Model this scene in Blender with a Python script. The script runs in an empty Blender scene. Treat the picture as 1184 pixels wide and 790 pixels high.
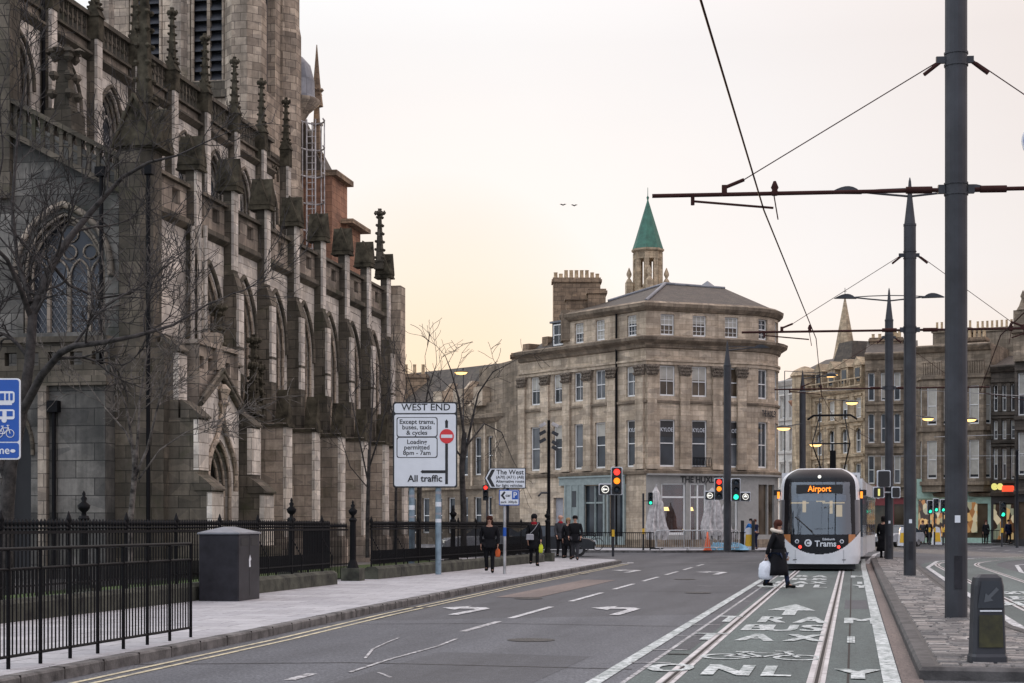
import bpy, bmesh, math, random
from mathutils import Matrix, Vector
R_ = math.radians
F = 1900.0; CX = 592.0; HY = 606.0; EYE = 1.55
TH = math.atan((986 - CX) / F)
CT, ST = math.cos(TH), math.sin(TH)
sc = bpy.context.scene
col = sc.collection

def W(px, D, z=None):
    """map bearing px (photo column) and distance D to ground coordinates"""
    r = (px - CX) / F * D
    v = (r * CT - D * ST, r * ST + D * CT)
    return v if z is None else (v[0], v[1], z)
def G(px, py, z=0.0):
    return W(px, (EYE - z) * F / (py - HY), z)
def ZH(py, D):
    return EYE + (HY - py) * D / F
def proj(p):
    D = -p[0] * ST + p[1] * CT; r = p[0] * CT + p[1] * ST
    return (CX + F * r / D, HY - F * (p[2] - EYE) / D)

# ---------------------------------------------------------------- materials
MATS = {}
def newmat(name):
    m = bpy.data.materials.new(name); m.use_nodes = True
    nt = m.node_tree; b = nt.nodes['Principled BSDF']
    MATS[name] = m
    return m, nt, b
def N(nt, t, **kw):
    n = nt.nodes.new(t)
    for k, v in kw.items():
        if k in n.inputs: n.inputs[k].default_value = v
        else: setattr(n, k, v)
    return n
def L(nt, a, b): nt.links.new(a, b)
def mixc(nt, fac, a, b, mode='MIX'):
    n = nt.nodes.new('ShaderNodeMix'); n.data_type = 'RGBA'; n.blend_type = mode
    for i, v in ((0, fac), (6, a), (7, b)):
        if isinstance(v, bpy.types.NodeSocket): L(nt, v, n.inputs[i])
        elif i == 0: n.inputs[0].default_value = v
        else: n.inputs[i].default_value = (*v[:3], 1)
    return n.outputs[2]
def ramp(nt, s, lo, hi, clo=(0, 0, 0), chi=(1, 1, 1)):
    r = nt.nodes.new('ShaderNodeValToRGB')
    r.color_ramp.elements[0].position = lo; r.color_ramp.elements[1].position = hi
    r.color_ramp.elements[0].color = (*clo, 1); r.color_ramp.elements[1].color = (*chi, 1)
    L(nt, s, r.inputs[0]); return r.outputs[0]
def noise(nt, scale, vec=None, detail=5, rough=.6, dim='3D'):
    n = nt.nodes.new('ShaderNodeTexNoise'); n.inputs['Scale'].default_value = scale
    n.inputs['Detail'].default_value = detail; n.inputs['Roughness'].default_value = rough
    if vec is not None: L(nt, vec, n.inputs['Vector'])
    return n.outputs['Fac']
def coords(nt):
    g = nt.nodes.new('ShaderNodeNewGeometry'); return g.outputs['Position']
def scaled(nt, vec, s):
    m = nt.nodes.new('ShaderNodeMapping'); m.inputs['Scale'].default_value = s; L(nt, vec, m.inputs['Vector']); return m.outputs[0]
def plain(name, c, rough=.5, metal=0., vary=.12, vs=3.0, spec=.5, bump=0, bs=30.):
    m, nt, b = newmat(name)
    pos = coords(nt)
    f = noise(nt, vs, pos)
    c2 = tuple(max(0, x * (1 - 2 * vary)) for x in c); c3 = tuple(min(1, x * (1 + vary)) for x in c)
    L(nt, ramp(nt, f, .3, .7, c2, c3), b.inputs['Base Color'])
    b.inputs['Roughness'].default_value = rough; b.inputs['Metallic'].default_value = metal
    b.inputs['Specular IOR Level'].default_value = spec
    if bump:
        bp = N(nt, 'ShaderNodeBump', Strength=bump, Distance=.02)
        L(nt, noise(nt, bs, pos), bp.inputs['Height']); L(nt, bp.outputs[0], b.inputs['Normal'])
    return m
def emis(name, c, s):
    m, nt, b = newmat(name)
    b.inputs['Base Color'].default_value = (*[x * .3 for x in c], 1)
    b.inputs['Emission Color'].default_value = (*c, 1); b.inputs['Emission Strength'].default_value = s
    return m
def interior(name, s, scale):
    m, nt, b = newmat(name); pos = coords(nt)
    v = N(nt, 'ShaderNodeTexVoronoi', Scale=scale); L(nt, scaled(nt, pos, (1.6, 1.6, 1.0)), v.inputs['Vector'])
    r = nt.nodes.new('ShaderNodeValToRGB'); e = r.color_ramp.elements; e[0].position = .0; e[0].color = (.02, .012, .008, 1); e[1].position = 1; e[1].color = (1, .82, .55, 1)
    for p, c in ((.3, (.05, .03, .02, 1)), (.45, (.45, .2, .07, 1)), (.6, (.8, .5, .2, 1)), (.72, (.25, .28, .2, 1))): q = e.new(p); q.color = c
    L(nt, v.outputs['Color'], r.inputs[0]); L(nt, r.outputs[0], b.inputs['Emission Color']); b.inputs['Emission Strength'].default_value = s; b.inputs['Base Color'].default_value = (.02, .02, .02, 1); b.inputs['Roughness'].default_value = .15
    return m
def settmat(name):
    m, nt, b = newmat(name); pos = coords(nt); g = nt.nodes.new('ShaderNodeNewGeometry')
    r = nt.nodes.new('ShaderNodeValToRGB'); e = r.color_ramp.elements; e[0].color = (.075, .07, .068, 1); e[1].color = (.36, .34, .32, 1); q = e.new(.55); q.color = (.15, .145, .14, 1); q = e.new(.8); q.color = (.22, .195, .18, 1)
    L(nt, g.outputs['Random Per Island'], r.inputs[0])
    c = mixc(nt, 1, r.outputs[0], ramp(nt, noise(nt, 16, pos, 7, .75), .3, .72, (.55, .55, .55), (1.35, 1.33, 1.3)), 'MULTIPLY')
    L(nt, c, b.inputs['Base Color']); b.inputs['Roughness'].default_value = .5; b.inputs['Specular IOR Level'].default_value = .5
    bp = N(nt, 'ShaderNodeBump', Strength=.7, Distance=.015); L(nt, noise(nt, 22, pos, 5, .7), bp.inputs['Height']); L(nt, bp.outputs[0], b.inputs['Normal'])
    return m
def masonry(name, c1, c2, mortar, bw=.62, bh=.31, soot=None, soot_lo=.45, soot_hi=.7, ms=.012, sootscale=.35, rough=.9, moss=None, streak=.5):
    m, nt, b = newmat(name)
    uv = nt.nodes.new('ShaderNodeUVMap').outputs[0]
    pos = coords(nt)
    br = N(nt, 'ShaderNodeTexBrick'); br.offset = .5
    br.inputs['Scale'].default_value = 1; br.inputs['Brick Width'].default_value = bw; br.inputs['Row Height'].default_value = bh
    br.inputs['Mortar Size'].default_value = ms; br.inputs['Mortar Smooth'].default_value = .3
    br.inputs['Color1'].default_value = (*c1, 1); br.inputs['Color2'].default_value = (*c2, 1); br.inputs['Mortar'].default_value = (*mortar, 1)
    br.inputs['Bias'].default_value = 0
    L(nt, uv, br.inputs['Vector'])
    colr = br.outputs['Color']
    wn = N(nt, 'ShaderNodeTexVoronoi', Scale=1.0); L(nt, scaled(nt, uv, (1 / bw / 1.3, 1 / bh / 1.05, 1)), wn.inputs['Vector'])
    colr = mixc(nt, .65, colr, ramp(nt, wn.outputs['Color'], .1, .9, (.62, .62, .63), (1.32, 1.28, 1.22)), 'MULTIPLY')
    fine = ramp(nt, noise(nt, 5.0, pos, 8, .7), .25, .8, (.62, .62, .62), (1.25, 1.25, 1.25))
    colr = mixc(nt, .8, colr, fine, 'MULTIPLY')
    # run-off streaks: noise stretched vertically
    st = ramp(nt, noise(nt, 1.0, scaled(nt, pos, (2.2, 2.2, .22)), 5, .65), .42, .66)
    if soot:
        big = ramp(nt, noise(nt, sootscale, pos, 6, .62), soot_lo, soot_hi)
        colr = mixc(nt, big, colr, mixc(nt, .35, soot, colr), 'MIX')
        s2 = nt.nodes.new('ShaderNodeMath'); s2.operation = 'MULTIPLY'; L(nt, st, s2.inputs[0]); s2.inputs[1].default_value = streak
        colr = mixc(nt, s2.outputs[0], colr, soot)
    if moss:
        mo = ramp(nt, noise(nt, .9, pos, 6, .7), .55, .72)
        s3 = nt.nodes.new('ShaderNodeMath'); s3.operation = 'MULTIPLY'; L(nt, mo, s3.inputs[0]); s3.inputs[1].default_value = .6
        colr = mixc(nt, s3.outputs[0], colr, moss)
    L(nt, colr, b.inputs['Base Color']); b.inputs['Roughness'].default_value = rough
    b.inputs['Specular IOR Level'].default_value = .25
    bp = N(nt, 'ShaderNodeBump', Strength=.5, Distance=.02)
    h = nt.nodes.new('ShaderNodeMath'); h.operation = 'SUBTRACT'
    L(nt, noise(nt, 9, pos, 6, .7), h.inputs[0]); L(nt, br.outputs['Fac'], h.inputs[1])
    L(nt, h.outputs[0], bp.inputs['Height']); L(nt, bp.outputs[0], b.inputs['Normal'])
    return m
def glassmat(name, tint=(.02, .025, .03), rough=.08):
    m, nt, b = newmat(name)
    pos = coords(nt)
    L(nt, ramp(nt, noise(nt, .7, pos, 2), .3, .7, tuple(x * .6 for x in tint), tuple(x * 2.0 for x in tint)), b.inputs['Base Color'])
    b.inputs['Roughness'].default_value = rough; b.inputs['Specular IOR Level'].default_value = .38
    bp = N(nt, 'ShaderNodeBump', Strength=.08, Distance=.05); L(nt, noise(nt, 1.3, pos, 1), bp.inputs['Height']); L(nt, bp.outputs[0], b.inputs['Normal'])
    return m
def clearglass(name, tint=(.9, .95, .95), gl=.2):
    m, nt, b = newmat(name)
    out = nt.nodes['Material Output']
    t = N(nt, 'ShaderNodeBsdfTransparent'); t.inputs[0].default_value = (*tint, 1)
    g = N(nt, 'ShaderNodeBsdfGlossy'); g.inputs['Roughness'].default_value = .03; g.inputs['Color'].default_value = (.9, .95, 1, 1)
    fr = N(nt, 'ShaderNodeFresnel', IOR=1.5)
    a = N(nt, 'ShaderNodeMath', operation='ADD'); L(nt, fr.outputs[0], a.inputs[0]); a.inputs[1].default_value = gl
    mx = N(nt, 'ShaderNodeMixShader'); L(nt, a.outputs[0], mx.inputs[0]); L(nt, t.outputs[0], mx.inputs[1]); L(nt, g.outputs[0], mx.inputs[2])
    L(nt, mx.outputs[0], out.inputs[0]); return m
def paintmat(name, c, under, lo=.35, hi=.5, sc1=9.0):
    """road paint worn through to what is under it"""
    m, nt, b = newmat(name); pos = coords(nt)
    wear = ramp(nt, noise(nt, sc1, pos, 8, .75), lo, hi)
    big = ramp(nt, noise(nt, 1.1, pos, 3, .6), .25, .55, (.45, .45, .45), (1, 1, 1))
    w = mixc(nt, 1.0, wear, big, 'MULTIPLY')
    dirt = ramp(nt, noise(nt, 2.5, pos, 4), .3, .7, tuple(x * .75 for x in c), c)
    L(nt, mixc(nt, w, under, dirt), b.inputs['Base Color']); b.inputs['Roughness'].default_value = .7
    return m

def make_materials():
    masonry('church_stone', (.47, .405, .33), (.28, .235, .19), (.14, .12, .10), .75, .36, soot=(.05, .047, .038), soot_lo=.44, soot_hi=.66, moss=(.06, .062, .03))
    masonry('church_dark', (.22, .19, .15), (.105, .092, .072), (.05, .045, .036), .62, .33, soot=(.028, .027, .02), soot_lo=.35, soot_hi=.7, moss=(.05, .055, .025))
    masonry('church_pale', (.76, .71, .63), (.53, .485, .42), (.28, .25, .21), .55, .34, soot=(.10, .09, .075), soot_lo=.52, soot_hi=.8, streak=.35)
    masonry('church_warm', (.58, .49, .385), (.31, .255, .2), (.13, .11, .09), .5, .33, soot=(.09, .075, .055), soot_lo=.5, soot_hi=.75)
    masonry('church_east', (.27, .26, .235), (.12, .115, .105), (.04, .04, .038), 1.05, .46, soot=(.03, .032, .03), soot_lo=.42, soot_hi=.62, sootscale=.55, moss=(.04, .045, .028))
    masonry('sandstone', (.63, .53, .41), (.45, .37, .28), (.27, .21, .15), .85, .32, soot=(.13, .10, .07), soot_lo=.46, soot_hi=.78, ms=.008, streak=.45)
    masonry('sandstone_grimy', (.38, .31, .235), (.24, .195, .145), (.15, .12, .09), .8, .32, soot=(.07, .055, .04), soot_lo=.42, soot_hi=.72, ms=.008, streak=.6)
    masonry('sandstone_far', (.56, .45, .31), (.40, .31, .21), (.16, .13, .09), .8, .32, soot=(.09, .072, .05), soot_lo=.48, soot_hi=.78, ms=.008)
    masonry('sandstone_black', (.13, .11, .092), (.09, .078, .066), (.05, .043, .037), .8, .32, soot=(.03, .026, .022), soot_lo=.4, soot_hi=.7)
    masonry('red_sandstone', (.40, .22, .14), (.30, .165, .11), (.2, .1, .07), .7, .3, soot=(.12, .08, .06), soot_lo=.55, soot_hi=.85)
    masonry('slate', (.10, .082, .066), (.07, .059, .05), (.03, .028, .026), .3, .2, soot=(.045, .04, .034), soot_lo=.5, soot_hi=.8, ms=.006, rough=.65, moss=(.09, .08, .05))
    masonry('chimney_stone', (.36, .265, .18), (.26, .19, .13), (.1, .08, .06), .5, .28, soot=(.06, .045, .035), soot_lo=.45, soot_hi=.8)
    masonry('lead', (.2, .21, .23), (.17, .18, .2), (.1, .1, .11), .6, 3.0, ms=.01, rough=.5)
    masonry('white_render', (.62, .6, .56), (.58, .56, .52), (.55, .53, .5), 2, 2, soot=(.3, .28, .25), soot_lo=.55, soot_hi=.9, ms=.004)
    plain('roof_carving', (.068, .06, .042), .95, bump=.8, bs=6, vary=.4, spec=.15)
    plain('capital_stone', (.21, .17, .13), .9, bump=.9, bs=14, vary=.4, vs=9)
    plain('copper_green', (.035, .13, .09), .65, vary=.2, vs=2)
    plain('chimney_pot', (.48, .36, .22), .8, vary=.25)
    plain('white_paint', (.72, .72, .70), .45, vary=.05)
    plain('sign_white', (.66, .69, .72), .38, vary=.03)
    plain('black_iron', (.003, .003, .004), .55, spec=.15, vary=.3, vs=8)
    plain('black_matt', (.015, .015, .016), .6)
    plain('shop_black', (.025, .024, .024), .45)
    plain('sign_black', (.012, .012, .013), .45)
    plain('sign_red', (.62, .03, .035), .4, vary=.05)
    plain('sign_blue', (.006, .075, .36), .35, vary=.04)
    plain('sign_yellow', (.7, .42, .02), .5, vary=.05)
    plain('mast_grey', (.036, .038, .044), .45, vary=.22, vs=1.8, bump=.05, spec=.35)
    plain('galvanised', (.20, .27, .32), .5, vary=.2, vs=5)
    plain('galv_rail', (.42, .42, .42), .45, metal=.6, vary=.2)
    plain('steel_bright', (.5, .5, .5), .3, metal=.9)
    plain('copper_brown', (.045, .02, .018), .95, spec=.1)
    plain('bin_grey', (.022, .021, .026), .45, vary=.25, vs=4, spec=.3)
    plain('bin_lid', (.2, .21, .23), .4)
    plain('kerb_stone', (.13, .125, .12), .85, vary=.4, vs=3.5, bump=.5, bs=25)
    plain('plinth_stone', (.06, .062, .045), .9, vary=.45, vs=2.2, bump=.7, bs=8)
    plain('teal_paint', (.23, .275, .265), .5)
    plain('shop_grey', (.29, .285, .265), .5, vary=.08)
    plain('shop_mint', (.38, .55, .46), .5)
    plain('shop_red', (.22, .035, .04), .5)
    plain('canvas', (.52, .50, .49), .8, vary=.25, vs=4)
    plain('cone_orange', (.75, .13, .04), .5)
    plain('tarp_blue', (.16, .36, .5), .5)
    plain('tram_white', (.66, .67, .68), .25, vary=.04)
    plain('tram_grey', (.13, .13, .14), .35)
    plain('tram_black', (.008, .008, .01), .25, vary=.1, spec=.3)
    plain('copper_tint', (.42, .17, .06), .3)
    plain('car_silver', (.4, .42, .44), .25)
    plain('car_black', (.02, .022, .025), .25)
    plain('tyre', (.02, .02, .02), .8)
    plain('bark', (.04, .035, .032), .9, vary=.5, vs=6, bump=.8, bs=30)
    plain('bark_pale', (.13, .115, .10), .9, vary=.5, vs=6, bump=.8, bs=30)
    plain('shrub_leaf', (.03, .045, .02), .8, vary=.4)
    plain('blind', (.42, .40, .35), .8, vary=.1)
    plain('brick_red', (.22, .06, .04), .8)
    for n, c in dict(skin=(.50, .29, .21), hair_brown=(.07, .025, .018), hair_dark=(.015, .012, .012), hair_fair=(.35, .24, .13), cloth_black=(.012, .012, .014),
                     cloth_navy=(.012, .016, .04), cloth_grey=(.05, .05, .055), denim=(.02, .03, .06), cloth_blue=(.02, .12, .35), cloth_red=(.35, .02, .03),
                     fur_pale=(.62, .55, .46), bag_white=(.72, .75, .8), bag_grey=(.32, .32, .34), bag_orange=(.55, .12, .04), bag_yellow=(.55, .62, .05), shoe=(.01, .01, .01), scarf_red=(.3, .02, .03)).items():
        plain(n, c, .9 if n != 'skin' else .55, vary=.12, vs=6, spec=.12)
    glassmat('window_glass'); glassmat('window_glass_warm', (.06, .045, .03)); glassmat('lead_glass', (.035, .04, .048), .25); glassmat('window_glass_sky', (.07, .075, .08), .12)
    glassmat('tram_glass', (.03, .04, .05), .04)
    clearglass('shop_glass', (.9, .95, .95), .03); clearglass('windscreen', (.33, .46, .6), .12)
    emis('lamp_red', (1, .035, .025), 2.6); emis('lamp_amber', (1, .22, .015), 2.0); emis('lamp_green', (.03, .9, .5), 1.8)
    emis('lamp_street', (1, .6, .22), 2.4); emis('led_amber', (1, .27, .02), 1.8); emis('cab_light', (1, .55, .22), 1.0)
    emis('sign_lit_white', (.8, .9, .8), .7); emis('sign_lit_yellow', (.9, .85, .25), .8); emis('sign_lit_red', (1, .10, .04), 1.0); emis('cross_teal', (.1, 1, .7), 3)
    interior('shop_light', .8, 2.6); interior('saloon_light', .6, 1.7)
    emis('lamp_tail', (1, .06, .04), 2); emis('lamp_white', (1, .98, .9), 1.0)
    # asphalt
    def asphalt(name, c, grain, patch):
        m, nt, b = newmat(name); pos = coords(nt)
        sp = ramp(nt, noise(nt, grain, pos, 2, .8), .33, .7, tuple(x * .4 for x in c), tuple(x * 2.0 for x in c)); sp = mixc(nt, 1, sp, ramp(nt, noise(nt, 13, pos, 5, .85), .3, .7, (.7, .7, .7), (1.35, 1.35, 1.33)), 'MULTIPLY')
        pa = ramp(nt, noise(nt, .35, scaled(nt, pos, (1.6, .35, 1)), 5, .6), .3, .7, (.78, .78, .8), (1.2, 1.18, 1.15))
        sm = ramp(nt, noise(nt, 6, pos, 4, .6), .3, .7, (.85, .85, .85), (1.12, 1.12, 1.12))
        cc = mixc(nt, 1, mixc(nt, 1, sp, pa, 'MULTIPLY'), sm, 'MULTIPLY')
        oil = ramp(nt, noise(nt, .9, scaled(nt, pos, (1.0, .12, 1)), 4, .55), .35, .62, (.72, .72, .73), (1.12, 1.12, 1.12)); cc = mixc(nt, 1, cc, oil, 'MULTIPLY')
        if patch:
            # thin repaired seams
            cr = ramp(nt, noise(nt, .8, pos, 6, .7), .495, .5); cr2 = ramp(nt, noise(nt, .8, pos, 6, .7), .5, .505, (1, 1, 1), (0, 0, 0))
            s = mixc(nt, 1, cr, cr2, 'MULTIPLY'); cc = mixc(nt, mixc(nt, 1, s, (.35, .35, .35), 'MULTIPLY'), cc, (.03, .03, .03))
        L(nt, cc, b.inputs['Base Color']); b.inputs['Roughness'].default_value = .72; b.inputs['Specular IOR Level'].default_value = .45
        bp = N(nt, 'ShaderNodeBump', Strength=.5, Distance=.01); L(nt, noise(nt, grain, pos, 2, .8), bp.inputs['Height']); L(nt, bp.outputs[0], b.inputs['Normal'])
    asphalt('asphalt', (.066, .071, .081), 30, True); asphalt('asphalt_dark', (.050, .053, .060), 60, True)
    asphalt('asphalt_green', (.062, .082, .079), 45, True); asphalt('ground_far', (.09, .088, .085), 8, False)
    asphalt('channel', (.12, .095, .085), 30, False)
    def paving(name, c1, c2, mort, bw, bh, ms, bump=.5, rough=.75, dirtc=(.12, .11, .1)):
        m, nt, b = newmat(name); pos = coords(nt)
        uv = nt.nodes.new('ShaderNodeUVMap').outputs[0]
        br = N(nt, 'ShaderNodeTexBrick'); br.offset = .37
        for k, v in (('Scale', 1), ('Brick Width', bw), ('Row Height', bh), ('Mortar Size', ms), ('Mortar Smooth', .2), ('Color1', (*c1, 1)), ('Color2', (*c2, 1)), ('Mortar', (*mort, 1))):
            br.inputs[k].default_value = v
        w = N(nt, 'ShaderNodeVectorMath', operation='MULTIPLY_ADD')
        nn = nt.nodes.new('ShaderNodeTexNoise'); nn.inputs['Scale'].default_value = 3; L(nt, pos, nn.inputs['Vector'])
        L(nt, nn.outputs['Color'], w.inputs[0]); w.inputs[1].default_value = (.03, .03, 0) if bh > .25 else (.07, .07, 0); L(nt, uv, w.inputs[2])
        L(nt, w.outputs[0], br.inputs['Vector'])
        dirt = ramp(nt, noise(nt, 1.2, scaled(nt, pos, (1, .5, 1)), 7, .7), .48, .8)
        s = N(nt, 'ShaderNodeMath', operation='MULTIPLY'); L(nt, dirt, s.inputs[0]); s.inputs[1].default_value = .55
        cc = mixc(nt, s.outputs[0], br.outputs['Color'], dirtc)
        cc = mixc(nt, 1, cc, ramp(nt, noise(nt, 14, pos, 6, .7), .25, .75, (.75, .75, .75), (1.2, 1.2, 1.2)), 'MULTIPLY')
        L(nt, cc, b.inputs['Base Color']); b.inputs['Roughness'].default_value = rough
        bp = N(nt, 'ShaderNodeBump', Strength=bump, Distance=.02)
        h = N(nt, 'ShaderNodeMath', operation='SUBTRACT'); L(nt, noise(nt, 12, pos, 4), h.inputs[0]); L(nt, br.outputs['Fac'], h.inputs[1])
        L(nt, h.outputs[0], bp.inputs['Height']); L(nt, bp.outputs[0], b.inputs['Normal'])
    paving('paving', (.40, .40, .41), (.31, .31, .325), (.13, .13, .13), .95, .62, .012, dirtc=(.2, .195, .19))
    settmat('sett'); plain('kerb_dark', (.07, .066, .064), .75, vary=.4, vs=3, bump=.5, bs=20)
    paving('cobbles', (.06, .057, .054), (.04, .038, .037), (.025, .023, .022), .27, .15, .026, bump=1.0, rough=.6, dirtc=(.07, .06, .055))
    paintmat('road_white', (.66, .67, .67), (.10, .10, .105), .38, .54)
    paintmat('road_white_old', (.60, .60, .60), (.095, .095, .10), .42, .58)
    paintmat('road_white_green', (.62, .66, .65), (.10, .13, .12), .40, .55)
    paintmat('road_yellow', (.62, .55, .36), (.11, .11, .105), .36, .52)
    paintmat('rail_concrete', (.56, .54, .53), (.26, .24, .235), .30, .5, 3.0)
    plain('rail_steel', (.22, .205, .2), .35, metal=.2, vary=.2)
    plain('rail_groove', (.02, .015, .012), .9)
    m, nt, b = newmat('grass'); pos = coords(nt)
    L(nt, ramp(nt, noise(nt, 2.2, pos, 8, .8), .35, .65, (.022, .042, .01), (.07, .12, .02)), b.inputs['Base Color']); b.inputs['Roughness'].default_value = .9
    bp = N(nt, 'ShaderNodeBump', Strength=1, Distance=.05); L(nt, noise(nt, 40, pos, 3), bp.inputs['Height']); L(nt, bp.outputs[0], b.inputs['Normal'])
make_materials()

# ---------------------------------------------------------------- object helpers
def tag(o, label=None, cat=None, group=None, kind=None):
    if label: o['label'] = label
    if cat: o['category'] = cat
    if group: o['group'] = group
    if kind: o['kind'] = kind
    return o
def empty(name, loc=(0, 0, 0), label=None, cat=None, group=None, rz=0):
    o = bpy.data.objects.new(name, None); col.objects.link(o)
    o.empty_display_size = .2
    o.location = loc; o.rotation_euler.z = rz
    return tag(o, label, cat, group)
def copy_tree(o, parent=None):
    c = o.copy(); col.objects.link(c)
    c.parent = parent
    for ch in [x for x in o.children]: copy_tree(ch, c)
    return c
def rootof(o):
    while o.parent: o = o.parent
    return o
def abs_loc(o):
    v = Vector((0, 0, 0))
    while o: v = v + Vector(o.location); o = o.parent
    return v

class M:
    """mesh builder; self.T places what is added"""
    def __init__(s, T=None): s.v = []; s.f = []; s.T = T or Matrix.Identity(4); s.sm = []
    def add(s, vs, fs, smooth=False):
        n = len(s.v); T = s.T
        s.v += [tuple(T @ Vector(p)) for p in vs]
        s.f += [tuple(i + n for i in f) for f in fs]; s.sm += [smooth] * len(fs)
        return s
    def box(s, x0, x1, y0, y1, z0, z1):
        return s.add([(x0, y0, z0), (x1, y0, z0), (x1, y1, z0), (x0, y1, z0), (x0, y0, z1), (x1, y0, z1), (x1, y1, z1), (x0, y1, z1)],
              [(0, 3, 2, 1), (4, 5, 6, 7), (0, 1, 5, 4), (1, 2, 6, 5), (2, 3, 7, 6), (3, 0, 4, 7)])
    def bbox(s, x0, x1, y0, y1, z0, z1, b=.02):
        """box with bevelled vertical and top edges"""
        pts = [(x0 + b, y0), (x1 - b, y0), (x1, y0 + b), (x1, y1 - b), (x1 - b, y1), (x0 + b, y1), (x0, y1 - b), (x0, y0 + b)]
        cx, cy = (x0 + x1) / 2, (y0 + y1) / 2
        def sh(p, d): return (p[0] - d * (1 if p[0] > cx else -1), p[1] - d * (1 if p[1] > cy else -1))
        vs = [(p[0], p[1], z0) for p in pts] + [(p[0], p[1], z1 - b) for p in pts] + [(*sh(p, b), z1) for p in pts]
        fs = [tuple(range(7, -1, -1)), tuple(range(16, 24))]
        for k in (0, 8):
            for i in range(8): j = (i + 1) % 8; fs.append((k + i, k + j, k + 8 + j, k + 8 + i))
        return s.add(vs, fs)
    def quad(s, a, b, c, d): return s.add([a, b, c, d], [(0, 1, 2, 3)])
    def poly(s, pts): return s.add(pts, [tuple(range(len(pts)))])
    def prism(s, pts, z0, z1, cap=True):
        n = len(pts)
        vs = [(p[0], p[1], z0) for p in pts] + [(p[0], p[1], z1) for p in pts]
        fs = [(i, (i + 1) % n, n + (i + 1) % n, n + i) for i in range(n)]
        if cap: fs += [tuple(range(n - 1, -1, -1)), tuple(range(n, 2 * n))]
        return s.add(vs, fs)
    def xprism(s, pts, y0, y1):
        """polygon in x-z extruded along y"""
        n = len(pts)
        vs = [(p[0], y0, p[1]) for p in pts] + [(p[0], y1, p[1]) for p in pts]
        fs = [(i, (i + 1) % n, n + (i + 1) % n, n + i) for i in range(n)] + [tuple(range(n - 1, -1, -1)), tuple(range(n, 2 * n))]
        return s.add(vs, fs)
    def yprism(s, pts, x0, x1):
        n = len(pts)
        vs = [(x0, p[0], p[1]) for p in pts] + [(x1, p[0], p[1]) for p in pts]
        fs = [(i, (i + 1) % n, n + (i + 1) % n, n + i) for i in range(n)] + [tuple(range(n - 1, -1, -1)), tuple(range(n, 2 * n))]
        return s.add(vs, fs)
    def tube(s, a, b, r0, r1=None, n=6, cap=True, smooth=True):
        r1 = r0 if r1 is None else r1
        a = Vector(a); b = Vector(b); d = (b - a)
        if d.length < 1e-6: return s
        d.normalize(); u = d.orthogonal().normalized(); w = d.cross(u)
        vs = []
        for p, r in ((a, r0), (b, r1)):
            for i in range(n):
                t = 2 * math.pi * i / n; vs.append(p + u * (r * math.cos(t)) + w * (r * math.sin(t)))
        fs = [(i, (i + 1) % n, n + (i + 1) % n, n + i) for i in range(n)]
        s.add(vs, fs, smooth)
        if cap: s.add(vs, [tuple(range(n - 1, -1, -1)), tuple(range(n, 2 * n))])
        return s
    def path(s, pts, r, n=6, r1=None):
        r1 = r if r1 is None else r1
        k = len(pts) - 1
        P = [Vector(p) for p in pts]
        prev = None; vs = []
        u = None
        for i, p in enumerate(P):
            d = (P[min(i + 1, k)] - P[max(i - 1, 0)]).normalized()
            if u is None: u = d.orthogonal().normalized()
            else:
                u = (u - d * u.dot(d)); u = u.normalized() if u.length > 1e-5 else d.orthogonal().normalized()
            w = d.cross(u); rr = r + (r1 - r) * i / max(k, 1)
            for j in range(n):
                t = 2 * math.pi * j / n; vs.append(p + u * (rr * math.cos(t)) + w * (rr * math.sin(t)))
        fs = []
        for i in range(k):
            for j in range(n):
                a = i * n + j; b = i * n + (j + 1) % n; fs.append((a, b, b + n, a + n))
        s.add(vs, fs, True); s.add(vs[:n] + vs[-n:], [tuple(range(n - 1, -1, -1)), tuple(range(n, 2 * n))])
        return s
    def lathe(s, c, prof, n=12, smooth=True, a0=0., sx=1., sy=1.):
        vs = []
        for r, z in prof:
            for i in range(n):
                t = a0 + 2 * math.pi * i / n; vs.append((c[0] + r * sx * math.cos(t), c[1] + r * sy * math.sin(t), c[2] + z))
        fs = []
        for k in range(len(prof) - 1):
            for i in range(n):
                j = (i + 1) % n; fs.append((k * n + i, k * n + j, (k + 1) * n + j, (k + 1) * n + i))
        s.add(vs, fs, smooth)
        s.add(vs[:n] + vs[-n:], [tuple(range(n - 1, -1, -1)), tuple(range(n, 2 * n))])
        return s
    def ball(s, c, r, n=8, sx=1, sy=1, sz=1):
        pr = [(r * math.sin(math.pi * k / 6), -r * sz * math.cos(math.pi * k / 6)) for k in range(7)]
        pr[0] = (r * .02, pr[0][1]); pr[-1] = (r * .02, pr[-1][1])
        return s.lathe(c, pr, n, sx=sx, sy=sy)
    def sweep(s, path, prof, closed=False, ends=True):
        """profile [(off,z)] swept along a plan path; off is to the right of travel"""
        n = len(path); rows = []
        for i in range(n):
            p = Vector(path[i][:2])
            def dirn(a, b): return (Vector(b[:2]) - Vector(a[:2])).normalized()
            if closed: d0 = dirn(path[i - 1], path[i]); d1 = dirn(path[i], path[(i + 1) % n])
            else:
                d0 = dirn(path[max(i - 1, 0)], path[max(i, 1)]); d1 = dirn(path[min(i, n - 2)], path[min(i + 1, n - 1)])
            n0 = Vector((d0.y, -d0.x)); n1 = Vector((d1.y, -d1.x)); m = (n0 + n1)
            m = m.normalized() if m.length > 1e-6 else n0
            k = 1 / max(.35, m.dot(n0)); rows.append([(p.x + m.x * o * k, p.y + m.y * o * k, z) for o, z in prof])
        q = len(prof); vs = [v for r in rows for v in r]; fs = []
        for i in range(n if closed else n - 1):
            j = (i + 1) % n
            for k in range(q if q > 2 else 1):
                l = (k + 1) % q; fs.append((i * q + k, i * q + l, j * q + l, j * q + k))
        if ends and not closed: fs += [tuple(range(q)), tuple((n - 1) * q + k for k in range(q - 1, -1, -1))]
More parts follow.
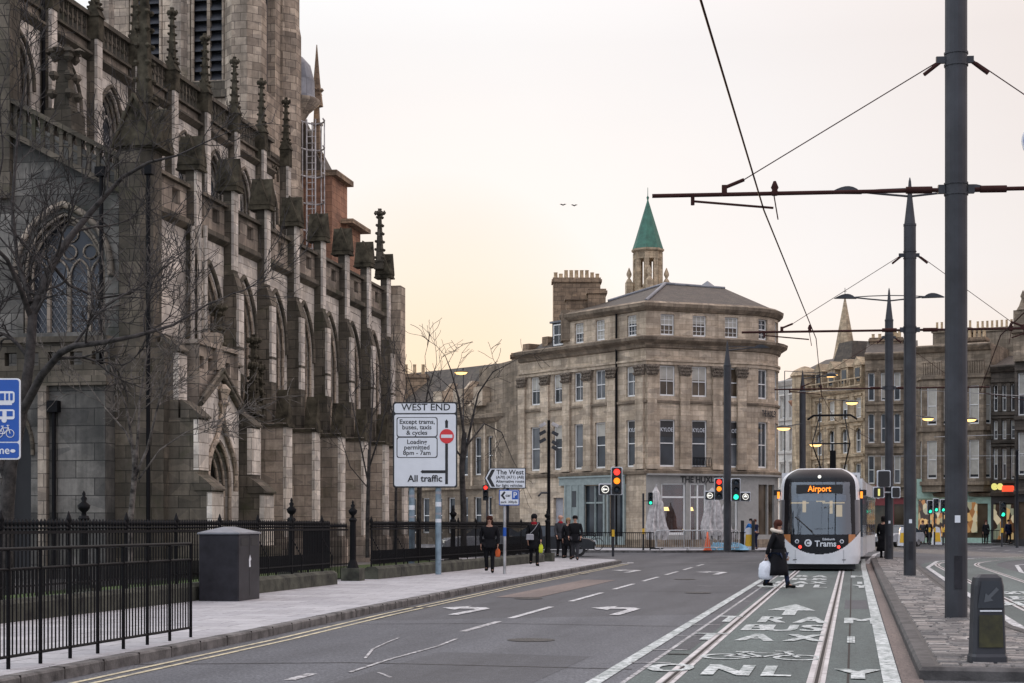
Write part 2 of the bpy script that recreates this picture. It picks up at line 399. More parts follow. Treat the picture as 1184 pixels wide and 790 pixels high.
        return s.add(vs, fs)
    def build(s, name, mat, parent=None, base=None, merge=False, smooth=False):
        me = bpy.data.meshes.new(name)
        off = abs_loc(parent) if parent is not None else Vector(base or (0, 0, 0))
        ox, oy, oz = off
        me.from_pydata([(x - ox, y - oy, z - oz) for x, y, z in s.v], [], s.f)
        bm = bmesh.new(); bm.from_mesh(me)
        if merge: bmesh.ops.remove_doubles(bm, verts=bm.verts, dist=1e-4)
        bmesh.ops.recalc_face_normals(bm, faces=bm.faces) if merge else None
        uvl = bm.loops.layers.uv.new('UVMap'); bm.normal_update()
        if smooth:
            for fa in bm.faces: fa.smooth = True
        if not merge:
            bm.faces.ensure_lookup_table()
            for i, fa in enumerate(bm.faces):
                if i < len(s.sm): fa.smooth = s.sm[i]
        for fa in bm.faces:
            nn = fa.normal
            if abs(nn.z) > .9:
                for lp in fa.loops: lp[uvl].uv = (lp.vert.co.x + ox, lp.vert.co.y + oy)
            else:
                t = Vector((-nn.y, nn.x, 0)).normalized(); b = nn.cross(t)
                if b.z < 0: b = -b
                for lp in fa.loops:
                    co = lp.vert.co + off; lp[uvl].uv = (co.dot(t), co.dot(b))
        bm.to_mesh(me); bm.free()
        me.materials.append(MATS[mat])
        o = bpy.data.objects.new(name, me); col.objects.link(o)
        if parent is not None: o.parent = parent
        else: o.location = off
        return o

def facing(p, yaw=0.0):
    """frame whose local x runs right, y away from the viewer, z up"""
    return Matrix.Translation(Vector(p)) @ Matrix.Rotation(yaw, 4, 'Z')
TXT = Matrix(((1, 0, 0, 0), (0, 0, -1, 0), (0, 1, 0, 0), (0, 0, 0, 1)))   # text plane -> upright facing -y
def text(s, size, mat, parent, T, name='lettering', ext=.004, sx=1.0, weight=.0, align='CENTER', base=None, spacing=1.0):
    cu = bpy.data.curves.new('t', 'FONT'); cu.body = s; cu.size = size; cu.align_x = align; cu.align_y = 'CENTER'
    cu.extrude = ext; cu.offset = weight * size; cu.space_character = spacing; cu.resolution_u = 3; cu.space_line = .95
    ob = bpy.data.objects.new('t', cu); col.objects.link(ob)
    dg = bpy.context.evaluated_depsgraph_get()
    me = bpy.data.meshes.new_from_object(ob.evaluated_get(dg))
    bpy.data.objects.remove(ob)
    m = M(T @ Matrix.Diagonal((sx, 1, 1, 1)))
    m.add([tuple(v.co) for v in me.vertices], [tuple(p.vertices) for p in me.polygons])
    bpy.data.meshes.remove(me)
    return m.build(name, mat, parent, base=base)

def arch(x0, x1, zs, rise, n=8):
    """points of a pointed (or round) arch from left springing to right"""
    a = (x1 - x0) / 2; Rr = (a * a + rise * rise) / (2 * a); xm = (x0 + x1) / 2
    t1 = math.atan2(rise, xm - (x0 + Rr))
    if t1 < 0: t1 += 2 * math.pi
    pts = [(x0 + Rr + Rr * math.cos(math.pi + (t1 - math.pi) * i / n), zs + Rr * math.sin(math.pi + (t1 - math.pi) * i / n)) for i in range(n + 1)]
    return pts + [(x0 + x1 - p[0], p[1]) for p in pts[-2::-1]]
def wall(m, x0, x1, z0, z1, ops, depth=.22, y=0.0):
    """wall plane at y with openings: (x0,x1,z0,z1[,rise]) rise>0 = arched head of that rise inside z1"""
    xs = sorted({x0, x1, *[o[0] for o in ops], *[o[1] for o in ops]}); zs = sorted({z0, z1, *[o[2] for o in ops], *[o[3] for o in ops]})
    xs = [x for x in xs if x0 - 1e-6 <= x <= x1 + 1e-6]; zs = [z for z in zs if z0 - 1e-6 <= z <= z1 + 1e-6]
    for i in range(len(xs) - 1):
        for j in range(len(zs) - 1):
            a, b, c, d = xs[i], xs[i + 1], zs[j], zs[j + 1]
            mx, mz = (a + b) / 2, (c + d) / 2
            if any(o[0] < mx < o[1] and o[2] < mz < o[3] for o in ops): continue
            m.quad((a, y, c), (b, y, c), (b, y, d), (a, y, d))
    for o in ops:
        rise = o[4] if len(o) > 4 else 0
        X0, X1, Z0, Z1 = o[:4]; zs_ = Z1 - rise
        e = y + depth
        m.quad((X0, y, Z0), (X0, y, zs_), (X0, e, zs_), (X0, e, Z0)); m.quad((X1, y, Z0), (X1, e, Z0), (X1, e, zs_), (X1, y, zs_))
        m.quad((X0, y, Z0), (X0, e, Z0), (X1, e, Z0), (X1, y, Z0))
        if not rise: m.quad((X0, y, Z1), (X1, y, Z1), (X1, e, Z1), (X0, e, Z1))
        else:
            A = arch(X0, X1, zs_, rise)
            h = len(A) // 2
            for k in range(len(A) - 1):
                p, q = A[k], A[k + 1]
                m.quad((p[0], y, p[1]), (q[0], y, q[1]), (q[0], e, q[1]), (p[0], e, p[1]))
                m.quad((p[0], y, p[1]), (p[0], y, Z1), (q[0], y, Z1), (q[0], y, q[1])) if True else None
def sash(parent, T, x0, x1, z0, z1, depth=.18, cols=2, rows=4, frame='white_paint', glass='window_glass', rise=0, name='window', t=.072, blind=0, y=0.):
    m = M(T); y0 = y + depth - .03; y1 = y + depth + .04
    m.box(x0, x0 + t, y0, y1, z0, z1); m.box(x1 - t, x1, y0, y1, z0, z1); m.box(x0 + t, x1 - t, y0, y1, z0, z0 + t * 1.4); m.box(x0 + t, x1 - t, y0, y1, z1 - t, z1)
    zm = (z0 + z1) / 2
    m.box(x0 + t, x1 - t, y0 - .015, y1, zm - t * .4, zm + t * .4)
    for i in range(1, cols): x = x0 + (x1 - x0) * i / cols; m.box(x - .014, x + .014, y0 + .01, y1, z0 + t, z1 - t)
    for i in range(1, rows):
        z = z0 + (z1 - z0) * i / rows
        if abs(z - zm) > .1: m.box(x0 + t, x1 - t, y0 + .012, y1, z - .013, z + .013)
    w = m.build(name, frame, parent)
    g = M(T)
    if rise:
        A = arch(x0, x1, z1 - rise, rise); g.poly([(x0, y1 - .02, z0), (x1, y1 - .02, z0)] + [(p[0], y1 - .02, p[1]) for p in A[::-1]])
    else: g.box(x0 + .01, x1 - .01, y1 - .03, y1 - .015, z0 + .01, z1 - .01)
    g.build('pane', glass, w)
    if blind: M(T).box(x0 + t, x1 - t, y1 - .045, y1 - .032, z1 - (z1 - z0) * blind, z1 - t).build('blind', 'blind', w)
    return w
# ---------------------------------------------------------------- ground, road, pavements
random.seed(3)
KERB = [(-7.25, -6), (-7.45, 5), (-7.7, 15), (-7.85, 21), (-8.15, 27), (-8.55, 40), (-8.8, 55), (-8.95, 64.5), (-9.3, 66), (-10.2, 67.2), (-13, 68), (-22, 69.5), (-40, 72)]
def sheet(name, pts, z, mat, kind='structure'):
    m = M(); m.poly([(x, y, z) for x, y in pts]); return tag(m.build(name, mat), kind=kind)
sheet('ground', [(-900, -200), (900, -200), (900, 1500), (-900, 1500)], -.012, 'ground_far')
sheet('road', [(-9.9, -8), (40, -8), (60, 150), (-45, 150), (-45, 66), (-9.9, 60)], -.004, 'asphalt_dark')
sheet('road_resurfaced', [(-9, -7.9), (-2.2, -7.9), (-2.2, 28.4), (-9, 24.5)], 0., 'asphalt')
# left pavement with kerb
inner = [(-12.9, -6), (-12.9, 60), (-14, 63), (-40, 66)]
pv = [(x - .16, y) if y < 65 else (x - .05, y - .17) for x, y in KERB]
m = M(); m.poly([(x, y, .118) for x, y in pv] + [(x, y, .118) for x, y in inner[::-1]])
tag(m.build('pavement', 'paving'), kind='structure')
m = M(); m.sweep(KERB, [(0, -.01), (.0, .10), (-.02, .122), (-.17, .122), (-.17, -.01)])
k = tag(m.build('kerb', 'kerb_stone'), kind='structure')
m = M()
for i in range(62):
    y = 4 + i * .93; x = [a[0] + (b[0] - a[0]) * (y - a[1]) / (b[1] - a[1]) for a, b in zip(KERB[:-1], KERB[1:]) if a[1] <= y <= b[1]][0]; m.box(x - .172, x + .003, y - .005, y + .005, .0, .1245)
tag(m.build('kerb_joints', 'rail_groove'), kind='structure')
sheet('churchyard_path', [(-12.4, -6), (-12.4, 60), (-60, 66), (-60, -6)], .10, 'ground_far')
sheet('churchyard_lawn', [(-13.2, -6), (-13.2, 60), (-16.5, 62), (-17.2, 41), (-16, 20), (-19, -6)], .13, 'grass')
# island with setts
def islR(y): return 2.12 if y < 30 else 2.12 + .0006 * (y - 30) ** 2 * .6
ISL = [(.68, 16.9), (.69, 30), (.70, 45), (.72, 60), (.75, 70), (1.2, 73), (1.9, 72.5), (2.3, 66), (2.2, 50), (2.12, 30), (2.2, 24), (2.6, 20), (3.6, 16.9)]
m = M(); m.poly([(x, y, .118) for x, y in ISL]); tag(m.build('traffic_island', 'cobbles'), kind='structure')
m = M(); m.sweep(ISL[::-1], [(0, -.01), (0, .1), (.03, .124), (.16, .124), (.16, -.01)], closed=True)
m2 = M(); m2.sweep(ISL, [(-.03, -.01), (-.03, .09), (.0, .126), (.14, .126), (.14, -.01)], closed=True)
tag(m2.build('island_kerb', 'kerb_dark'), kind='structure')
rs_ = random.Random(8)
def isl_x(y, right):
    E = [(16.9, 3.55), (20, 2.5), (24, 2.12), (30, 2.05), (50, 2.1), (66, 2.2), (70, 2.1), (72.5, 1.8)] if right else [(16.9, .68), (30, .69), (45, .70), (60, .72), (70, .78), (72.5, 1.2)]
    for a, b in zip(E[:-1], E[1:]):
        if a[0] <= y <= b[0]: return a[1] + (b[1] - a[1]) * (y - a[0]) / (b[0] - a[0])
    return E[-1][1]
m = M(); y = 17.1
while y < 72:
    d = rs_.uniform(.115, .165) * (1 if y < 45 else 1.6); xa, xb = isl_x(y, False) + .16, isl_x(y, True) - .14; x = xa + rs_.uniform(0, .03)
    while x < xb - .05:
        w = min(rs_.uniform(.18, .34) * (1 if y < 45 else 1.4), xb - x); g_ = .008; h = .128 + rs_.uniform(0, .012); t1, t2 = rs_.uniform(-.004, .004), rs_.uniform(-.004, .004); jj = [rs_.uniform(-.006, .006) for _ in range(4)]
        a, b, c, e = x + g_, x + w - g_, y + g_ + jj[0], y + d - g_ + jj[1]; q = .014
        m.add([(a, c, .11), (b, c, .11), (b, e, .11), (a, e, .11), (a + q, c + q, h + t1), (b - q, c + q, h + t2), (b - q, e - q, h - t1), (a + q, e - q, h - t2)], [(4, 5, 6, 7), (0, 1, 5, 4), (1, 2, 6, 5), (2, 3, 7, 6), (3, 0, 4, 7)]); x += w
    y += d
tag(m.build('island_setts', 'sett'), kind='structure')
sheet('gutter_channel', [(.46, -7), (.67, -7), (.68, 16.9), (.70, 45), (.75, 70), (.5, 70)], .004, 'channel')
# far pavements
FP = [W(500, 99), W(600, 93.5), W(665, 90), W(760, 89), W(900, 91), W(914, 94), W(925, 103), W(925, 140)]
FPb = [W(925, 160), W(400, 160), W(400, 104)]
m = M(); m.poly([(*p, .118) for p in FP] + [(*p, .118) for p in FPb]); tag(m.build('far_pavement', 'paving'), kind='structure')
m = M(); m.sweep(FP, [(-.02, -.01), (-.02, .12), (.12, .122), (.12, -.01)]); tag(m.build('far_kerb', 'kerb_stone'), kind='structure')
FR = [W(1006, 150), W(1010, 128), W(1060, 124), W(1150, 122), W(1300, 118)]
m = M(); m.poly([(*p, .118) for p in FR] + [(*W(1300, 160), .118), (*W(1006, 170), .118)]); tag(m.build('east_pavement', 'paving'), kind='structure')
m = M(); m.sweep(FR, [(-.02, -.01), (-.02, .12), (.12, .122), (.12, -.01)]); tag(m.build('east_kerb', 'kerb_stone'), kind='structure')

# green tram lane and rails
sheet('tram_lane', [(-2.19, -7), (.3, -7), (.3, 78), (-2.19, 78)], .004, 'asphalt_green')
def curved(x0, R=34., y1=70., n=16, ang=70, sgn=1):
    """straight to y1 and then bending right with radius R about (x0c)"""
    pts = [(x0, -7.0), (x0, 10.), (x0, 30.), (x0, 50.), (x0, y1)]
    return pts
def track(xc, y1, R, ang):
    def line(off):
        c = xc + R; pts = [(xc + off, -7.), (xc + off, 12.), (xc + off, 30.), (xc + off, 50.), (xc + off, y1)]
        for i in range(1, 19):
            a = R_(ang) * i / 18; r = R - off; pts.append((c - r * math.cos(a), y1 + r * math.sin(a)))
        e = pts[-1]; d = (math.sin(R_(ang)), math.cos(R_(ang))); pts.append((e[0] + d[0] * 60, e[1] + d[1] * 60)); return pts
    return line
def ribbon(m, path, w0, w1, z):
    m.sweep(path, [(w0, z), (w1, z)], ends=False)
def build_track(tl, lane):
    if lane:
        m = M(); ribbon(m, tl(0), -1.3, 1.45, .003); tag(m.build('tram_lane', 'asphalt_green'), kind='structure')
    m = M(); 
    for o in (-.7175, .7175): ribbon(m, tl(o), -.09, .09, .009)
    tag(m.build('rail_bed', 'rail_concrete'), kind='structure')
    m = M()
    for o in (-.7175, .7175): ribbon(m, tl(o), -.028, .04, .013)
    tag(m.build('tram_rails', 'rail_steel'), kind='structure')
    m = M()
    for o in (-.7175, .7175): ribbon(m, tl(o), -.012, .022, .016)
    tag(m.build('rail_groove', 'rail_groove'), kind='structure')
TL = track(-1.07, 74., 140., 20); TR = track(3.77, 62., 38., 62)
build_track(TL, False); build_track(TR, True)
# painted lines
def line_mark(mat, pts, w, z=.009, name='road_marking'):
    m = M(); ribbon(m, pts, -w / 2, w / 2, z); return tag(m.build(name, mat), kind='structure')
line_mark('road_white_green', [(.375, -7), (.375, 16), (.375, 60), (.45, 74)], .17, .012)
line_mark('road_white_green', [(-2.47, -7), (-2.47, 30), (-2.47, 66)], .15, .008)
line_mark('road_white_old', [(-2.19, -7), (-2.19, 24), (-2.19, 66)], .05, .0085)
for y in (12.6, 15.3, 18.2, 20.1, 22.6, 25.2, 33.0, 39.5):
    line_mark('road_white_old', [(-2.42, y), (-1.98, y + .02)], .06, .012)
for y0, y1 in ((15.5, 16.2), (23, 25.5), (26.4, 30.2), (32.4, 36.6), (38.6, 42.2), (44.2, 47.8), (49.8, 53.4), (55.4, 58.6), (60.4, 63.2)):
    line_mark('road_white' if y0 > 26 else 'road_white_old', [(-5.42 - .003 * y0, y0), (-5.42 - .003 * y1, y1)], .12, .006)
line_mark('road_white_old', [G(404, 778)[:2], G(450, 763)[:2], G(505, 748)[:2], G(528, 739)[:2]], .05, .007)
line_mark('road_white_old', [G(422, 762)[:2], G(431, 751)[:2], G(446, 744)[:2], G(461, 738)[:2]], .035, .0072)
line_mark('road_white_old', [G(437, 778)[:2], G(452, 784)[:2]], .04, .0072)
def kp(off, ya=-6, yb=63): 
    out = []
    for (x, y) in KERB[:8]: out.append((x + off, min(y, yb)))
    return out
line_mark('road_yellow', kp(.27), .07, .006); line_mark('road_yellow', kp(.47), .07, .006)
line_mark('road_white', [(-8.9, 63.6), (-8.6, 64.6), (-8.75, 65.6)], .25, .006)
line_mark('road_white_old', [(-8.2, 66.2), (-5, 66.4), (-1.5, 66.6)], .12, .006)
line_mark('road_white_old', [W(806, 41.4), W(818, 40.8), W(898, 41.2)], .03, .010)
# right-hand lane lines
line_mark('road_white', [(2.42, -5), (2.42, 16), (2.46, 30), (2.5, 45), (2.6, 60), (3.4, 70), (5.4, 77), (9.5, 83.5)], .15, .008)
line_mark('road_white', [(5.25, 20), (5.28, 40), (5.3, 55), (6.0, 64), (8.2, 71), (12, 76.5), (18, 81)], .14, .008)
line_mark('road_white', [(6.0, 22), (6.1, 40), (6.6, 54), (8.2, 62)], .10, .0085)
for i in range(6):
    a = W(1130 + 16 * i, 100 - 6.5 * i * .4); b = W(1139 + 16 * i, 99 - 6.5 * i * .4)
    line_mark('road_white', [a, (b[0], b[1] + 2.2)], .14, .006)
for i in range(5):
    a = W(1116 + 17 * i, 88); line_mark('road_white_old', [a, (a[0] + .45, a[1] + .1)], .3, .006)
line_mark('road_white_old', [W(1040, 96), W(1090, 100), W(1140, 108), W(1165, 118)], .2, .0065)
line_mark('road_white_old', [W(1002, 64), W(1012, 84), W(1030, 100)], .2, .0065)
line_mark('road_white_old', [W(760, 76), W(830, 77), W(890, 78)], .1, .0065)
# turn arrows (stem along the lane, bent to the left)
def turn_arrow(x, y, s=1.0, mat='road_white'):
    m = M(Matrix.Translation((x, y, .0075)) @ Matrix.Diagonal((s, s, 1, 1)))
    st = [(-.08, 0), (.17, 0), (.30, 2.9), (.05, 3.5), (-.45, 3.5), (-.45, 4.1), (-1.0, 3.1), (-.45, 2.2), (-.45, 2.75), (-.12, 2.75), (.02, 2.5)]
    m.add([(a, b, 0) for a, b in st], [(0, 1, 2, 10), (10, 2, 3, 9), (9, 3, 4, 8), (5, 6, 7)])
    return tag(m.build('road_marking', mat), kind='structure')
turn_arrow(-6.7, 27.2, .72); turn_arrow(-4.0, 27.7, .72); turn_arrow(-7.1, 52, .8); turn_arrow(-4.15, 50.5, .8)
def ahead_arrow(x, y, l, mat='road_white_green'):
    m = M(Matrix.Translation((x, y, .0125)))
    m.add([(-.11, 0, 0), (.11, 0, 0), (.11, l * .4, 0), (-.11, l * .4, 0), (-.42, l * .4, 0), (.42, l * .4, 0), (0, l, 0)], [(0, 1, 2, 3), (4, 5, 6)])
    return tag(m.build('road_marking', mat), kind='structure')
# lettering on the lane, a letter at a time: x, y near edge, width, length
def road_letter(ch, x, y, w, l, mat='road_white_green'):
    T = Matrix.Translation((x, y + l / 2, .0125)) @ Matrix.Diagonal((w / .62, l / .73, 1, 1)) 
    cu = text(ch, 1.0, mat, None, T @ Matrix.Translation((0, 0, .0009 * (ord(ch) % 5))), name='road_lettering', ext=0, weight=.0)
    for k_, dx in enumerate((-.035, .035)):
        c2_ = cu.copy(); col.objects.link(c2_); c2_.location = (dx, .0, -.00025 * (k_ + 1)); tag(c2_, kind='structure')
    return tag(cu, kind='structure')
def rowy(py): return W(900, EYE * F / (py - HY))[1]
def word_block(rows, mat='road_white_green'):
    for chs, ya, yb, xs, w in rows:
        y0, y1 = rowy(ya), rowy(yb)
        for ch, px in zip(chs, xs):
            D = EYE * F / ((ya + yb) / 2 - HY); x = W(px, D)[0]
            road_letter(ch, x, y0, w, y1 - y0, mat)
word_block([('T', 721.5, 714, [842], .36), ('RA', 721.5, 714, [892, 938], .44), ('M', 721.5, 714.5, [996], .46),
            ('BUS', 731, 723.5, [873, 903, 939], .44), ('TAX', 743, 734.5, [817, 874, 930], .42), ('I', 744, 736, [984], .2),
            ('O', 781, 771.5, [772], .36), ('N', 784.5, 771.5, [841], .42), ('L', 784.5, 771.5, [897], .36), ('Y', 786, 774, [992], .44)])
ahead_arrow(-1.07, rowy(712), 3.9)
# cycle symbol
m = M(Matrix.Translation((-1.03, rowy(765), .0125)) @ Matrix.Diagonal((1.1, 1.45, 1, 1)))
def ring(cx, cy, r, w):
    n = 20
    vs = [(cx + (r + s) * math.cos(2 * math.pi * i / n), cy + (r + s) * 1.0 * math.sin(2 * math.pi * i / n), 0) for s in (0, w) for i in range(n)]
    m.add(vs, [(i, (i + 1) % n, n + (i + 1) % n, n + i) for i in range(n)])
def bar(a, b, w=.06):
    d = (Vector(b) - Vector(a)).normalized(); q = Vector((-d.y, d.x)) * w / 2
    m.add([(a[0] + q.x, a[1] + q.y, 0), (b[0] + q.x, b[1] + q.y, 0), (b[0] - q.x, b[1] - q.y, 0), (a[0] - q.x, a[1] - q.y, 0)], [(0, 1, 2, 3)])
ring(-.38, .32, .2, .07); ring(.38, .32, .2, .07)
bar((-.38, .32), (-.2, .75)); bar((-.2, .72), (.22, .72)); bar((.38, .32), (.2, .95)); bar((-.38, .32), (0, .32)); bar((0, .32), (.22, .74)); bar((0, .32), (-.22, .8)); bar((-.32, .84), (-.12, .84)); bar((.1, .95), (.3, .95))
tag(m.build('road_marking', 'road_white_green'), kind='structure')
# second block of lettering further on
word_block([('ONLY', 680, 676.5, [888, 918, 948, 996], .4), ('TAXI', 675.6, 672.8, [900, 926, 946, 994], .36), ('BUS', 671.5, 669, [923, 936, 950], .4), ('TRAM', 668, 665.6, [905, 928, 948, 993], .38)])
word_block([('BUS', 692, 688, [1146, 1160, 1175], .4), ('TAXI', 686, 682.5, [1140, 1153, 1166, 1179], .3), ('ONLY', 699, 694, [1150, 1163, 1176, 1190], .4)])
sheet('drain_cover', [(-2.15, 19.4), (-1.9, 19.4), (-1.9, 19.5), (-2.15, 19.5)], .0125, 'rail_groove')
# ironwork and patches in the carriageway
def cover(x, y, r=.32, w=0):
    m = M()
    if w: m.poly([(x - w, y - w * .7, .0068), (x + w, y - w * .7, .0068), (x + w, y + w * .7, .0068), (x - w, y + w * .7, .0068)])
    else: m.poly([(x + r * math.cos(t), y + r * math.sin(t), .0068) for t in [2 * math.pi * i / 24 for i in range(24)]])
    tag(m.build('drain_cover', 'kerb_iron'), kind='structure')
plain('kerb_iron', (.045, .042, .04), .55, metal=.5, vary=.4, vs=14, bump=.8, bs=50)
cover(-4.2, 21.5); cover(-6.6, 33.5, .3); cover(-3.4, 37.0, .3); cover(-7.75 - .2, 29.5, w=.22); cover(-4.6, 46, .3); cover(-8.2, 50, w=.22)
def patch(pts, mat, z=.0022): sheet('road_patch', pts, z, mat)
patch([(-5.0, 13.2), (-3.1, 13.0), (-3.0, 19.0), (-4.9, 19.3)], 'asphalt_dark'); patch([(-7.4, 34), (-6.5, 34), (-6.4, 45), (-7.3, 45.2)], 'channel', .0025)
patch([(-2.15, 20.2), (-1.95, 20.2), (-1.95, 40), (-2.15, 40)], 'asphalt_dark', .0062); patch([(-.15, 30.5), (.28, 30.5), (.28, 34.0), (-.15, 34.0)], 'asphalt_dark', .0064)
for y in (17.4, 24.8, 37.5): m = M(); ribbon(m, [(-8, y - .6), (-5.5, y + .2), (-2.3, y)], -.02, .02, .0045); tag(m.build('road_seam', 'rail_groove'), kind='structure')
m = M(); ribbon(m, [(-.05, 8), (-.04, 30), (-.05, 60)], -.012, .012, .0072); tag(m.build('road_seam', 'rail_groove'), kind='structure')
# ---------------------------------------------------------------- church; local frame: x along the street, y away from it, z up
PH = math.atan((955 - CX) / F); A_ = TH - PH   # its walls stand at a slight angle to the street
ux = Vector((-math.sin(A_) * -1, math.cos(A_), 0)); ux = Vector((math.sin(PH - TH), math.cos(PH - TH), 0)); uy = Vector((-ux.y, ux.x, 0))
TC = Matrix(((ux.x, uy.x, 0, 0), (ux.y, uy.y, 0, 0), (0, 0, 1, 0), (0, 0, 0, 1)))
def CH(a, l, z=0): v = TC @ Vector((a, l, z)); return (v.x, v.y, v.z)
S_ = lambda a, l: TC @ Matrix.Translation((a, l, 0))                                  # wall facing the street
E_ = lambda a, l: TC @ Matrix.Translation((a, l, 0)) @ Matrix.Rotation(-math.pi / 2, 4, 'Z')  # wall facing the camera; x runs to the street
church = empty('church', CH(41, 18), 'soot-stained Gothic church with buttresses, crocketed pinnacles and a tower, behind the railings', 'church')
PITCH = 3.05; PIERS = [45.4 + PITCH * k for k in range(8)]
LA = 18.3
def pinnacle(m, x, y, z0, w, zt, levels=5, fin=True):
    """square shaft with gablets, tapering crocketed spirelet and finial"""
    m.box(x - w / 2, x + w / 2, y - w / 2, y + w / 2, z0, z0 + (zt - z0) * .12)
    zb = z0 + (zt - z0) * .12; n = levels
    m.box(x - w * .6, x + w * .6, y - w * .6, y + w * .6, zb, zb + .07)
    m.lathe((x, y, 0), [(w * .62, zb + .07), (w * .5, zb + .1), (w * .22, zt - .35), (w * .3, zt - .3), (w * .55, zt - .22), (w * .5, zt - .12), (w * .2, zt - .08), (w * .26, zt)], 4, False, math.pi / 4)
    for k in range(n):
        z = zb + .18 + (zt - .55 - zb) * k / max(n - 1, 1); r = w * (.5 - .26 * k / n) * .9
        for j in range(4):
            t = math.pi / 4 + j * math.pi / 2
            cx, cy = x + r * 1.25 * math.cos(t), y + r * 1.25 * math.sin(t)
            m.lathe((cx, cy, z), [(w * .05, -w * .14), (w * .17, 0), (w * .12, w * .13), (w * .03, w * .16)], 5, False)
    for j in range(4 if fin else 0):
        t = j * math.pi / 2; m.lathe((x + w * .48 * math.cos(t), y + w * .48 * math.sin(t), zt - .18), [(.02, -.09), (w * .2, 0), (.02, .1)], 5, False)
def cross_gable(m, x, y, wx, wy, z0, z1, body=.12):
    """cap with a gable on each of its four sides"""
    m.box(x - wx / 2, x + wx / 2, y - wy / 2, y + wy / 2, z0, z0 + body)
    zb = z0 + body
    m.xprism([(x - wx / 2, zb), (x + wx / 2, zb), (x, z1)], y - wy / 2 - .02, y + wy / 2)
    m.yprism([(y - wy / 2, zb), (y + wy / 2, zb), (y, z1 + .01)], x - wx / 2 - .02, x + wx / 2)
def coping(m, x0, x1, y, h, z0, zp, o=.05):
    m.yprism([(y - o, z0), (y + h, z0), (y + h, zp)], x0, x1)
def gothic_window(wp, T, x0, x1, z0, zt, rise, lights, depth, stone='church_pale', glass='lead_glass', y=0):
    """stone tracery with mullions, sub-arches, ringlets; leaded pane behind"""
    m = M(T); e = y + depth; zs = zt - rise
    w = (x1 - x0) / lights
    for i in range(1, lights): m.box(x0 + i * w - .05, x0 + i * w + .05, e - .1, e + .04, z0, zs + .05)
    def rib(pts, r=.045): m.path([(p[0], e - .03, p[1]) for p in pts], r, 4)
    rib(arch(x0 + .04, x1 - .04, zs, rise - .05), .06)
    for i in range(lights): rib(arch(x0 + i * w + .03, x0 + (i + 1) * w - .03, zs - .05, w * .75, 5), .035)
    if lights >= 3:
        for i in range(lights - 1):
            cx = x0 + (i + 1) * w; rr = w * .33
            rib([(cx + rr * math.cos(2 * math.pi * k / 12), zs + w * 1.0 + rr * math.sin(2 * math.pi * k / 12)) for k in range(13)], .03)
        cx = (x0 + x1) / 2; rr = w * .42
        rib([(cx + rr * math.cos(2 * math.pi * k / 12), zs + rise * .68 + rr * math.sin(2 * math.pi * k / 12)) for k in range(13)], .03)
    else:
        cx = (x0 + x1) / 2; rr = w * .35
        rib([(cx + rr * math.cos(2 * math.pi * k / 12), zs + rise * .45 + rr * math.sin(2 * math.pi * k / 12)) for k in range(13)], .03)
    f = m.build('window', stone, wp)
    g = M(T); A = arch(x0, x1, zs, rise); g.poly([(x0, e, z0), (x1, e, z0)] + [(p[0], e, p[1]) for p in A[::-1]])
    g.build('pane', glass, f)
    lead = M(T)
    n = int((x1 - x0) / .16)
    k = -int((zs - z0) / .22)
    for i in range(n * 2):
        xa = x0 + i * .16
        for s in (1, -1):
            a = (xa, z0) if s > 0 else (xa, z0)
            L_ = min((x1 - xa) if s > 0 else (xa - x0), (zs - z0) / 1.5)
            if L_ > .05 and x0 < xa < x1: lead.tube((xa, e - .012, z0), (xa + s * L_, e - .012, z0 + L_ * 1.5), .009, n=3, cap=False)
    for j in range(1, int((zs - z0) / .35)):
        for s in (1, -1):
            xs_ = x0 if s > 0 else x1; zz = z0 + j * .35
            L_ = min(x1 - x0, (zs - zz) / 1.5)
            if L_ > .05: lead.tube((xs_, e - .012, zz), (xs_ + s * L_, e - .012, zz + L_ * 1.5), .009, n=3, cap=False)
    lead.build('leading', 'galv_rail', f)
    return f
def hood(m, x0, x1, zs, rise, r=.07, y=-.03, ext=.12):
    A = arch(x0, x1, zs, rise); m.path([(p[0], y, p[1]) for p in [(x0, zs - ext)] + A + [(x1, zs - ext)]], r, 5)

# ---- aisle, street side
a0, a1 = 41.9, 67.6
ops = []
bays = [(PIERS[k] + .28, PIERS[k + 1] - .28) for k in range(7)]
m = M(S_(0, LA))
wop = [(b0 + .18, b1 - .18, 5.0, 9.25, 1.75) for b0, b1 in bays]
# parapet: two square holes in each bay
hop = []
for b0, b1 in [(42.4, 45.1)] + bays:
    w = (b1 - b0); c = (b0 + b1) / 2
    for d in (-.5, .5): hop.append((c + d * w * .5 - .3, c + d * w * .5 + .3, 10.72, 11.15))
wall(m, a0, a1, 0, 10.35, wop, .62)
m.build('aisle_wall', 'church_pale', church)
m = M(S_(0, LA)); wall(m, a0, a1, 10.35, 11.32, hop, .3, y=-.02); m.box(a0, a1, .28, .3, 10.35, 10.7)
m.build('parapet', 'church_stone', church)
m = M(S_(0, LA)); m.yprism([(-.16, 11.32), (.34, 11.32), (.34, 11.42), (.06, 11.5), (-.16, 11.42)], a0, a1)
m.yprism([(-.2, 10.22), (.0, 10.1), (.0, 10.4), (-.2, 10.38)], a0, a1)
m.yprism([(-.14, 4.7), (.0, 4.55), (.0, 5.0), (-.14, 4.86)], a0, a1)
m.yprism([(-.2, 0), (0, 0), (0, 1.1), (-.06, 1.1), (-.2, .9)], a0, a1)
m.build('string_course', 'church_dark', church)
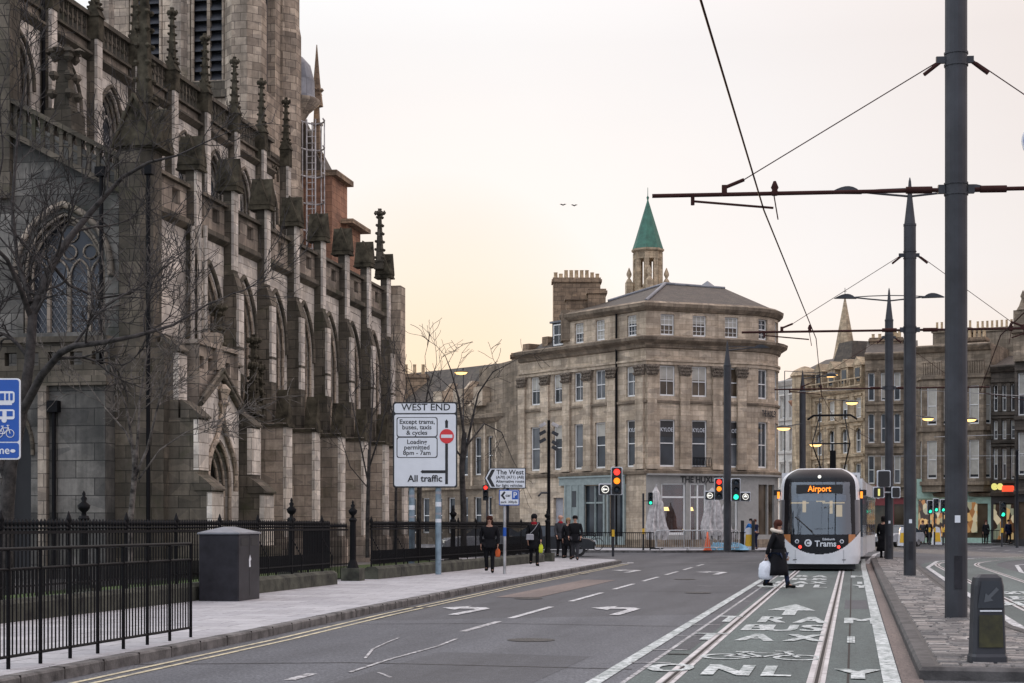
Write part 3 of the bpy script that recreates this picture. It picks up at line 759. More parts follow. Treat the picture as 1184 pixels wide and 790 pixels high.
for b0, b1 in bays:
    x0, x1 = b0 + .18, b1 - .18
    f = gothic_window(church, S_(0, LA), x0, x1, 5.0, 9.25, 1.75, 3, .55)
    m = M(S_(0, LA)); hood(m, x0 - .1, x1 + .1, 7.5, 1.95, .085); m.build('hood_mould', 'church_dark', f)
    m = M(S_(0, LA))
    for q, (i, yy) in enumerate(((.0, .06), (.09, .2), (.18, .34))):
        A = arch(x0 + .03 + i * .5, x1 - .03 - i * .5, 7.5, 1.7 - i * .6); m.path([(x0 + .03 + i * .5, yy, 5.0)] + [(p[0], yy, p[1]) for p in A] + [(x1 - .03 - i * .5, yy, 5.0)], .05, 5)
    m.build('arch_moulding', 'church_warm', f)
# piers
for k, a in enumerate(PIERS):
    m = M(TC)
    hw = .19
    m.box(a - hw, a + hw, 17.98, LA + .02, 8.9, 11.95)
    m.box(a - .22, a + .22, 17.8, LA + .02, 4.7, 8.75); m.yprism([(17.78, 8.7), (18.32, 8.7), (18.32, 9.1), (17.97, 9.3)], a - .23, a + .23)
    m.box(a - .24, a + .24, 17.78, LA, 6.95, 7.03)
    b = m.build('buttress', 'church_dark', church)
    m = M(TC); m.box(a - .3, a + .3, 17.28, LA + .02, 0, 4.85)
    m.box(a - .36, a + .36, 17.18, LA + .02, 0, .95); m.yprism([(17.18, .95), (17.28, 1.1), (LA, 1.1), (LA, .95)], a - .34, a + .34)
    m.build('lower_stage', 'church_stone', b)
    # paler facing stones at the outer edge
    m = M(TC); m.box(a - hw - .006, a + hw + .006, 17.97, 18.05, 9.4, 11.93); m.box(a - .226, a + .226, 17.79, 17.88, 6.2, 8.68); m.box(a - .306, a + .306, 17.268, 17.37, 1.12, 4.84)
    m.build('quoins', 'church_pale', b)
    m = M(TC)
    m.xprism([(a - .31, 4.8), (a + .31, 4.8), (a, 5.95)], 17.24, 17.66); m.box(a - .36, a + .36, 17.19, LA, 4.72, 4.82); m.yprism([(17.3, 4.82), (17.6, 4.82), (17.6, 5.6)], a - .22, a + .22)
    m.build('lower_gablet', 'roof_carving', b)
    m = M(TC); cross_gable(m, a, 18.2, .54, .7, 11.88, 12.88); m.box(a - .3, a + .3, 17.83, 18.58, 11.84, 11.9); m.build('gabled_cap', 'roof_carving', b)
m = M(TC); pinnacle(m, PIERS[-1] - .2, 18.35, 12.2, .40, 14.75, 6); m.build('pinnacle', 'church_dark', church)
for a in (PIERS[0] - .15, PIERS[1] - .1):
    m = M(TC); pinnacle(m, a, 17.35, 4.9, .5 if a < 46 else .4, 8.0 if a < 46 else 7.4, 6); 
    for s in (-1, 1): pinnacle(m, a + s * .36, 17.25, 4.9, .26, 6.6, 4)
    m.build('pinnacle', 'roof_carving', church)
m = M(TC); m.add([(a0, LA + .3, 10.6), (a1, LA + .3, 10.6), (a1, 22.4, 12.2), (a0, 22.4, 12.2)], [(0, 1, 2, 3)])
m.add([(a1, LA, 0), (a1, 22.5, 0), (a1, 22.5, 12.2), (a1, LA + .3, 10.6), (a1, LA, 10.6)], [(0, 1, 2, 3, 4)]); m.build('aisle_roof', 'lead', church)
m = M(TC); m.box(a1 - .5, a1 + .3, 17.6, 18.6, 0, 11.6); m.build('buttress', 'church_warm', church)

# ---- aisle, end wall towards the camera, with raking balustrade
m = M(E_(a0, 0)); # local x = -L
ew = (-21.7, -19.3, 6.8, 10.1, 1.65)
xs = (-30, -LA)
wall(m, -23.5, -LA, 0, 11.0, [ew], .5)
m.add([(-23.5, 0, 11.0), (-LA, 0, 11.0), (-22.4, 0, 13.0), (-23.5, 0, 13.4)], [(0, 1, 2, 3)])
m.build('end_wall', 'church_east', church)
m = M(E_(a0, 0)); wall(m, -31, -23.5, 0, 17.3, [(-27.5, -25, 7.5, 12.5, 2)], .5); m.build('chancel_wall', 'church_east', church)
f = gothic_window(church, E_(a0, 0), -21.7, -19.3, 6.8, 10.1, 1.65, 4, .4, stone='church_stone')
m = M(E_(a0, 0)); hood(m, -21.9, -19.1, 8.45, 1.85, .1, -.05)
for q, i in enumerate((.0, .12)): m.path([(-21.65 + i, .08 + q * .14, 6.8)] + [(p[0], .08 + q * .14, p[1]) for p in arch(-21.65 + i, -19.35 - i, 8.45, 1.6 - i)] + [(-19.35 - i, .08 + q * .14, 6.8)], .05, 5)
m.build('arch_moulding', 'church_stone', f)
m = M(E_(a0, 0)); sl = -(13.3 - 11.3) / (22.4 - 18.6)
def rk(x, z): return z + (-x - 18.6) * (2.0 / 3.8)
for zz, h, o in ((10.42, .16, .22), (11.34, .14, .16), (10.9, .05, .02)):
    m.xprism([(-23.2, rk(-23.2, zz)), (-18.45, rk(-18.45, zz)), (-18.45, rk(-18.45, zz + h)), (-23.2, rk(-23.2, zz + h))], -o, .28)
x = -23.0
while x < -18.5:
    m.xprism([(x - .055, rk(x, 10.5)), (x + .055, rk(x, 10.5)), (x + .055, rk(x, 11.36)), (x - .055, rk(x, 11.36))], -.04, .16)
    m.xprism([(x - .13, rk(x, 11.36)), (x + .13, rk(x, 11.36)), (x + .055, rk(x, 11.16)), (x - .055, rk(x, 11.16))], -.02, .12)
    x += .27
m.build('balustrade', 'church_dark', church)
# corner pier with gable and tall crocketed pinnacle
m = M(TC)
m.prism([(41.25, 18.0), (41.45, 17.7), (42.0, 17.7), (42.2, 18.0), (42.2, 18.6), (41.25, 18.6)], 0, 11.7)
m.prism([(41.0, 18.0), (41.3, 17.35), (42.2, 17.35), (42.5, 18.0), (42.5, 18.75), (41.0, 18.75)], 0, 6.4)
pier = m.build('corner_pier', 'church_dark', church)
m = M(TC); m.yprism([(17.55, 11.65), (18.7, 11.65), (18.12, 12.95)], 41.15, 42.35); m.xprism([(41.2, 11.6), (42.3, 11.6), (41.75, 12.75)], 17.45, 18.72)
for sd in (-1, 1): m.path([(41.12, 18.12 + sd * .64, 11.6), (41.12, 18.12, 13.02)], .055, 4)
m.build('gabled_cap', 'roof_carving', pier)
m = M(TC); pinnacle(m, 41.9, 18.15, 12.4, .5, 16.7, 8); m.build('pinnacle', 'roof_carving', pier)
for k, l in enumerate((17.62, 18.95)):
    m = M(TC); m.tube((40.92, l, 0), (40.92, l, 10.8), .06, n=8); m.box(40.8, 41.02, l - .14, l + .14, 10.8, 11.05); m.build('drainpipe', 'black_iron', church)
# clustered shafts on the first pier
m = M(TC)
for l in (17.66, 17.84, 18.05): m.tube((PIERS[0] - .3, l, 0), (PIERS[0] - .3, l, 10.2), .07, n=8)
m.build('shaft', 'church_pale', church)
# ---- low vestry in front of the end wall
m = M(E_(40.4, 0))
dops = [(-21.55, -20.7, 0.3, 4.6, 1.1), (-22.9, -22.1, 0.3, 4.6, 1.1)]
wall(m, -26, -18.6, 0, 5.2, dops, .35); m.build('vestry_wall', 'church_east', church)
m = M(TC); m.box(40.402, 42.0, 18.6, 18.62, 0, 5.2); m.box(40.5, 42, 18.6, 26, 5.2, 5.3); m.build('vestry_side', 'church_east', church)
m = M(E_(40.4, 0)); pops = [(-25.8 + i * .62, -25.45 + i * .62, 5.75, 6.1) for i in range(12)]
wall(m, -26, -18.6, 5.45, 6.35, pops, .25); m.xprism([(-26, 5.2), (-18.5, 5.2), (-18.5, 5.45), (-26, 5.45)], -.16, .3); m.xprism([(-26, 6.35), (-18.5, 6.35), (-18.5, 6.5), (-26, 6.5)], -.1, .3)
m.build('vestry_parapet', 'church_dark', church)
for q in dops:
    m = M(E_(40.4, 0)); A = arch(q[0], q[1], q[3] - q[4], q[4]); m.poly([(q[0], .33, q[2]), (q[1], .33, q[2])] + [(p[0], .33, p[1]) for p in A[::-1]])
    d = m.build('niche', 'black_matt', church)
    m = M(E_(40.4, 0)); hood(m, q[0] - .06, q[1] + .06, q[3] - q[4], q[4] + .1, .06); m.build('hood_mould', 'church_dark', d)
for l in (21.95, 20.3):
    m = M(E_(40.4, 0)); m.box(-l - .12, -l + .12, -.18, .02, 0, 5.2); m.build('pilaster', 'church_stone', church)
m = M(E_(40.4, 0)); m.tube((-20.0, -.1, 0), (-20.0, -.1, 4.6), .055, n=8); m.box(-20.15, -19.85, -.22, 0, 4.5, 4.8); m.build('drainpipe', 'black_iron', church)
# ---- stepped buttresses flanking the porch, and the porch
for a in (42.0, 46.15):
    m = M(TC)
    for (l0, zt, w) in ((16.1, 2.45, .42), (16.5, 4.4, .36), (17.1, 6.2, .3)):
        m.box(a - w, a + w, l0, 18.3, 0 if zt < 3 else zt - 2.1, zt)
        m.yprism([(l0 - .08, zt), (l0 + .5, zt), (l0 + .5, zt + .5), (l0 + .2, zt + .3), (l0 - .08, zt + .05)], a - w - .03, a + w + .03)
    m.box(a - .6, a + .6, 15.9, 18.3, 0, .9)
    b = m.build('buttress', 'church_dark', church)
    for (l0, z0, zt, w) in ((16.1, .92, 2.4, .42), (16.5, 3.0, 4.35, .36), (17.1, 4.9, 6.15, .3)): M(TC).box(a - w - .006, a + w + .006, l0 - .008, l0 + .14, z0, zt).build('quoins', 'church_pale', b)
pw0, pw1 = 42.6, 45.65; pc = (pw0 + pw1) / 2
m = M(S_(0, 16.85)); wall(m, pw0, pw1, 0, 4.95, [(pc - .95, pc + .95, .1, 3.95, 1.35)], .55)
m.add([(pw0, 0, 4.95), (pw1, 0, 4.95), (pc, 0, 5.75)], [(0, 1, 2)]); m.build('porch', 'church_pale', church)
m = M(S_(0, 16.85)); 
for s in (-1, 1):
    m.path([(pc + s * 1.6, -.06, 4.85), (pc, -.06, 5.75)], .1, 5); m.path([(pc + s * 1.6, -.1, 5.0), (pc, -.1, 5.92)], .07, 5)
m.build('porch_gable_mould', 'church_dark', church)
m = M(S_(0, 16.85)); wall(m, pw0, pw1, 4.96, 6.5, [(pw0 + .25 + i * .68, pw0 + .62 + i * .68, 5.85, 6.2) for i in range(4)], .25, y=.12)
m.xprism([(pw0 - .05, 6.5), (pw1 + .05, 6.5), (pw1 + .05, 6.62), (pw0 - .05, 6.62)], 0.02, .42); m.box(pc - .2, pc + .2, .0, .4, 5.9, 6.95)
m.build('porch_parapet', 'church_stone', church)
m = M(S_(0, 16.85))
def ogee(w, zs, zt, n=10):
    pts = []
    for i in range(n + 1):
        t = i / n; f = [1, 1.03, 1.02, .98, .88, .72, .5, .3, .16, .07, 0][i]; pts.append((-w * f, zs + (zt - zs) * t))
    return pts
for w, yy, zt, r in ((1.08, -.08, 4.75, .075), (.92, .05, 3.9, .055), (.83, .2, 3.75, .05), (.74, .35, 3.6, .05)):
    P = ogee(w, 2.5, zt) if w > .93 else [(p[0] - 0, p[1]) for p in arch(-w, 0 + w, 2.6, zt - 2.6)][:9]
    full = [(pc + p[0], yy, p[1]) for p in P] + [(pc - p[0], yy, p[1]) for p in P[-2::-1]]
    m.path(([(pc - w, yy, 0.1)] if w < .93 else []) + full + ([(pc + w, yy, .1)] if w < .93 else []), r, 5)
m.lathe((pc, -.1, 0), [(.07, 4.6), (.09, 4.85), (.2, 4.95), (.1, 5.05), (.16, 5.2), (.22, 5.35), (.08, 5.5)], 6, False)
dm = m.build('doorway_moulding', 'church_warm', church)
m = M(S_(0, 16.85)); A = arch(pc - .94, pc + .94, 2.6, 1.35); m.poly([(pc - .94, .5, .1), (pc + .94, .5, .1)] + [(p[0], .5, p[1]) for p in A[::-1]]); m.build('church_door', 'shop_black', church)
m = M(TC); m.box(pw0, pw0 + .02, 16.86, 18.3, 0, 6.5); m.box(pw1 - .02, pw1, 16.86, 18.3, 0, 6.5); m.box(pw0, pw1, 17.0, 18.3, 5.6, 5.65); m.build('porch_side', 'church_stone', church)

# ---- clerestory
LC = 22.4; CP = [48.3 + (k - 2) * PITCH - .8 for k in range(0, 9)]
c0, c1 = 41.9, 64.6
cb = [(CP[i] + .3, CP[i + 1] - .3) for i in range(8)]
m = M(S_(0, LC)); wall(m, c0, c1, 11.5, 15.85, [((b0 + b1) / 2 - .82, (b0 + b1) / 2 + .82, 12.3, 15.35, 1.25) for b0, b1 in cb], .4); m.build('clerestory_wall', 'church_pale', church)
m = M(S_(0, LC)); wall(m, c0, c1, 16.05, 16.45, [], .1, y=.0); m.build('clerestory_frieze', 'church_stone', church)
for b0, b1 in cb:
    c = (b0 + b1) / 2
    f = gothic_window(church, S_(0, LC), c - .82, c + .82, 12.3, 15.35, 1.25, 2, .36)
    m = M(S_(0, LC)); hood(m, c - .92, c + .92, 14.1, 1.4, .07)
    for i in (.0, .1): m.path([(c - .8 + i, .08 + i, 12.3)] + [(p[0], .08 + i, p[1]) for p in arch(c - .8 + i, c + .8 - i, 14.1, 1.22 - i)] + [(c + .8 - i, .08 + i, 12.3)], .04, 5)
    m.build('hood_mould', 'church_dark', f)
m = M(S_(0, LC))
m.yprism([(-.22, 16.0), (0, 15.85), (.3, 15.85), (.3, 16.07), (-.22, 16.07)], c0, c1); m.yprism([(-.14, 16.42), (.25, 16.42), (.25, 16.52), (-.14, 16.52)], c0, c1)
m.yprism([(-.12, 17.22), (.25, 17.22), (.25, 17.36), (-.12, 17.36)], c0, c1)
m.build('string_course', 'church_dark', church)
m = M(S_(0, LC)); x = c0 + .1
while x < c1:
    m.box(x - .045, x + .045, -.02, .14, 16.5, 17.24)
    m.xprism([(x - .14, 17.24), (x + .14, 17.24), (x + .05, 17.02), (x - .05, 17.02)], 0, .12)
    m.xprism([(x - .045, 16.8), (x + .045, 16.8), (x + .15, 16.94), (x + .14, 16.99), (x, 16.88), (x - .14, 16.99), (x - .15, 16.94)], .01, .11)
    x += .31
m.build('balustrade', 'church_dark', church)
for k, a in enumerate(CP):
    if a < 41.5 : continue
    m = M(TC); m.box(a - .17, a + .17, 22.05, LC + .02, 11.2, 16.6)
    b = m.build('clerestory_pier', 'church_dark', church)
    m = M(TC); m.box(a - .176, a + .176, 22.04, 22.14, 11.3, 16.5); m.build('quoins', 'church_pale', b)
    m = M(TC); m.box(a - .19, a + .19, 22.0, 22.42, 16.5, 17.2); m.yprism([(21.95, 17.2), (22.45, 17.2), (22.2, 17.75)], a - .22, a + .22); pinnacle(m, a, 22.2, 17.2, .32, 19.4, 6); m.build('pinnacle', 'roof_carving', b)
m = M(TC); pinnacle(m, 43.4, 21.2, 11.5, .9, 15.1, 6); m.box(42.95, 43.85, 20.8, 21.6, 11, 13.2); m.build('pinnacle', 'church_dark', church)
m = M(TC); m.tube((44.3, 22.3, 11.5), (44.3, 22.3, 17), .07, n=8); m.build('drainpipe', 'black_iron', church)
m = M(TC)
m.add([(c0, 22.7, 16.6), (c1, 22.7, 16.6), (c1, 29, 18.2), (c0, 29, 18.2), (c0, 35, 16.6), (c1, 35, 16.6)], [(0, 1, 2, 3), (3, 2, 5, 4)])
m.add([(c0, 23.5, 13), (c0, 22.4, 13), (c0, 22.4, 16.6), (c0, 29, 17), (c0, 29, 13)], [(0, 1, 2, 3, 4)]); m.build('nave_roof', 'lead', church)
m = M(TC); m.box(41.7, 42.3, 22.0, 22.7, 10.5, 16.6); m.build('clerestory_pier', 'church_dark', church)

# ---- tower
t0, t1, l0, l1 = 64.4, 69.3, 23.3, 29.6
def trefoils(m, x0, x1, z, y, n):
    for i in range(n):
        a = x0 + (x1 - x0) * i / n; b = x0 + (x1 - x0) * (i + 1) / n; c = (a + b) / 2; w = (b - a)
        m.path([(p[0], y, p[1]) for p in arch(a + .03, b - .03, z, w * .6, 5)], .045, 4)
        m.xprism([(a - .05, z + .02), (a + .05, z + .02), (a, z - .28)], y - .05, y + .1)
        m.xprism([(a, z + w * .75), (b, z + w * .75), (b, z + w * .9), (a, z + w * .9)], y - .05, y + .1)
m = M(E_(t0, 0)); tw = [(-28.6, -27.1, 19.9, 27.5, 1.2), (-25.9, -24.35, 19.9, 27.5, 1.2)]
wall(m, -l1, -l0, 0, 31, tw, .45); m.build('tower_face', 'church_warm', church)
for q in tw:
    m = M(E_(t0, 0)); c = (q[0] + q[1]) / 2
    m.box(c - .07, c + .07, .1, .3, q[2], q[3]); m.box(q[0], q[1], .1, .3, 23.6, 23.8)
    m.path([(q[0] + .1, .06, q[2]), (q[0] + .1, .06, 26.3)], .08, 6); m.path([(q[1] - .1, .06, q[2]), (q[1] - .1, .06, 26.3)], .08, 6)
    f = m.build('belfry_opening', 'church_warm', church)
    m = M(E_(t0, 0))
    z = q[2] + .05
    while z < q[3] - .3: m.add([(q[0], .12, z), (q[1], .12, z), (q[1], .4, z + .34), (q[0], .4, z + .34), (q[0], .12, z - .06), (q[1], .12, z - .06)], [(0, 1, 2, 3), (0, 1, 5, 4)]); z += .42
    m.build('louvre', 'mast_grey', f); m = M(E_(t0, 0)); m.box(q[0], q[1], .42, .44, q[2], q[3]); m.build('shadow_gap', 'black_matt', f)
m = M(E_(t0, 0)); m.xprism([(-l1, 19.15), (-l0, 19.15), (-l0, 19.45), (-l1, 19.45)], -.2, .1); m.xprism([(-l1, 19.5), (-l0, 19.5), (-l0, 19.85), (-l1, 19.85)], -.05, .05); m.build('string_course', 'church_dark', church)
m = M(E_(t0, 0)); trefoils(m, -l1 + .6, -l0 - .6, 18.3, -.05, 11); m.build('trefoil_arcade', 'church_warm', church)
m = M(S_(0, l0)); wall(m, t0, t1, 0, 31, [(66.1, 67.6, 19.9, 27.5, 1.2)], .45); m.build('tower_face', 'church_warm', church)
m = M(S_(0, l0)); m.box(66.1, 67.6, .43, .46, 19.9, 27.5); m.box(66.8, 66.9, .1, .3, 19.9, 27.3); m.build('belfry_opening', 'black_matt', church)
m = M(S_(0, l0)); m.yprism([(-.2, 17.2), (.0, 17.0), (.0, 17.45), (-.2, 17.35)], t0, t1); trefoils(m, t0 + .5, t1 - .3, 16.6, -.05, 7); m.build('string_course', 'church_dark', church)
for (x, y) in ((t0 + .25, l0 + .25), (t1 - .25, l0 + .2), (t0 + .25, 26.4), (t0 + .3, l1)):
    m = M(TC); r = .95 if y < 26 else .55
    m.lathe((x, y, 0), [(r, 0), (r, 16.2), (r * .9, 16.6), (r * .9, 23.0), (r * .82, 23.4), (r * .82, 31)], 8, False, math.pi / 8); m.build('tower_buttress', 'church_warm' if y < 26 else 'church_stone', church)
m = M(TC); m.box(t1, t1 + .05, l0, l1, 0, 31); m.build('tower_face', 'church_warm', church)
# bits beyond the tower
m = M(TC); m.lathe((70.2, 23.2, 0), [(.85, 20.3), (.9, 20.45), (.85, 20.6), (.82, 20.6), (.8, 21.3), (.62, 22.0), (.3, 22.35), (.02, 22.5)], 14); t_ = m.build('turret_dome', 'lead', church)
m = M(TC); m.lathe((70.2, 23.2, 0), [(.3, 19.4), (.6, 19.9), (1.05, 20.3), (1.05, 20.45)], 14); m.box(69.2, 70.2, 23.0, 24.5, 10, 20.3); m.build('turret_corbel', 'church_warm', church)
lad = empty('caged_ladder', CH(69.4, 22.2, 13.5), 'pale caged access ladder climbing the far side of the church tower', 'ladder')
m = M(TC)
for l in (22.5, 22.1): m.tube((69.5, l, 13.5), (69.5, l, 19.4), .035, n=6)
for i in range(20): m.tube((69.5, 22.1, 13.7 + i * .29), (69.5, 22.5, 13.7 + i * .29), .02, n=5)
m.build('ladder_rails', 'canvas', lad)
m = M(TC)
for zz in (19.4, 18.2, 17.0, 15.8, 14.6):
    m.path([(69.5 + .9 * math.sin(math.pi * i / 8), 22.3 + .55 * math.cos(math.pi * i / 8), zz) for i in range(9)], .04, 5)
for i in range(1, 8, 2): m.tube((69.5 + .9 * math.sin(math.pi * i / 8), 22.3 + .55 * math.cos(math.pi * i / 8), 13.8), (69.5 + .9 * math.sin(math.pi * i / 8), 22.3 + .55 * math.cos(math.pi * i / 8), 19.4), .03, n=5)
m.build('safety_cage', 'canvas', lad)
hall = empty('sandstone_hall', CH(72, 22), 'reddish sandstone block with slate spire roof behind the church tower', 'building')
m = M(TC); m.box(71.0, 73.4, 21.8, 27, 0, 17.2); m.box(72.6, 74.9, 21.6, 27, 0, 15.6); m.build('wall', 'red_sandstone', hall)
m = M(TC); m.box(70.9, 73.6, 21.55, 27, 17.2, 17.45); m.box(72.3, 75.3, 21.2, 27, 15.3, 15.5); m.build('cornice', 'chimney_stone', hall)
m = M(TC); m.add([(71, 22.2, 17.45), (73.2, 22.2, 17.45), (73.2, 26, 17.45), (71, 26, 17.45), (71.4, 23.4, 20.2), (71.7, 23.4, 20.2)], [(0, 1, 5, 4), (1, 2, 5), (2, 3, 4, 5), (3, 0, 4)]); m.build('roof', 'slate', hall)
m = M(TC); pinnacle(m, 71.6, 22.7, 17.7, .5, 21.4, 3); m.lathe((71.6, 22.7, 0), [(.3, 20.5), (.16, 21.6), (.02, 23.3)], 6); m.build('spirelet', 'chimney_stone', hall)
# ---------------------------------------------------------------- corner building with a rounded end
def fframe(p, q):
    """frame with origin p, x towards q (as seen from the street, left to right)"""
    d = Vector((q[0] - p[0], q[1] - p[1], 0)); return Matrix.Translation((p[0], p[1], 0)) @ Matrix.Rotation(math.atan2(d.y, d.x), 4, 'Z'), d.length
hux = empty('corner_building', W(750, 97, 0), 'four-storey sandstone corner building with rounded end, fluted pilasters and grey restaurant front', 'building')
hA, hB, hC = W(601, 106.5), W(747, 97), W(862, 99.3)
curve = []
T1, len1 = fframe(hA, hB); T2, len2 = fframe(hB, hC)
d2 = (Vector(hC) - Vector(hB)).normalized(); nb = Vector((-d2.y, d2.x)); Rr = 3.9
cc = Vector(hC) + nb * Rr
for i in range(9):
    t = R_(i * 13.5); v = -nb * math.cos(t) + d2 * math.sin(t); curve.append(tuple(cc + v * Rr))
PATH = [hA, hB] + curve
ez = curve[-1]; PATH_L = PATH + [(ez[0] + nb.x * 10, ez[1] + nb.y * 10)]
def u1(px): # local x on the left wing for a photo column (row independent)
    best = min(range(0, 400), key=lambda i: abs(proj(T1 @ Vector((len1 * i / 400, 0, 0)))[0] - px)); return len1 * best / 400
def u2(px):
    best = min(range(0, 400), key=lambda i: abs(proj(T2 @ Vector((len2 * i / 400, 0, 0)))[0] - px)); return len2 * best / 400
Z1 = (4.95, 7.75); Z2 = (9.15, 10.95); Z3 = (12.75, 14.0)
left_c = [619, 645.5, 669.5, 694, 730.5]; front_c = [772, 809, 846]
ww = .95
opsL = []
for i, c in enumerate(left_c):
    x = u1(c); opsL += [(x - ww / 2, x + ww / 2, *Z2), (x - ww / 2, x + ww / 2, *Z1)]
    if i > 1: opsL.append((x - .42, x + .42, *Z3))
opsF = []
for c in front_c: x = u2(c); opsF += [(x - .5, x + .5, *Z2), (x - .5, x + .5, *Z1), (x - .45, x + .45, *Z3)]
gl = [(u1(676), u1(700), .6, 3.9), (u1(705), u1(723), .6, 3.9), (u1(640), u1(655), .2, 3.2)]
m = M(T1); xa = u1(651)
wall(m, 0, xa, 0, 12.2, [o for o in opsL + gl if (o[0] + o[1]) / 2 < xa and o[3] < 12.3], .22)
wall(m, xa, len1, 0, 14.3, [o for o in opsL + gl if (o[0] + o[1]) / 2 > xa], .22); m.build('wall', 'sandstone', hux)
gf = [(u2(765), u2(793), .9, 4.0), (u2(798), u2(817), .12, 4.0), (u2(838), u2(853), .9, 4.0)]
m = M(T2); wall(m, 0, len2, 4.55, 14.3, opsF, .22); m.build('wall', 'sandstone', hux)
m = M(T2); wall(m, 0, len2, 0, 4.55, gf, .25); m.build('shop_front', 'shop_grey', hux)
cw = []
for i in range(len(curve) - 1):
    Tc, lc = fframe(curve[i], curve[i + 1])
    on = i in (1, 3)
    o = [(.03, lc - .03, *Z2), (.03, lc - .03, *Z1), (.06, lc - .06, *Z3)] if on else []
    m = M(Tc); wall(m, 0, lc, 4.55, 14.3, o, .2); m.build('wall', 'sandstone', hux)
    g = [(.05, lc - .05, .9, 3.95)] if i in (1, 2) else []
    m = M(Tc); wall(m, 0, lc, 0, 4.55, g, .2); m.build('shop_front', 'shop_grey', hux)
    for q in o: sash(hux, Tc, q[0], q[1], q[2], q[3], .16, 2, 4 if q[2] > 12 else 2)
    for q in g: M(Tc).box(q[0], q[1], .15, .17, q[2], q[3]).build('shop_window', 'window_glass_warm', hux)
    if i == 1: cw = (Tc, lc)
for (T, ops) in ((T1, opsL), (T2, opsF)):
    for q in ops:
        top = q[2] > 12; lo = q[2] < 6
        sash(hux, T, *q[:4], .15, 3 if top else (1 if lo else 2), 4 if top else 2, glass='window_glass_warm' if T is T2 and not lo else random.choice(['window_glass', 'window_glass', 'window_glass_sky']), blind=random.choice([.4, .5, .95]) if top else (random.choice([0, 0, .3]) if lo else random.choice([0, .2, .45])))
# first-floor window lettering
for c in front_c + [730.5]:
    T = T2 if c > 740 else T1; x = (u2 if c > 740 else u1)(c)
    m = M(T); m.box(x - .44, x + .44, .14, .155, 6.75, 7.7); o = m.build('window_sign', 'shop_black', hux)
    text('KYLOE', .34, 'sign_white', hux, T @ Matrix.Translation((x, .13, 7.15)) @ TXT, sx=.78)
# mouldings swept round the whole front
def course(prof, mat, name, path=PATH_L): return M().sweep(path, prof).build(name, mat, hux)
course([(0, 11.95), (.12, 12.0), (.2, 12.2), (.55, 12.42), (.6, 12.58), (.1, 12.72), (0, 12.72)], 'sandstone_grimy', 'cornice')
course([(0, 11.0), (.07, 11.0), (.07, 11.16), (.14, 11.2), (.14, 11.3), (0, 11.36)], 'sandstone', 'architrave')
PB = [tuple((T1 @ Vector((u1(651), 0, 0)))[:2])] + PATH_L[1:]
course([(0, 14.15), (.1, 14.2), (.3, 14.42), (.34, 14.6), (.05, 14.75), (-.3, 14.75), (-.3, 14.2)], 'sandstone_grimy', 'eaves', PB)
course([(0, 8.72), (.1, 8.74), (.12, 8.86), (0, 8.92)], 'sandstone_grimy', 'string_course')
course([(0, 4.5), (.15, 4.52), (.22, 4.7), (.05, 4.8), (0, 4.8)], 'sandstone_grimy', 'string_course')
course([(0, 4.42), (.28, 4.44), (.28, 4.54), (0, 4.56)], 'shop_grey', 'shop_cornice', PATH_L[1:])
course([(0, 0), (.08, 0), (.08, .6), (0, .62)], 'sandstone_grimy', 'plinth')
# pilasters with leafy capitals
def pilaster(T, x, w=.62):
    m = M(T); m.box(x - w / 2, x + w / 2, -.16, .01, 4.8, 10.35); m.box(x - w / 2 - .05, x + w / 2 + .05, -.22, .01, 4.8, 5.1)
    p = m.build('pilaster', 'sandstone', hux)
    m = M(T)
    m.xprism([(x - w / 2, 10.35), (x + w / 2, 10.35), (x + w / 2 + .14, 11.0), (x - w / 2 - .14, 11.0)], -.22, .01)
    for r in range(3):
        for k in range(5):
            cx = x - w / 2 + w * (k + .5 * (r % 2)) / 4.2; m.lathe((cx, -.24, 10.45 + r * .19), [(.02, -.09), (.085, 0), (.1, .06), (.02, .1)], 5, False)
    m.build('capital', 'capital_stone', p)
for px in (604.5, 631.5, 656, 680.5, 708.5, 741): pilaster(T1, u1(px), .7)
for px in (753, 791, 828.5): pilaster(T2, max(.34, u2(px)))
pilaster(T2, len2 - .3, .6)
m = M(T1); x = u1(714); m.tube((x, -.1, .3), (x, -.1, 14.2), .06, n=8); m.build('drainpipe', 'black_iron', hux)
# shop fascia, teal shop in the left wing
m = M(T1); wall(m, u1(648), u1(724), 3.95, 4.4, [], .1, y=-.12); m.box(u1(648), u1(724), -.2, 0, 4.4, 4.5); m.box(u1(655), u1(676), -.1, 0, .3, 3.95)
for px in (655, 662, 669, 676, 700, 704, 723): m.box(u1(px) - .07, u1(px) + .07, -.14, 0, .3, 3.95)
m.box(u1(676), u1(723), -.1, 0, .3, .8); m.build('teal_shopfront', 'teal_paint', hux)
m = M(T1); m.box(u1(676), u1(700), .1, .12, .8, 3.9); m.box(u1(704), u1(723), .1, .12, .8, 3.9); m.box(u1(663), u1(668), -.12, -.1, 2.6, 3.6); m.build('shop_window', 'window_glass', hux)
m = M(T1); m.box(u1(688) - .04, u1(688) + .04, .0, .1, .8, 3.9); m.box(u1(676), u1(700), 0.02, .1, 2.8, 2.9); m.build('window_bar', 'teal_paint', hux)
m = M(T1); m.box(u1(640), u1(655), .2, .24, .2, 3.2); m.build('side_door', 'bag_grey', hux)
text('THE HUXLEY', .52, 'sign_black', hux, T2 @ Matrix.Translation((u2(795) + .9, -.02, 4.18)) @ TXT, name='fascia_lettering', weight=.03, sx=.9)
Tc, lc = fframe(curve[1], curve[3]); text('THE HUXLEY', .52, 'sign_black', hux, Tc @ Matrix.Translation((lc * .5, -.2, 8.25)) @ TXT, name='fascia_lettering', weight=.04, sx=.5)
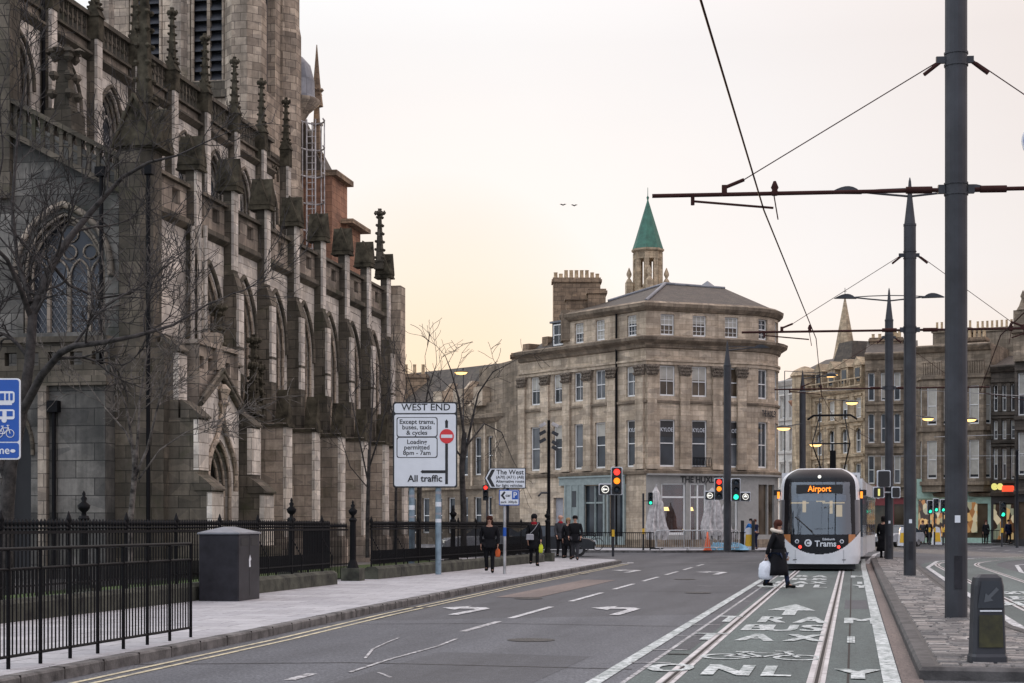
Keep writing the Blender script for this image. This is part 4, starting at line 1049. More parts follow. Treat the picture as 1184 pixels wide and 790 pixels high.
for q in gf:
    m = M(T2); t = .1
    m.box(q[0], q[0] + t, .12, .22, q[2], q[3]); m.box(q[1] - t, q[1], .12, .22, q[2], q[3]); m.box(q[0], q[1], .12, .22, q[3] - t, q[3]); m.box(q[0], q[1], .12, .22, q[2], q[2] + .15); m.box(q[0], q[1], .13, .21, 3.1, 3.2)
    if q[2] < .5: m.box((q[0] + q[1]) / 2 - .05, (q[0] + q[1]) / 2 + .05, .12, .22, q[2], q[3])
    m.build('window_frame', 'white_paint', hux)
    M(T2).box(q[0], q[1], .17, .18, q[2], q[3]).build('shop_window', 'shop_glass', hux)
    m = M(T2); m.box(q[0] - .5, q[1] + .5, 2.6, 2.62, 0, 4.2); m.box(q[0] - .5, q[1] + .5, .3, 2.6, .0, .04); m.build('shop_interior', 'shop_red' if 0 else 'brick_red', hux)
    m = M(T2); cx = (q[0] + q[1]) / 2
    m.lathe((cx + .2, 1.5, 2.35), [(.22, 0), (.14, .22)], 10); m.lathe((cx - .3, 1.2, 1.2), [(.15, 0), (.1, .2)], 10); m.build('lamp_shade', 'lamp_street', hux)
m = M(T2); x = len2 - .6; m.box(x - .03, x + .03, -.35, 0, 3.5, 3.56); m.lathe((x, -.38, 2.9), [(.05, 0), (.13, .12), (.18, .5), (.05, .62)], 6, False); m.build('wall_lantern', 'black_iron', hux)
m = M(T2)
x = u2(809); m.path([(x - .6, -.3, 4.95), (x + .6, -.3, 4.95)], .02, 5); m.path([(x - .6, -.3, 5.5), (x + .6, -.3, 5.5)], .02, 5)
for i in range(13): m.path([(x - .6 + .1 * i, -.3, 4.95), (x - .6 + .1 * i + .03 * (-1) ** i, -.34, 5.2), (x - .6 + .1 * i, -.3, 5.5)], .018, 4)
m.build('window_guard', 'black_iron', hux)
# roof
rz = 14.72
inn = [(cc - nb * 0)]
P0 = Vector(PB[0]); back = Vector(hB) + nb * 6.4 - d2 * 1.0
def off(p, d): return (p[0] + nb.x * d, p[1] + nb.y * d)
m = M()
ridgeL = (P0.x + nb.x * 3.4 + d2.x * 2.2, P0.y + nb.y * 3.4 + d2.y * 2.2); rB = Vector(W(769, 103.5)); rC = Vector(W(838, 104.5)); rE = cc + nb * 3 + d2 * .3
zr = ZH(329, 103.5); pL = W(703, 103); pLz = ZH(349, 103)
lowp = [PB[0], hB] + curve
topp = [(pL[0], pL[1], pLz), (rB.x, rB.y, zr)] + [(rC.x, rC.y, zr - .12)] * 3 + [(rE.x, rE.y, zr - .75)] * 6
for i in range(len(lowp) - 1):
    a, b = lowp[i], lowp[i + 1]; m.poly([(a[0], a[1], rz - .02), (b[0], b[1], rz - .02), topp[i + 1]] + ([topp[i]] if topp[i] != topp[i + 1] else []))
m.build('roof', 'slate', hux)
m = M(); m.tube((hB[0], hB[1], rz + .03), (rB.x, rB.y, zr + .05), .11, n=6); m.tube((pL[0], pL[1], pLz + .05), (rB.x, rB.y, zr + .05), .09, n=6); m.tube((rB.x, rB.y, zr + .05), (rC.x, rC.y, zr - .1), .1, n=6); m.build('ridge_lead', 'lead', hux)
m = M(); c3 = W(818, 106.5); m.lathe((c3[0], c3[1], 15.9), [(2.0, 0), (.02, ZH(325, 106.5) - 15.9)], 4, False, .3); m.build('roof_hip', 'lead', hux)
m = M(T1); m.add([(0, 0.3, 12.6), (xa, .3, 12.6), (xa, 3, 14.7), (1.9, 3, 14.5)], [(0, 1, 2, 3)]); m.add([(0, .3, 12.6), (1.9, 3, 14.5), (1.9, 6, 12.6)], [(0, 1, 2)]); m.build('roof', 'slate', hux)
m = M(T1); m.box(xa - .01, xa, .22, 7, 12.2, 14.3); m.build('wall', 'sandstone_grimy', hux)
x = u1(641); m = M(T1); m.box(x - .75, x + .75, .45, 3, 12.7, 14.3); dm = m.build('dormer', 'mast_grey', hux)
m = M(T1); m.box(x - .85, x + .85, .3, 3, 14.3, 14.42); m.build('dormer_roof', 'lead', dm); sash(dm, T1, x - .55, x + .55, 12.85, 14.2, .1, 2, 2, y=.3)
m = M(T1); m.box(.05, .7, .2, 1.6, 12.6, 13.2); m.box(1.3, 1.9, .8, 1.6, 12.8, 13.6); m.build('skew_block', 'chimney_stone', hux)
def chimney(T, x0, x1, y0, y1, z0, z1, n, parent, pot=.42, mat='chimney_stone', rad=.13, jit=True):
    m = M(T); m.box(x0, x1, y0, y1, z0, z1 - .3); m.box(x0 - .1, x1 + .1, y0 - .1, y1 + .1, z1 - .3, z1 - .12); m.box(x0 - .03, x1 + .03, y0 - .03, y1 + .03, z1 - .12, z1)
    c = m.build('chimney', mat, parent)
    for i in range(n):
        h = pot * (random.choice([1, 1, .8, 1.35]) if jit else 1); xx = x0 + (x1 - x0) * (i + .5) / n
        m = M(T); m.lathe((xx, (y0 + y1) / 2, z1), [(rad * 1.1, 0), (rad, .05), (rad * .9, h - .06), (rad * 1.1, h)], 8); m.build('chimney_pot', 'chimney_pot', c)
    return c
Tch = facing((*W(667, 108), 0), TH)
chimney(Tch, -1.55, 1.55, 0, 1.3, 12, 17.75, 9, hux)
Tch = facing((*W(676, 103.5), 0), TH)
chimney(Tch, -1.15, 1.0, 0, 1.1, 13, 15.95, 2, hux, pot=.1)
chimney(Tch, .2, 1.3, -.5, .9, 13, 16.3, 0, hux)
M(Tch).box(-1.5, 1.35, -1, 1, 13, 14.9).build('chimney_base', 'sandstone_grimy', hux)
# closing walls behind
m = M(); e = PATH_L[-1]
m.box(0, 0, 0, 0, 0, 0)
bk = [(hA[0], hA[1]), (hA[0] + nb.x * 8, hA[1] + nb.y * 8), (e[0], e[1])]
for a, b in zip(bk[:-1], bk[1:]): M().quad((a[0], a[1], 0), (b[0], b[1], 0), (b[0], b[1], 12.3), (a[0], a[1], 12.3)).build('rear_wall', 'sandstone_grimy', hux)
m = M(); a, b = curve[-1], e; m.quad((a[0], a[1], 0), (b[0], b[1], 0), (b[0], b[1], 14.3), (a[0], a[1], 14.3)); m.build('wall', 'sandstone', hux)

# ---------------------------------------------------------------- low curved terrace to the left
ter = empty('terrace', W(540, 112, 0), 'low curved sandstone terrace with slate roof and dormers beyond the church', 'building')
tp = [W(380, 126), W(440, 121), W(500, 116.5), W(560, 112), W(601, 108.5)]
for i in range(4):
    T, l = fframe(tp[i], tp[i + 1]); n = max(2, int(l / 1.35))
    cs = [l * (k + .5) / n for k in range(n)]
    m = M(T); wall(m, 0, l, 0, 9.0, [(c - .38, c + .38, 4.9, 7.5) for c in cs] + [(c - .4, c + .4, .9, 3.4) for c in cs], .25); m.build('wall', 'sandstone_grimy', ter)
    for c in cs:
        sash(ter, T, c - .38, c + .38, 4.9, 7.5, .18, 1, 2); sash(ter, T, c - .4, c + .4, .9, 3.4, .18, 1, 2)
        if i > 0:
            m = M(T); m.box(c - .36 - .3, c - .36 - .12, -.1, .01, 4.0, 8.4); m.build('pilaster', 'sandstone', ter)
M().sweep(tp, [(0, 8.4), (.1, 8.45), (.45, 8.75), (.5, 8.95), (0, 9.1)]).build('cornice', 'sandstone_grimy', ter)
M().sweep(tp, [(0, 9.0), (.05, 9.0), (.05, 9.8), (-.3, 9.8), (-.3, 9.0)]).build('parapet', 'sandstone_grimy', ter)
M().sweep(tp, [(0, 3.9), (.2, 3.95), (.2, 4.15), (0, 4.2)]).build('string_course', 'sandstone_grimy', ter)
M().sweep(tp, [(-.3, 9.6), (-3.4, 12.9), (-6.5, 9.6)]).build('roof', 'slate', ter)
for i, px in enumerate((492, 515, 538)):
    T, l = fframe(W(px, 116 - i * 2), W(px + 15, 115 - i * 2)); m = M(T)
    m.yprism([(.2, 9.6), (2.3, 11.6), (2.9, 11.6), (2.9, 9.6)], 0, .25); m.box(.25, 1.2, .5, 2.8, 9.6, 10.9); m.build('dormer', 'sandstone', ter)
T, l = fframe(W(563, 112), W(597, 109.5)); m = M(T); m.box(0, l, .6, 2.6, 9.8, 11.1); dr = m.build('dormer', 'lead', ter)
m = M(T); 
for x in (.1, l * .25, l * .75, l - .1): m.box(x - .05, x + .05, .5, .6, 9.85, 11.0)
m.box(-.1, l + .1, .4, 2.7, 11.1, 11.2); m.build('dormer_frame', 'white_paint', dr)
m = M(T); m.box(l * .25, l * .75, .56, .6, 9.9, 11.0); m.build('pane', 'window_glass', dr)
chimney(facing((*W(478, 121), 0), TH), -.9, 1.0, 0, 1.2, 9, 12.6, 3, ter, pot=.75, jit=False)
chimney(facing((*W(600, 111), 0), TH), -.5, .9, 0, 1.2, 9, 13.1, 0, ter)

# ---------------------------------------------------------------- church spire of green copper
gs = empty('copper_spire', W(749, 180, 0), 'stone lantern tower with green copper spire rising behind the corner building', 'tower')
T = facing(W(749, 180, 0), TH + .2)
m = M(T)
m.lathe((0, 0, 0), [(2.5, 0), (2.5, 25.3), (2.7, 25.5), (2.7, 25.9), (1.9, 26)], 8, False, R_(22.5)); m.build('shaft', 'sandstone_far', gs)
m = M(T)
for k in range(8):
    t = R_(22.5 + 45 * k); m.box(1.35 * math.cos(t) - .24, 1.35 * math.cos(t) + .24, 1.35 * math.sin(t) - .24, 1.35 * math.sin(t) + .24, 26, 31.2)
m.lathe((0, 0, 0), [(1.0, 30.4), (1.55, 30.5), (1.55, 31.2), (1.8, 31.4), (1.8, 31.6), (1.6, 31.6)], 8, False, R_(22.5))
m.lathe((0, 0, 0), [(1.6, 26), (1.6, 27.3), (1.4, 27.3), (1.4, 26)], 8, False, R_(22.5))
m.build('lantern', 'sandstone_far', gs)
m = M(T); m.lathe((0, 0, 0), [(1.72, 31.6), (1.4, 32.6), (.1, 36.9), (.05, 37.2)], 8, False, R_(22.5)); m.lathe((0, 0, 0), [(.06, 37), (.16, 37.3), (.04, 37.5), (.03, 38.4)], 6); m.build('spire', 'copper_green', gs)
for k in range(4):
    t = R_(-11 + 90 * k); m = M(T); cx, cy = 2.05 * math.cos(t), 2.05 * math.sin(t)
    m.box(cx - .35, cx + .35, cy - .35, cy + .35, 25.5, 28.0); m.lathe((cx, cy, 28), [(.38, 0), (.3, .2), (.12, .45), (.3, .8), (.28, 1.0), (.04, 1.6)], 8); m.build('corner_finial', 'sandstone_far', gs)

# ---------------------------------------------------------------- far terrace on the right
def block(name, label, pxa, Da, pxb, Db, H, rows, n, mat='sandstone_far', roof=None, shop=None, heads=False, wfrac=.42, group=None, cornice=True, frame='white_paint', gz=3.9, glass='window_glass', depth=10):
    a, b = W(pxa, Da), W(pxb, Db); T, l = fframe(a, b)
    r = empty(name, ((a[0] + b[0]) / 2, (a[1] + b[1]) / 2, 0), label, 'building', group)
    cs = [l * (k + .5) / n for k in range(n)]; w = l / n * wfrac / 2
    ops = [(c - w, c + w, z0, z1) + ((w,) if heads and j in heads else ()) for j, (z0, z1) in enumerate(rows) for c in cs]
    sh = [(l * k / max(1, n // 2) + .25, l * (k + 1) / max(1, n // 2) - .25, .5, 3.1) for k in range(max(1, n // 2))] if shop else []
    m = M(T); wall(m, 0, l, gz, H, ops, .3); m.build('wall', mat, r)
    m = M(T); wall(m, 0, l, 0, gz, sh, .3); m.build('shopfront' if shop else 'wall', shop or mat, r)
    for q in ops: sash(r, T, *q[:4], .2, 2 if w > .5 else 1, 2, rise=q[4] if len(q) > 4 else 0, frame=frame, glass=random.choice([glass, glass, 'window_glass_sky']), blind=0 if len(q) > 4 else random.choice([0, .3, .5, .9]))
    for q in sh: M(T).box(q[0], q[1], .2, .24, q[2], q[3]).build('shop_window', 'window_glass_warm', r)
    m = M(T); m.box(0, .01, 0, depth, 0, H); m.box(l - .01, l, 0, depth, 0, H); m.box(0, l, depth, depth + .01, 0, H); m.build('side_wall', mat, r)
    m = M(T)
    if cornice: m.yprism([(0, H - .5), (-.15, H - .45), (-.45, H - .1), (-.45, H), (0, H + .1)], 0, l)
    for z0, z1 in rows: m.yprism([(0, z0 - .35), (-.15, z0 - .3), (-.18, z0 - .12), (0, z0 - .08)], 0, l)
    for q in ops:
        m.yprism([(0, q[3] + .12), (-.14, q[3] + .16), (-.14, q[3] + .3), (0, q[3] + .34)], q[0] - .15, q[1] + .15)
        m.box(q[0] - .16, q[0] - .02, -.06, .01, q[2], q[3] + .1); m.box(q[1] + .02, q[1] + .16, -.06, .01, q[2], q[3] + .1)
    m.yprism([(0, gz - .3), (-.25, gz - .25), (-.3, gz), (0, gz + .1)], 0, l)
    m.build('cornice', mat, r)
    if roof: m = M(T); m.yprism([(.2, H), (depth / 2, H + roof), (depth - .2, H)], 0, l); m.build('roof', 'slate', r)
    return r, T, l
# pale slice and red brick slice beyond the rounded end
block('narrow_building', 'narrow white rendered building glimpsed between rounded corner and red brick', 900, 150, 921, 147, 14.5, [(5, 7), (8.2, 10.2), (11.2, 13)], 2, 'white_render', roof=2.2)
block('brick_building', 'thin strip of red brick building left of the ornate tenement', 917, 145, 928, 143, 12.4, [(5.5, 7.5)], 1, 'brick_red' if 0 else 'red_sandstone', roof=0)
# ornate curved corner tenement
r1 = None
rows = [(4.5, 6.4), (7.3, 9.3), (10.1, 11.7)]
oa, T, l = block('ornate_tenement', 'ornate pale sandstone tenement with dormers and slate pavilion roof behind the tram', 926, 141, 1000, 131, 12.7, rows, 5, 'sandstone_far', shop='sandstone_far', heads=(1,), wfrac=.5)
for k in range(5):
    c = l * (k + .5) / 5
    if 0 < k:
        m = M(T); m.box(c - .6, c + .6, -.05, 2.5, 12.8, 14.3); m.xprism([(c - .8, 14.3), (c + .8, 14.3), (c, 15.0)], -.15, 2.5); d = m.build('dormer', 'sandstone_far', oa)
        M(T).box(c - .35, c + .35, -.08, -.06, 13.0, 14.1).build('pane', 'window_glass', d)
m = M(T); m.yprism([(.4, 12.8), (2.6, 15.2), (8, 15.4), (9.8, 12.8)], 0, l); m.build('roof', 'slate', oa)
m = M(T); m.add([(1.2, 1.5, 12.8), (5.6, 1.5, 12.8), (5.6, 6, 12.8), (1.2, 6, 12.8), (2.3, 2.4, 16.9), (4.5, 2.4, 16.9), (4.5, 5, 16.9), (2.3, 5, 16.9)], [(0, 1, 5, 4), (1, 2, 6, 5), (2, 3, 7, 6), (3, 0, 4, 7), (4, 5, 6, 7)]); m.build('pavilion_roof', 'slate', oa)
m = M(T); m.lathe((.9, -.1, 0), [(1.1, 4), (1.1, 12.7), (1.3, 12.9), (1.1, 13.0), (1.1, 14.0), (1.3, 14.15), (1.0, 14.6), (.4, 14.9), (.05, 15.0)], 10, False); m.build('corner_turret', 'sandstone_far', oa)
chimney(T @ Matrix.Translation((7.0, 4, 0)), -1.2, 1.4, 0, 1, 14, 16.4, 6, oa, pot=.8)
m = M(T)
for k in range(12): x = l * k / 12; m.box(x, x + .12, -.42, -.3, 12.7, 13.2)
m.box(0, l, -.45, -.28, 13.2, 13.3); m.build('balustrade', 'sandstone_far', oa)
# far stone spire behind it
ss = empty('stone_spire', W(977, 230, 0), 'distant plain stone church spire above the slate pavilion roof', 'spire')
m = M(facing(W(977, 230, 0), .3)); m.lathe((0, 0, 0), [(1.8, 0), (1.8, 24.5), (1.65, 25), (.1, 33.2), (.08, 33.4)], 8, False); m.build('spire', 'sandstone_far', ss)
m = M(facing(W(977, 230, 0), .3)); m.tube((0, 0, 33.2), (0, 0, 34.6), .04, n=5); m.tube((-.22, 0, 34.1), (.22, 0, 34.1), .03, n=5); m.build('weather_vane', 'black_iron', ss)
# darker tenement with bays, half behind the masts
ob, T, l = block('bay_tenement', 'darker sandstone tenement with canted bays behind the second mast', 1000, 129, 1060, 128, 14.9, [(4.7, 6.9), (7.9, 10.2), (11.2, 13.4)], 4, 'sandstone_grimy', roof=1.5, shop='shop_red', heads=(1,), wfrac=.5)
chimney(T @ Matrix.Translation((1.5, 4, 0)), -1.3, 1.3, 0, 1, 14, 16.6, 5, ob)
def baywin(r, T, c, rows, mat, w=1.7, d=.9, top=None):
    P = [(c - w, 0), (c - w * .55, -d), (c + w * .55, -d), (c + w, 0)]
    for i in range(3):
        a = T @ Vector((*P[i], 0)); b = T @ Vector((*P[i + 1], 0)); Tb, lb = fframe(a, b)
        ops = [(lb * .24, lb * .76, z0, z1) for z0, z1 in rows]
        m = M(Tb); wall(m, 0, lb, 4.1, top, ops, .2); m.build('bay_wall', mat, r)
        for q in ops: sash(r, Tb, *q, .14, 1, 2, glass='window_glass', blind=.9)
    for z0, z1 in rows + [(top, 0)]: M(T).prism([(P[0][0] - .15, .0), (P[1][0] - .1, P[1][1] - .15), (P[2][0] + .1, P[2][1] - .15), (P[3][0] + .15, 0)], z0 - .5, z0 - .2).build('bay_cornice', mat, r)
    M(T).prism([(x, y) for x, y in P], 4.0, 4.1).build('bay_base', mat, r)
    m = M(T)
    for k in range(9):
        x = c - w * .55 + w * 1.1 * k / 8; m.box(x - .06, x + .06, -d - .08, -d + .05, top - .2, top + .75)
    m.box(c - w * .6, c + w * .6, -d - .12, -d + .1, top + .75, top + .9); m.build('bay_parapet', mat, r)
oc, T, l = block('chimney_tenement', 'grimy sandstone tenement with bay windows and long rows of chimney pots behind the nearest mast', 1058, 127, 1146, 124, 15.2, [(5.0, 7.8), (9.2, 12.2)], 3, 'sandstone_grimy', roof=0, shop='shop_mint', wfrac=.12, cornice=True)
for c in (l * .27, l * .82): baywin(oc, T, c, [(5.0, 7.9), (9.1, 12.0)], 'sandstone_grimy', 1.3, .9, 13.1)
chimney(T @ Matrix.Translation((0, 5, 0)), -.1, l * .5, 0, 1.1, 14, 17.1, 8, oc, pot=.6, rad=.1, jit=False, mat='sandstone_grimy')
chimney(T @ Matrix.Translation((0, 5.2, 0)), l * .53, l + 1.4, 0, 1.1, 14, 17.0, 11, oc, pot=.6, rad=.1, jit=False, mat='sandstone_grimy')
chimney(T @ Matrix.Translation((0, 1.5, 0)), l * .6, l * .85, 0, 1, 15, 15.9, 4, oc, pot=.75, jit=False)
od, T, l = block('blackened_tenement', 'soot-blackened tenement with arched upper windows at the right', 1146, 123.5, 1176, 122.5, 13.4, [(4.9, 7.2), (7.9, 9.3), (10.0, 12.0)], 3, 'sandstone_black', roof=1.2, shop='shop_black', heads=(2,), wfrac=.5)
oe, T, l = block('pedimented_building', 'tall dark stone building at the right edge of the street', 1173, 116, 1300, 112, 15.4, [(5.0, 8.0), (9.2, 12.2)], 8, 'sandstone_black', roof=1.5, shop='shop_black', wfrac=.5)
m = M(T); m.box(0, 1.2, -.3, .5, 13, 16.6); m.box(-.25, 1.5, -.6, .8, 15.0, 15.3); m.lathe((.6, 0, 16.6), [(.5, 0), (.3, .3), (.12, .8), (.2, 1), (.03, 1.4)], 8); m.build('corner_pier', 'sandstone_grimy', oe)
# lit shop windows and fascias of the far row
def shoplight(root, pxa, pxb, D, z0, z1, mat, name): 
    a, b = W(pxa, D), W(pxb, D); T, l = fframe(a, b); return M(T).box(0, l, 0, .04, z0, z1).build(name, mat, root)
shoplight(oc, 1062, 1093, 125.7, .6, 3.4, 'shop_light', 'lit_shop_window'); shoplight(oc, 1118, 1130, 124.6, .9, 3.2, 'saloon_light', 'lit_shop_window')
shoplight(od, 1149, 1158, 122.8, .4, 3.0, 'saloon_light', 'lit_shop_window'); shoplight(od, 1164, 1172, 122.5, .4, 3.0, 'saloon_light', 'lit_shop_window')
shoplight(oc, 1060, 1094, 126.0, 3.5, 5.0, 'shop_mint', 'fascia'); shoplight(oc, 1118, 1134, 124.6, 3.5, 4.8, 'shop_mint', 'fascia')
shoplight(ob, 1012, 1028, 128.3, 3.0, 4.6, 'shop_red', 'fascia'); shoplight(ob, 1002, 1012, 128.4, 3.3, 4.2, 'sign_lit_white', 'fascia')
Tf, _ = fframe(W(1012, 128), W(1028, 128)); text('Quiz', .9, 'sign_white', ob, Tf @ Matrix.Translation((.55, -.1, 3.9)) @ TXT)
text('ee', .9, 'sign_lit_yellow', od, fframe(W(1147, 122.4), W(1160, 122.4))[0] @ Matrix.Translation((.35, -.1, 4.4)) @ TXT, weight=.05)
m = M(facing(W(1165.5, 122, 3.95), TH)); m.bbox(-.45, .45, -.1, .1, 0, .45, .08); m.build('lit_sign', 'sign_lit_red', od)
# ---------------------------------------------------------------- railings, barriers
PZ = .12
def railing_section(y0, y1, x0, x1, label, plinth_w=.42):
    r = empty('churchyard_railing', (x0, y0, PZ), label, 'railing', 'spearheaded iron railings along the churchyard')
    L_ = math.hypot(x1 - x0, y1 - y0); T = Matrix.Translation((x0, y0, 0)) @ Matrix.Rotation(math.atan2(y1 - y0, x1 - x0), 4, 'Z')
    m = M(T); n = int(L_ / 1.9)
    for i in range(n):
        a, b = L_ * i / n + .006, L_ * (i + 1) / n - .006; m.yprism([(-plinth_w / 2, .1), (plinth_w / 2, .1), (plinth_w / 2, .36), (plinth_w / 2 - .12, .44), (-plinth_w / 2 + .08, .44), (-plinth_w / 2, .38)], a, b)
    m.build('plinth', 'plinth_stone', r)
    m = M(T); m.box(0, L_, -.024, .024, 1.40, 1.445); m.build('top_rail', 'black_iron', r)
    m = M(T); m.box(0, L_, -.018, .018, .60, .63); m.build('bottom_rail', 'black_iron', r)
    m = M(T); x = .06; k = 0
    while x < L_:
        m.tube((x, 0, .44 if k % 9 == 0 else .5), (x, 0, 1.5), .0125, n=4, cap=False); m.tube((x + .059, 0, .46), (x + .059, 0, .86), .010, n=4)
        m.lathe((x, 0, 1.455), [(.012, 0), (.036, .03), (.014, .06), (.036, .09), (.036, .12), (.003, .18)], 5, False)
        x += .118; k += 1
    m.build('pickets', 'black_iron', r)
    x = .06
    while x < L_:
        m = M(T); m.box(x - .017, x + .017, -.017, .017, .44, 1.5); m.lathe((x, 0, 1.455), [(.02, 0), (.05, .04), (.02, .09), (.055, .15), (.04, .2), (.005, .30)], 8)
        m.path([(x, -.02, 1.2), (x, -.25, .8), (x, -.22, .46)], .014, 5) if int(x * 10) % 3 == 0 else None
        m.build('standard', 'black_iron', r); x += 2.12
    return r
railing_section(5, 37.4, -12.2, -12.2, 'long run of black spearheaded railings on a mossy plinth behind the litter bin')
railing_section(41.0, 61, -12.25, -11.6, 'black spearheaded railings on a mossy plinth behind the pedestrians, beyond the gap')
# railings at the gap, set back
g = empty('gate_railing', (-12.9, 38, PZ), 'low black iron railings set back in the gap, grass showing through', 'railing')
m = M()
for i in range(28): y = 37.6 + i * .125; m.tube((-12.9, y, .15), (-12.9, y, 1.5), .012, n=4); m.lathe((-12.9, y, 1.45), [(.01, 0), (.03, .04), (.004, .14)], 5, False)
m.build('pickets', 'black_iron', g)
M().box(-12.92, -12.88, 37.5, 41.1, 1.38, 1.42).build('top_rail', 'black_iron', g); M().box(-12.92, -12.88, 37.5, 41.1, .5, .53).build('bottom_rail', 'black_iron', g)
def gatepost(x, y, lab, s=1.0):
    r = empty('gate_pillar', (x, y, PZ), lab, 'gate pillar', 'iron gate pillars with urn finials')
    m = M(Matrix.Translation((x, y, .1))); m.box(-.24, .24, -.24, .24, 0, .34); m.build('base', 'plinth_stone', r)
    m = M(Matrix.Translation((x, y, .1))); m.lathe((0, 0, 0), [(.16, .34), (.12, .45), (.085, .55), (.08, 1.5), (.11, 1.55), (.085, 1.6)], 8, False); m.build('shaft', 'black_iron', r)
    m = M(Matrix.Translation((x, y, .1))); m.lathe((0, 0, 0), [(.05, 1.6), (.04, 1.66), (.10, 1.72), (.12, 1.79), (.04, 1.86), (.06, 1.92), (.025, 1.96), (.035, 2.0), (.005, 2.06)], 10); m.build('finial', 'black_iron', r)
gp = [(W(408, 41.5), 'urn-topped iron gate pillar in the gap between the railings'), (W(337, 38), 'urn-topped iron pillar rising behind the railings right of the bin'), (W(97, 30), 'urn-topped iron pillar behind the railings at the left'), (W(524, 52), 'urn-topped iron pillar behind the tall blue-grey sign posts'), (W(633, 63), 'urn-topped iron pillar at the far end of the churchyard railings')]
for (x, y), lab in gp: gatepost(x, y, lab)
# pedestrian guard rail
pts = [(-9.6, 773.7), (9.6, 773.7), (47, 766), (81.6, 761), (113, 753.4), (142, 748), (170, 744.6), (196, 741.0), (220.5, 736.8)]
gr = empty('guard_rail', G(9.6, 773.7, PZ), 'black tubular pedestrian guard rail at the kerb in the left foreground', 'guard rail')
P = [G(px, py, PZ) for px, py in pts[1:]]
a, b = Vector(P[0]), Vector(P[-1]); dr = (b - a).normalized()
P = [a + dr * ((b - a).length * i / 7) for i in range(-2, 8)]
for p in P:
    m = M(); m.tube((p.x, p.y, PZ), (p.x, p.y, 1.3), .021, n=8); m.build('post', 'black_iron', gr)
for i in range(len(P) - 1):
    p, q = P[i], P[i + 1]
    for zz, rr in ((1.30, .02), (1.1, .016), (.24, .016)): M().tube((p.x, p.y, zz), (q.x, q.y, zz), rr, n=6).build('rail', 'black_iron', gr)
    m = M()
    for k in range(1, 8): t = p.lerp(q, k / 8); m.tube((t.x, t.y, .24), (t.x, t.y, 1.1), .009, n=5)
    m.build('bars', 'black_iron', gr)
# litter bin
bx, by = W(276, 30.4); 
bn = empty('litter_bin', (bx, by, PZ), 'large dark grey double litter bin with pale hipped lid by the railings', 'litter bin')
T = Matrix.Translation((bx, by, 0)) @ Matrix.Rotation(.03, 4, 'Z')
m = M(T); m.bbox(-.78, 0, 0, 1.2, PZ, 1.36, .02); m.build('body', 'bin_grey', bn)
m = M(T); m.box(-.80, .02, -.02, 1.22, 1.36, 1.39); m.add([(-.80, -.02, 1.39), (.02, -.02, 1.39), (.02, 1.22, 1.39), (-.80, 1.22, 1.39), (-.4, .3, 1.5), (-.4, .9, 1.5)], [(0, 1, 4), (1, 2, 5, 4), (2, 3, 5), (3, 0, 4, 5)]); m.build('lid', 'bin_lid', bn)
for y in (.12, .68): M(T).box(-.02, .004, y, y + .38, 1.14, 1.29).build('slot', 'black_matt', bn)
m = M(T); m.box(-.01, .003, .595, .605, .2, 1.34); m.build('door_gap', 'black_matt', bn)
m = M(T @ Matrix.Translation((.004, .62, .84)) @ Matrix.Rotation(math.pi / 2, 4, 'Z')); m.xprism([(-.05, -.1), (.04, -.1), (.02, 0), (.07, .05), (0, .13), (-.06, .04)], -.002, 0); m.build('emblem', 'sign_white', bn)
# ---------------------------------------------------------------- large sign WEST END
D = 46.5
sg = empty('route_sign', W(491, D, PZ), 'large white WEST END route sign with black arrows on two blue-grey posts', 'road sign')
T = facing(W(491.5, D, 0), TH - .03); k = D / F
for px in (475.5, 506.5):
    x = (px - 491.5) * k; m = M(T); m.tube((x, .12, PZ), (x, .12, 4.9), .085, n=12); po_ = m.build('post', 'galvanised', sg)
    for z_, h_ in ((1.5, .1), (1.72, .06), (1.95, .13), (2.3, .08)): m = M(T); m.tube((x, .12, z_ + (px - 475) * .003), (x, .12, z_ + h_ + (px - 475) * .003), .0875, n=12); m.build('sticker', 'bag_grey' if h_ < .09 else 'sign_white', po_)
w = 37.3 * k; zt, zb = ZH(465, D), ZH(564, D)
def rrect(m, x0, x1, z0, z1, y0, y1, r=.06):
    pts = []
    for cx, cz, a in ((x1 - r, z1 - r, 0), (x0 + r, z1 - r, 90), (x0 + r, z0 + r, 180), (x1 - r, z0 + r, 270)):
        for i in range(5): t = R_(a + 22.5 * i); pts.append((cx + r * math.cos(t), cz + r * math.sin(t)))
    return m.xprism(pts, y0, y1)
m = M(T); rrect(m, -w, w, zb, zt, 0, .03); m.build('panel_border', 'sign_black', sg)
h1 = ZH(478.5, D)
m = M(T); rrect(m, -w + .04, w - .04, h1 + .02, zt - .04, -.004, 0); rrect(m, -w + .04, w - .04, zb + .04, h1 - .02, -.004, 0); m.build('panel', 'sign_white', sg)
def SX(px): return (px - 491.5) * k
def onsign(s, px, py, size, T=T, D=D, parent=sg, mat='sign_black', sx=1, weight=.012): return text(s, size, mat, parent, T @ Matrix.Translation(((px - 491.5) * k, -.006, ZH(py, D))) @ TXT, sx=sx, ext=.001, weight=weight)
onsign('WEST END', 492.5, 471.3, .27, sx=1.05)
for a, b, c, d in ((458.5, 506, 482.5, 505.5), (458.5, 506, 505.5, 529.5)):
    m = M(T); rrect(m, SX(a), SX(b), ZH(d, D), ZH(c, D), -.008, -.004); m.build('legend_frame', 'sign_black', sg)
    m = M(T); rrect(m, SX(a) + .025, SX(b) - .025, ZH(d, D) + .02, ZH(c, D) - .02, -.012, -.008); m.build('legend_panel', 'sign_white', sg)
k0 = k
def st(s, px, py, size): return text(s, size, 'sign_black', sg, T @ Matrix.Translation((SX(px), -.014, ZH(py, D))) @ TXT, sx=1.02, ext=.001, weight=.018)
st('Except trams,', 482.3, 488.0, .178); st('buses, taxis', 482, 494.3, .178); st('& cycles', 482, 500.6, .178)
